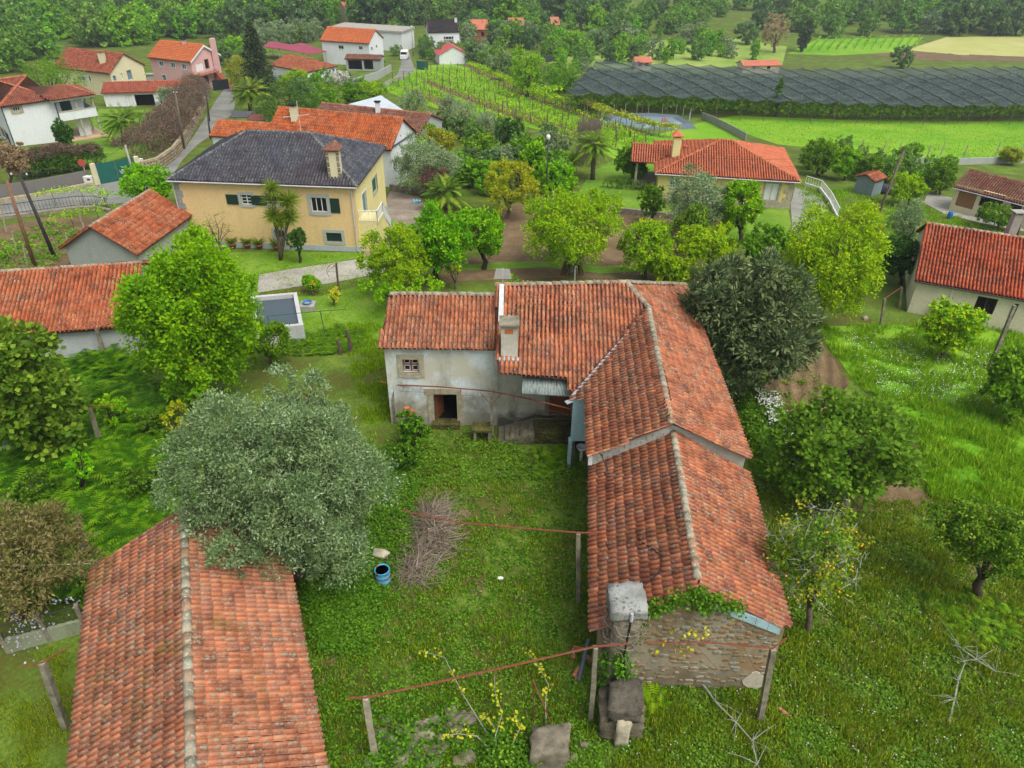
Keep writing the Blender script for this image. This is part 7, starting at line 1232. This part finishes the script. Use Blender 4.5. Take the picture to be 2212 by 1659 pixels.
wire('wire from the tarred pole to the gate pole', w2, w3, .8); wire('wire from the gate pole up to the hedge pole', w3, w7, .9); wire('wire from the hedge pole to the pink house pole', w7, w8, .5); wire('wire from the pink house lamp down to the street corner pole', w8, w9, 1.2); wire('wire between the two street corner poles', w9, w10, .4); wire('long wire over the orange roof to the leaning garden pole', w10, w5, 2.0, .012); wire('wire from the garden pole over the bungalow to the leaning pole', w5, w6, 1.8, .012); wire('lower wire from the garden pole over the bungalow', w5-A_([0, 0, .4]), w6-A_([0, 0, .4]), 2.3, .012); wire('wire from the leaning pole to the right edge pole', w6, w14, .8, .012)
# ------------------------------------------------------------------ road side: walls, gate, fence, sign
def wallrun(name, label, pix, h, th, mat, cat='wall', dz=0, sub=0, cap=None):
    P = [G(*q) for q in pix]; c = P[0]; r = thing(name, label, cat, c)
    for i, (a, b) in enumerate(zip(P, P[1:])):
        d = b-a; L = np.linalg.norm(d); d = d/L; n = A_([-d[1], d[0], 0]); dd = A_([d[0], d[1], 0]); mb = MB(); mb.add([a-n*th/2+A_([0, 0, -.5]), b-n*th/2+A_([0, 0, -.5]), b+n*th/2+A_([0, 0, -.5]), a+n*th/2+A_([0, 0, -.5]), a-n*th/2+A_([0, 0, h+dz]), b-n*th/2+A_([0, 0, h+dz]), b+n*th/2+A_([0, 0, h+dz]), a+n*th/2+A_([0, 0, h+dz])], [(3, 2, 1, 0), (4, 5, 6, 7), (0, 1, 5, 4), (1, 2, 6, 5), (2, 3, 7, 6), (3, 0, 4, 7)]); mb.build('wall_section', mat, r)
        if cap: mb = MB(); mb.ob(a-n*(th/2+.04)+A_([0, 0, h+dz+.003]), b-a, n*(th+.08), A_([0, 0, .08])); mb.build('coping', cap, r)
    return r
M_rubw = ground_mat('rubble_wall', [(.35, hx('7a7058')), (.5, hx('9a8f72')), (.65, hx('b4a98c'))], 2., 5.)
wallrun('screen_wall', 'grey panelled screen on a stone kerb along the road', [(-60, 446), (20, 430), (80, 421), (145, 409), (197, 397)], 1.5, .12, plain('grey_panel', hx('6d6a66'), .8, .08, 1.)); wallrun('kerb_wall', 'low stone kerb under the grey road screen', [(-60, 450), (20, 434), (80, 425), (145, 412), (212, 398)], .35, .4, M_rubw)
wr = wallrun('retaining_wall', 'curving yellow stone retaining wall along the narrow street', [(308, 376), (345, 366), (378, 342), (400, 312), (424, 272), (440, 240), (450, 214)], 1.4, .35, M_rubw); g_ = random.Random(2); Pw = [G(*q) for q in [(308, 376), (345, 366), (378, 342), (400, 312), (424, 272)]]; cnt = 0
for a, b in zip(Pw, Pw[1:]):
    d = b-a; L = np.linalg.norm(d); d = d/L; n = A_([d[1], -d[0], 0])
    for row in range(4):
        u = g_.uniform(0, .3)
        while u < L-.4:
            wd = g_.uniform(.35, .6); p = a+d*(u+wd/2)+n*.17+A_([0, 0, .15+row*.34]); mb = MB(); mb.blob(p, (wd*.95, .16, .32) if abs(d[0]) > .7 else (.3, wd*.8, .32), .12, 1, seed=cnt); mb.build('stone', M_stone, wr, True); cnt += 1; u += wd
ga, gb = G(215, 399), G(302, 383); gt = thing('sliding_gate', 'wide dark green metal gate between cream pillars', 'gate', ga); d = (gb-ga); n = unit(A_([-d[1], d[0], 0]))
for k in range(2): mb = MB(); a = ga+d*(.5*k+.01); mb.add([a, a+d*.48, a+d*.48+n*.06, a+n*.06]+[q+A_([0, 0, 2.2]) for q in (a, a+d*.48, a+d*.48+n*.06, a+n*.06)], [(3, 2, 1, 0), (4, 5, 6, 7), (0, 1, 5, 4), (1, 2, 6, 5), (2, 3, 7, 6), (3, 0, 4, 7)]); mb.build('gate_leaf', M_teal, gt)
g_ = random.Random(3); mb = MB(); c = ga+d*.62-n*.02+A_([0, 0, .95])
for k in range(4): mb.tube([c+d*(g_.uniform(-.07, .07))+A_([0, 0, g_.uniform(-.25, .25)]) for _ in range(5)], .018, 4)
mb.build('graffiti_scrawl', M_white, gt)
for q, l in ((ga-d*.03, 'cream gate pillar beside the electricity box'), (gb+d*.03, 'cream gate pillar at the street corner')): mb = MB(); mb.box(q+A_([0, 0, 1.05]), (.4, .4, 2.5)); mb.solo('gate_pillar', M_crm, l, 'pillar')
p = G(205, 398)+A_([-.3, -.3, 0]); eb = thing('utility_box', 'white electricity box beside the gate pillar', 'box', p); mb = MB(); mb.box(p+A_([0, 0, .5]), (.9, .5, 1.0)); mb.build('cabinet', M_white, eb); mb = MB(); mb.box(p+A_([.1, -.255, .7]), (.35, .02, .2)); mb.build('meter_window', M_iron, eb)
p = G(312, 362); mb = MB(); mb.box(p+A_([0, -.3, .9]), (.4, .25, .5)); mb.solo('mail_box', M_white, 'small white meter box on the street wall end', 'box')
b = G(193, 396); t = atY(177, 352, b[1]); ss = thing('stop_sign', 'faded red octagonal sign on a thin grey pole', 'sign', b); mb = MB(); mb.tube([b-[0, 0, .1], t+A_([0, 0, .35])], .04, 6); mb.build('pole', M_gut, ss); mb = MB(); mb.prism([t+A_([.42*math.cos((k+.5)*math.pi/4), -.06, .42*math.sin((k+.5)*math.pi/4)]) for k in range(8)], A_([0, .03, 0])); mb.build('sign_plate', plain('faded_red', hx('b4503f'), .6, .1), ss)
# road railing
R0 = [G(*q) for q in [(0, 470), (60, 463), (120, 455), (170, 449), (210, 448), (240, 455)]]; rg = thing('road_railing', 'dark iron railing with bars along the road edge', 'railing', R0[0])
mb = MB(); mb.tube([p+A_([0, 0, 1.15]) for p in R0], .035, 5); mb.build('top_bar', M_iron, rg); mb = MB(); mb.tube([p+A_([0, 0, .3]) for p in R0], .03, 5); mb.build('bottom_bar', M_iron, rg)
for a, b in zip(R0, R0[1:]):
    L = np.linalg.norm(b-a); k = int(L/.28)
    for i in range(k): q = a+(b-a)*i/k; mb = MB(); mb.tube([q+A_([0, 0, .05]), q+A_([0, 0, 1.15])], .018, 4, cap=False); mb.build('baluster', M_iron, rg)
wallrun('kerb_wall', 'low dark wall under the road railing', [(0, 474), (60, 467), (120, 459), (170, 453), (210, 452), (240, 459)], .3, .35, M_gran)
for k, (x, y, tx, ty) in enumerate(((14, 502, 2, 445), (176, 480, 166, 432), (36, 548, 26, 500), (154, 558, 142, 505), (190, 530, 178, 480), (60, 575, 50, 530))): post('white concrete vine stake in the crop bed by the road', (x, y), (tx, ty), .1, M_granL, 'vine_stake', 'vine stakes by the road', 'post')
def vinerow(label, pix, h, lm, n, sz, group, seed, dens=.35):
    P = [G(*q) for q in pix]; r = thing('vine_row', label, 'vine', P[0], group); g = np.random.default_rng(seed); C = []; mb = MB()
    for a, b in zip(P, P[1:]):
        L = np.linalg.norm(b-a); k = max(2, int(L*n)); t = g.random(k); C.append(a+(b-a)*t[:, None]+np.stack([g.normal(0, dens, k), g.normal(0, dens, k), h+g.normal(0, .18, k)], 1))
        m = max(1, int(L/1.8))
        for i in range(m): q = a+(b-a)*(i+.5)/m; mb.tube([q, q+A_([.08, 0, h*.5]), q+A_([-.05, .05, h])], [.035, .03, .02], 4)
    C = np.concatenate(C); k = len(C); V, F, q = leaf_quads(C-LOC[r.name], unit(g.normal(size=(k, 3))), unit(g.normal(size=(k, 3))*.5+A_([0, 0, 1.])), sz*g.uniform(.7, 1.3, k), sz*.85, g.random(k)); link('leaves', mesh_np('leaves', V, F, LEAF[lm], q), r); mb.build('stem', M_barkd, r, kind='stuff')
vinerow('pergola vine along the road railing', [(90, 452), (150, 440), (215, 442), (245, 455)], 1.5, 'lime', 42, .2, None, 1); vinerow('trained vine across the crop bed', [(130, 505), (190, 490), (240, 478)], 1.5, 'lime', 45, .2, None, 2); vinerow('young vine at the crop bed edge', [(0, 575), (40, 558), (90, 560)], 1.2, 'bright', 35, .2, None, 3)
# ------------------------------------------------------------------ vineyard: posts and rows
rows = [[(975, 150), (1050, 178), (1130, 208), (1250, 252), (1330, 282), (1395, 312)], [(945, 152), (1010, 178), (1090, 208), (1200, 250), (1300, 290), (1370, 318)], [(920, 158), (965, 180), (1040, 210), (1150, 250), (1240, 284), (1330, 318)], [(900, 165), (930, 180), (1000, 210), (1090, 246), (1170, 275), (1260, 308)], [(872, 172), (905, 188), (960, 212), (1040, 246), (1110, 272)], [(848, 180), (880, 197), (930, 220)]]
g_ = random.Random(9)
for k, rw in enumerate(rows):
    P = [G(*q) for q in rw]; seg = [0]+list(np.cumsum([np.linalg.norm(b-a) for a, b in zip(P, P[1:])])); n = int(seg[-1]/5.2)
    for i in range(n+1):
        s = seg[-1]*i/max(1, n); j = min(len(P)-2, int(np.searchsorted(seg, s, 'right')-1)); q = P[j]+(P[j+1]-P[j])*((s-seg[j])/(seg[j+1]-seg[j])); mb = MB(); mb.tube([q-[0, 0, .2], q+A_([g_.gauss(0, .08), g_.gauss(0, .08), g_.uniform(1.7, 2.3)])], [.1, .075], 5); mb.solo('vineyard_post', M_wood, 'dark wooden post in row %s of the vineyard, counted from the hail net' % ['one', 'two', 'three', 'four', 'five', 'six'][k], 'post', 'vineyard posts')
    vinerow('sparse vine row %s on the grassy slope, counted from the hail net' % ['one', 'two', 'three', 'four', 'five', 'six'][k], rw, .9, 'lime', 8, .3, 'vineyard rows', 20+k, .25)
vinerow('thick yellow-green trellis vine above the pond', [(1265, 240), (1310, 262), (1360, 276), (1410, 292), (1460, 300)], 1.7, 'gold', 70, .36, None, 31, .5); vinerow('trellis vine along the upper vineyard edge', [(1015, 152), (1060, 170), (1110, 195), (1165, 222), (1220, 236)], 1.7, 'lime', 45, .36, None, 32, .5); vinerow('vine edge strip beside the green bank', [(1140, 205), (1190, 208), (1230, 190), (1290, 165)], 1.4, 'lime', 30, .5, None, 33, .8)
for i in range(9): q = G(1268+i*24, 246+i*7.5); mb = MB(); mb.tube([q-[0, 0, .2], q+A_([0, 0, 2.2])], .08, 5); mb.solo('trellis_post', M_granL, 'stone post under the thick trellis vine above the pond', 'post', 'trellis posts')
for k in range(13):   # far vineyard beyond the net
    a, b = (1748+k*19, 112-k*.6), (1772+k*18, 84-k*.2); vinerow('thin row of the far vineyard beyond the hail net', [a, b], 1.0, 'farlime', 4, .45, 'far vineyard rows', 50+k, .2)
# pond
zp = float(min(T(*G(1390, 272)[:2]), 0))-.1; pts = [(1306, 263), (1335, 252), (1400, 251), (1452, 254), (1476, 268), (1430, 274), (1370, 277), (1322, 274)]; b_ = NB('pond_water'); b_.bump(b_.noise(1.5, 3), .03, .05); M_pond = b_.fin(hx('73878f'), .03, .6); mb = MB(); W0 = [atz(*q, float(T(*G(1390, 272)[:2]))+.15) for q in pts]; mb.poly(W0[::-1] if 0 else W0); o = mb.build('pond', M_pond); o['kind'] = 'structure'  # pale base colour stands in for sky mirrored on the water
if sum((a[0]*b[1]-b[0]*a[1]) for a, b in zip(W0, W0[1:]+W0[:1])) < 0: o.data.flip_normals()
cW = np.mean(W0, 0); mb = MB()
for a, b in zip(W0, W0[1:]+W0[:1]): ao = a+unit(a-cW)*1.2; bo = b+unit(b-cW)*1.2; mb.poly([a+A_([0, 0, -.02]), b+A_([0, 0, -.02]), bo+A_([0, 0, .25]), ao+A_([0, 0, .25])]); mb.poly([ao+A_([0, 0, .25]), bo+A_([0, 0, .25]), bo+unit(b-cW)*1.5+A_([0, 0, -1.0]), ao+unit(a-cW)*1.5+A_([0, 0, -1.0])])
o = mb.build('pond_liner', plain('pond_liner', hx('55606a'), .6, .15)); o['kind'] = 'structure'
pf = [G(*q) for q in [(1300, 250), (1350, 246), (1400, 245), (1460, 246), (1490, 256), (1485, 278)]]
for a, b in zip(pf, pf[1:]):
    for t in (0, .5): q = a+(b-a)*t; mb = MB(); mb.tube([q, q+A_([0, 0, 1.7])], .06, 5); mb.solo('fence_post', M_gut, 'pale fence post at the pond bank', 'post', 'pond fence posts')
q = G(1433, 276); lb = thing('lifebuoy_stand', 'orange lifebuoy on a post at the pond edge', 'lifebuoy', q); mb = MB(); mb.tube([q, q+A_([0, 0, 1.4])], .05, 5); mb.build('post', M_wood, lb); mb = MB(); mb.tube([q+A_([.35*math.cos(t*math.pi/8), -.08, 1.2+.35*math.sin(t*math.pi/8)]) for t in range(17)], .09, 6); mb.build('ring', plain('orange_ring', hx('c8583c'), .6, .05), lb)
# hail net over the kiwi orchard
hn = thing('hail_net', 'vast dark grey hail net stretched over the kiwi orchard', 'net', G(1700, 220)); b_ = NB('net_mesh'); lo_ = b_.noise(.25, 3); c_ = b_.ramp(lo_, [(.35, hx('2c3638')), (.65, hx('485658'))]); b_.fin(c_, .8, .2); tr_ = b_.N('ShaderNodeBsdfTransparent'); mx = b_.N('ShaderNodeMixShader'); mx.inputs[0].default_value = .3; b_.L(b_.bsdf.outputs[0], mx.inputs[1]); b_.L(tr_.outputs[0], mx.inputs[2]); b_.L(mx.outputs[0], b_.out.inputs['Surface'])
nA, nB, nC, nD = G(1222, 210, 3), G(2330, 232, 3), G(2330, 147, 3), G(1290, 137, 3); NS = 22
for k in range(NS+5):
    V = []; F = []; mu, mv = 7, 26
    for i in range(mu+1):
        for j in range(mv+1):
            s = (k+i/mu)/NS; t = j/mv; s = min(1, max(0, s-.2*t)); top_ = nD+(nC-nD)*s; bot_ = nA+(nB-nA)*s; p = bot_+(top_-bot_)*t; x = i/mu; p = p.copy(); zz = float(T(p[0], p[1]))+3.2+.55*abs(2*x-1)-.15*abs(math.sin(t*math.pi*7)); p[2] = zz; V.append(p)
    F = [q for q in [(i*(mv+1)+j, (i+1)*(mv+1)+j, (i+1)*(mv+1)+j+1, i*(mv+1)+j+1) for i in range(mu) for j in range(mv)] if np.linalg.norm(V[q[0]][:2]-V[q[1]][:2])+np.linalg.norm(V[q[2]][:2]-V[q[3]][:2]) > .05]
    us = sorted({i for q in F for i in q}); mp = {i: j for j, i in enumerate(us)}; mb = MB(); mb.add([V[i] for i in us], [tuple(mp[i] for i in q) for q in F]); mb.build('net_panel', b_.m, hn, True); mb = MB(); mb.tube([V[j]+A_([0, 0, .06]) for j in range(mv+1)], .07, 4); mb.build('net_seam', M_iron, hn)
    for t in (0, .25, .5, .75) if k < NS else ():
        p = (nA+(nB-nA)*k/NS)*(1-t)+(nD+(nC-nD)*k/NS)*t; z = float(T(p[0], p[1])); mb = MB(); mb.tube([(p[0], p[1], z-.2), (p[0], p[1], z+3.5)], .05, 5); mb.build('net_pole', M_wood, hn)
for k in range(1, 11):
    t = .02+k/10.6; a = nA+(nD-nA)*t; b = nB+(nC-nB)*t; n = 110; g = np.random.default_rng(k); s = g.random(2200); C = a+(b-a)*s[:, None]; C[:, 2] = T(C[:, 0], C[:, 1])+1.3+g.normal(0, .25, 2200); C[:, 1] += g.normal(0, 1.0, 2200); V, F, q = leaf_quads(C, unit(g.normal(size=(2200, 3))), unit(g.normal(size=(2200, 3))*.6+A_([0, 0, 1.])), .75, .6, g.random(2200)); o = link('kiwi_row', mesh_np('kiwi_row', V, F, LEAF['mid'], q)); tag(o, 'leafy kiwi row growing under the hail net', 'vine', 'kiwi rows under the net')
g = np.random.default_rng(5); s = g.random(2600); a, b = G(1690, 234), G(2300, 246); C = a+(b-a)*s[:, None]; C[:, 2] = T(C[:, 0], C[:, 1])+1.5+g.normal(0, .25, 2600)+.25*np.sin(s*170); C[:, 1] += g.normal(0, .6, 2600); V, F, q = leaf_quads(C, unit(g.normal(size=(2600, 3))), unit(g.normal(size=(2600, 3))*.6+A_([0, 0, 1.])), .55, .45, g.random(2600)); o = link('kiwi_row', mesh_np('kiwi_row', V, F, LEAF['lime'], q)); tag(o, 'bright kiwi row along the front edge of the hail net', 'vine')
for i in range(26): q = G(1700+i*22, 251+i*.5); mb = MB(); mb.tube([q, q+A_([0, 0, 1.5])], .06, 5); mb.solo('field_fence_post', M_wood, 'small fence post along the field below the hail net', 'post', 'fence posts below the net')
mb = MB(); tree('ivy', 'ivy-clad dead trunk in front of the hail net', (1668, 168, 1692, 248), (1676, 252), 1500, 6, 500, ls=2.0)
# ------------------------------------------------------------------ right side fences and yard things
for k, (x, y, h) in enumerate(((1758, 322, 1.8), (1858, 330, 2.0), (1905, 334, 2.0), (1962, 338, 2.1), (2000, 346, 2.2), (2078, 348, 2.4), (2148, 342, 2.4), (2200, 340, 2.4), (1940, 330, 1.6), (2032, 334, 1.9))): q = G(x, y); mb = MB(); mb.tube([q-[0, 0, .2], q+A_([.08, 0, h])], [.1, .08], 5); mb.solo('field_post', M_granL, 'granite fence post along the near edge of the wide field', 'post', 'posts along the near field edge')
wallrun('boundary_wall', 'low brown block wall at the field edge by the garage', [(1950, 352), (2060, 356), (2240, 350)], .9, .2, M_greyp); wallrun('slab_fence', 'pale slab fence winding between the fields', [(1515, 258), (1540, 268), (1570, 283), (1610, 305)], 1.2, .12, M_conc); wallrun('garden_wall', 'low stone wall between garden plot and bungalow lawn', [(1225, 450), (1262, 448), (1345, 462), (1455, 474)], .6, .3, M_gran); wallrun('yard_wall', 'low stone wall behind the gravel yard', [(843, 412), (905, 418), (960, 440)], .7, .3, M_gran); wallrun('street_wall', 'grey wall along the upper street', [(735, 192), (770, 186), (820, 170), (845, 155)], 1.6, .25, M_greyp); wallrun('green_screen', 'dark green screen at the white hip cottage', [(728, 172), (758, 176)], 1.8, .1, M_teal); wallrun('green_gate', 'dark green gate by the red roofed shed', [(901, 150), (925, 152)], 2.0, .1, M_teal, 'gate'); wallrun('dark_gate', 'black sheet gate at the end of the narrow street', [(462, 196), (496, 192)], 1.9, .1, plain('black_sheet', hx('26292e'), .7, .1), 'gate'); wallrun('boundary_wall', 'dark wall running beside the bright tree and far grass', [(1110, 148), (1160, 138), (1225, 128)], 1.5, .2, M_iron)
wf = [G(*q) for q in [(1738, 402), (1770, 412), (1790, 438), (1808, 475)]]; wt = thing('white_railing', 'white railing wall curving round the bungalow drive', 'railing', wf[0])
for a, b in zip(wf, wf[1:]):
    mb = MB(); n = A_([-(b-a)[1], (b-a)[0], 0]); n = unit(n); mb.ob(a-n*.08+A_([0, 0, -.3]), b-a, n*.16, A_([0, 0, .7])); mb.build('base_wall', M_white, wt); mb = MB(); mb.tube([a+A_([0, 0, 1.2]), b+A_([0, 0, 1.2])], .05, 5); mb.build('hand_rail', M_white, wt); L = np.linalg.norm(b-a); k = int(L/.35)
    for i in range(k): q = a+(b-a)*i/k; mb = MB(); mb.tube([q+A_([0, 0, .38]), q+A_([0, 0, 1.2])], .025, 4, cap=False); mb.build('baluster', M_white, wt)
p = G(2050, 472); mb = MB(); mb.lathe(p, [(.2, 0), (.26, .2), (.26, .6), (.2, .75)], 12); mb.solo('plastic_barrel', plain('blue_plastic', hx('2f6fb0'), .5, .05), 'bright blue plastic barrel at the concrete yard wall', 'barrel'); p = G(1915, 418); mb = MB(); mb.blob(p+A_([0, 0, .4]), (2.6, 1.6, 1.3), .15, 2, seed=2); mb.solo('tarpaulin_heap', plain('dark_tarp', hx('343a46'), .5, .15), 'dark tarpaulin heap beside the little tool shed', 'tarpaulin'); rock('grey rock in the grass below the walnut tree', (1868, 690), (.5, .4, .45), 61)
for k in range(3): p = G(895+k*6, 440); mb = MB(); mb.lathe(p, [(.14, 0), (.15, .3), (.06, .42), (.05, .48)], 10); mb.solo('water_bottle', plain('blue_bottle', hx('7fb0cc'), .3, .05), 'large blue water bottle on the gravel yard', 'bottle', 'water bottles in the yard')
p = G(846, 486); mb = MB(); mb.lathe(p, [(.18, 0), (.22, .3), (.16, .4)], 12); mb.solo('watering_can', plain('green_plastic', hx('1f8a5a'), .5, .05), 'green watering can under the yellow side stair', 'watering can')
p = G(874, 128); cr = thing('parked_van', 'white van parked on the upper street', 'van', p); mb = MB(); mb.box(p+A_([0, .5, 1.25]), (1.9, 3.2, 1.7)); mb.build('body', M_white, cr); mb = MB(); mb.box(p+A_([0, -1.55, .85]), (1.85, .9, 1.0)); mb.build('bonnet', M_white, cr); mb = MB(); mb.prism([p+A_([-.85, -1.12, 1.36]), p+A_([.85, -1.12, 1.36]), p+A_([.8, -1.12+.02, 2.0]), p+A_([-.8, -1.12+.02, 2.0])], A_([0, -.03, 0])); mb.build('windscreen', glass(), cr)
for sx in (-.85, .85):
    for sy in (-1.4, 1.4): mb = MB(); mb.lathe(p+A_([sx-.1, sy, .35]), [(.35, 0), (.35, .2)], 12, rot=np.array([[0, 0, 1.], [0, 1, 0], [-1, 0, 0]])); mb.build('wheel', M_black, cr)
# ornate railing left of the barn
a0, a1 = G(20, 1408), G(190, 1362); orr = thing('ornate_railing', 'mossy concrete parapet with curled iron railing beside the barn', 'railing', a0); d = a1-a0; n = unit(A_([-d[1], d[0], 0])); z = A_([0, 0, 1.])
mb = MB(); mb.ob(a0-n*.07-z*.1, d, n*.14, z*.75); mb.build('parapet', wall_mat('mossy_parapet', hx('8f957a'), .6, hx('4a5230')), orr); L = np.linalg.norm(d); dd = d/L
for s in (0, .52, 1.0): mb = MB(); mb.ob(a0+d*s-n*.09-dd*.07-z*.1, dd*.14, n*.18, z*1.55); mb.build('upright', M_gran, orr)
mb = MB(); mb.tube([a0+z*1.35, a1+z*1.35], .025, 5); mb.build('top_bar', M_iron, orr)
for k in range(9):
    c = a0+d*(k+.5)/9+z*1.0
    for sg in (-1, 1): mb = MB(); mb.tube([c+dd*(.03+.1*math.cos(t*.5))*sg+z*(.3*(t/12.)*1.0-.28+.04*math.sin(t)) for t in range(13)], .012, 4); mb.build('scroll', M_iron, orr)
tag(ivy('lilac wisteria blossom hanging over the ornate railing', [(G(30, 1330, 1.6), G(90, 1370, 1.0), 80), (G(150, 1240, 2.2), G(185, 1215, 1.8), 60), (G(20, 1370, 1.2), G(60, 1400, .8), 50), (G(110, 1330, 1.5), G(150, 1290, 1.9), 40)], 0, .09, .22, 'lilac', 'wisteria_blossom'), kind='stuff')
# loose tiles and pipe at the tower
for k, (x, y) in enumerate(((1240, 1425), (1262, 1405), (1250, 1445), (1270, 1420))): p = G(x, y, .12); a_, F_ = tile_geo(.21, .4); mb = MB(); an_ = k*1.3; R_ = np.array([[math.cos(an_), -math.sin(an_), 0], [math.sin(an_), math.cos(an_), 0], [0, 0, 1]]); mb.add([R_ @ q+p for q in a_], [tuple(f) for f in F_]); mb.solo('broken_tile', M_tileB, 'broken orange roof tile lying by the tower foot', 'tile', 'broken tiles at the tower')
p = G(1683, 1533, .05); mb = MB(); mb.add([R_ @ q+p for q in a_], [tuple(f) for f in F_]); mb.solo('fallen_tile', M_tileB, 'lone orange tile fallen in the grass by the gable corner', 'tile'); mb = MB(); mb.tube([G(1250, 1470, .1), G(1272, 1380, .9)], .07, 8); mb.solo('drain_pipe', plain('blue_grey_pipe', hx('54606c'), .5, .1), 'dark plastic pipe leaning at the wing corner', 'pipe')
# ------------------------------------------------------------------ haze in the valley air
hz_ = MB(); hz_.box((0, 340, 20), (1290, 810, 86)); b_ = bpy.data.materials.new('haze_air'); b_.use_nodes = True; b_.node_tree.nodes.remove(b_.node_tree.nodes['Principled BSDF']); v_ = b_.node_tree.nodes.new('ShaderNodeVolumePrincipled')
v_.inputs['Color'].default_value = (.82, .9, 1, 1); v_.inputs['Density'].default_value = .00028; v_.inputs['Anisotropy'].default_value = .2; b_.node_tree.links.new(v_.outputs[0], b_.node_tree.nodes['Material Output'].inputs['Volume'])
hzo = hz_.build('haze', b_); hzo['kind'] = 'stuff'; hzo['label'] = 'thin bluish air over the valley'; hzo['category'] = 'haze'; hzo.display_type = 'WIRE'
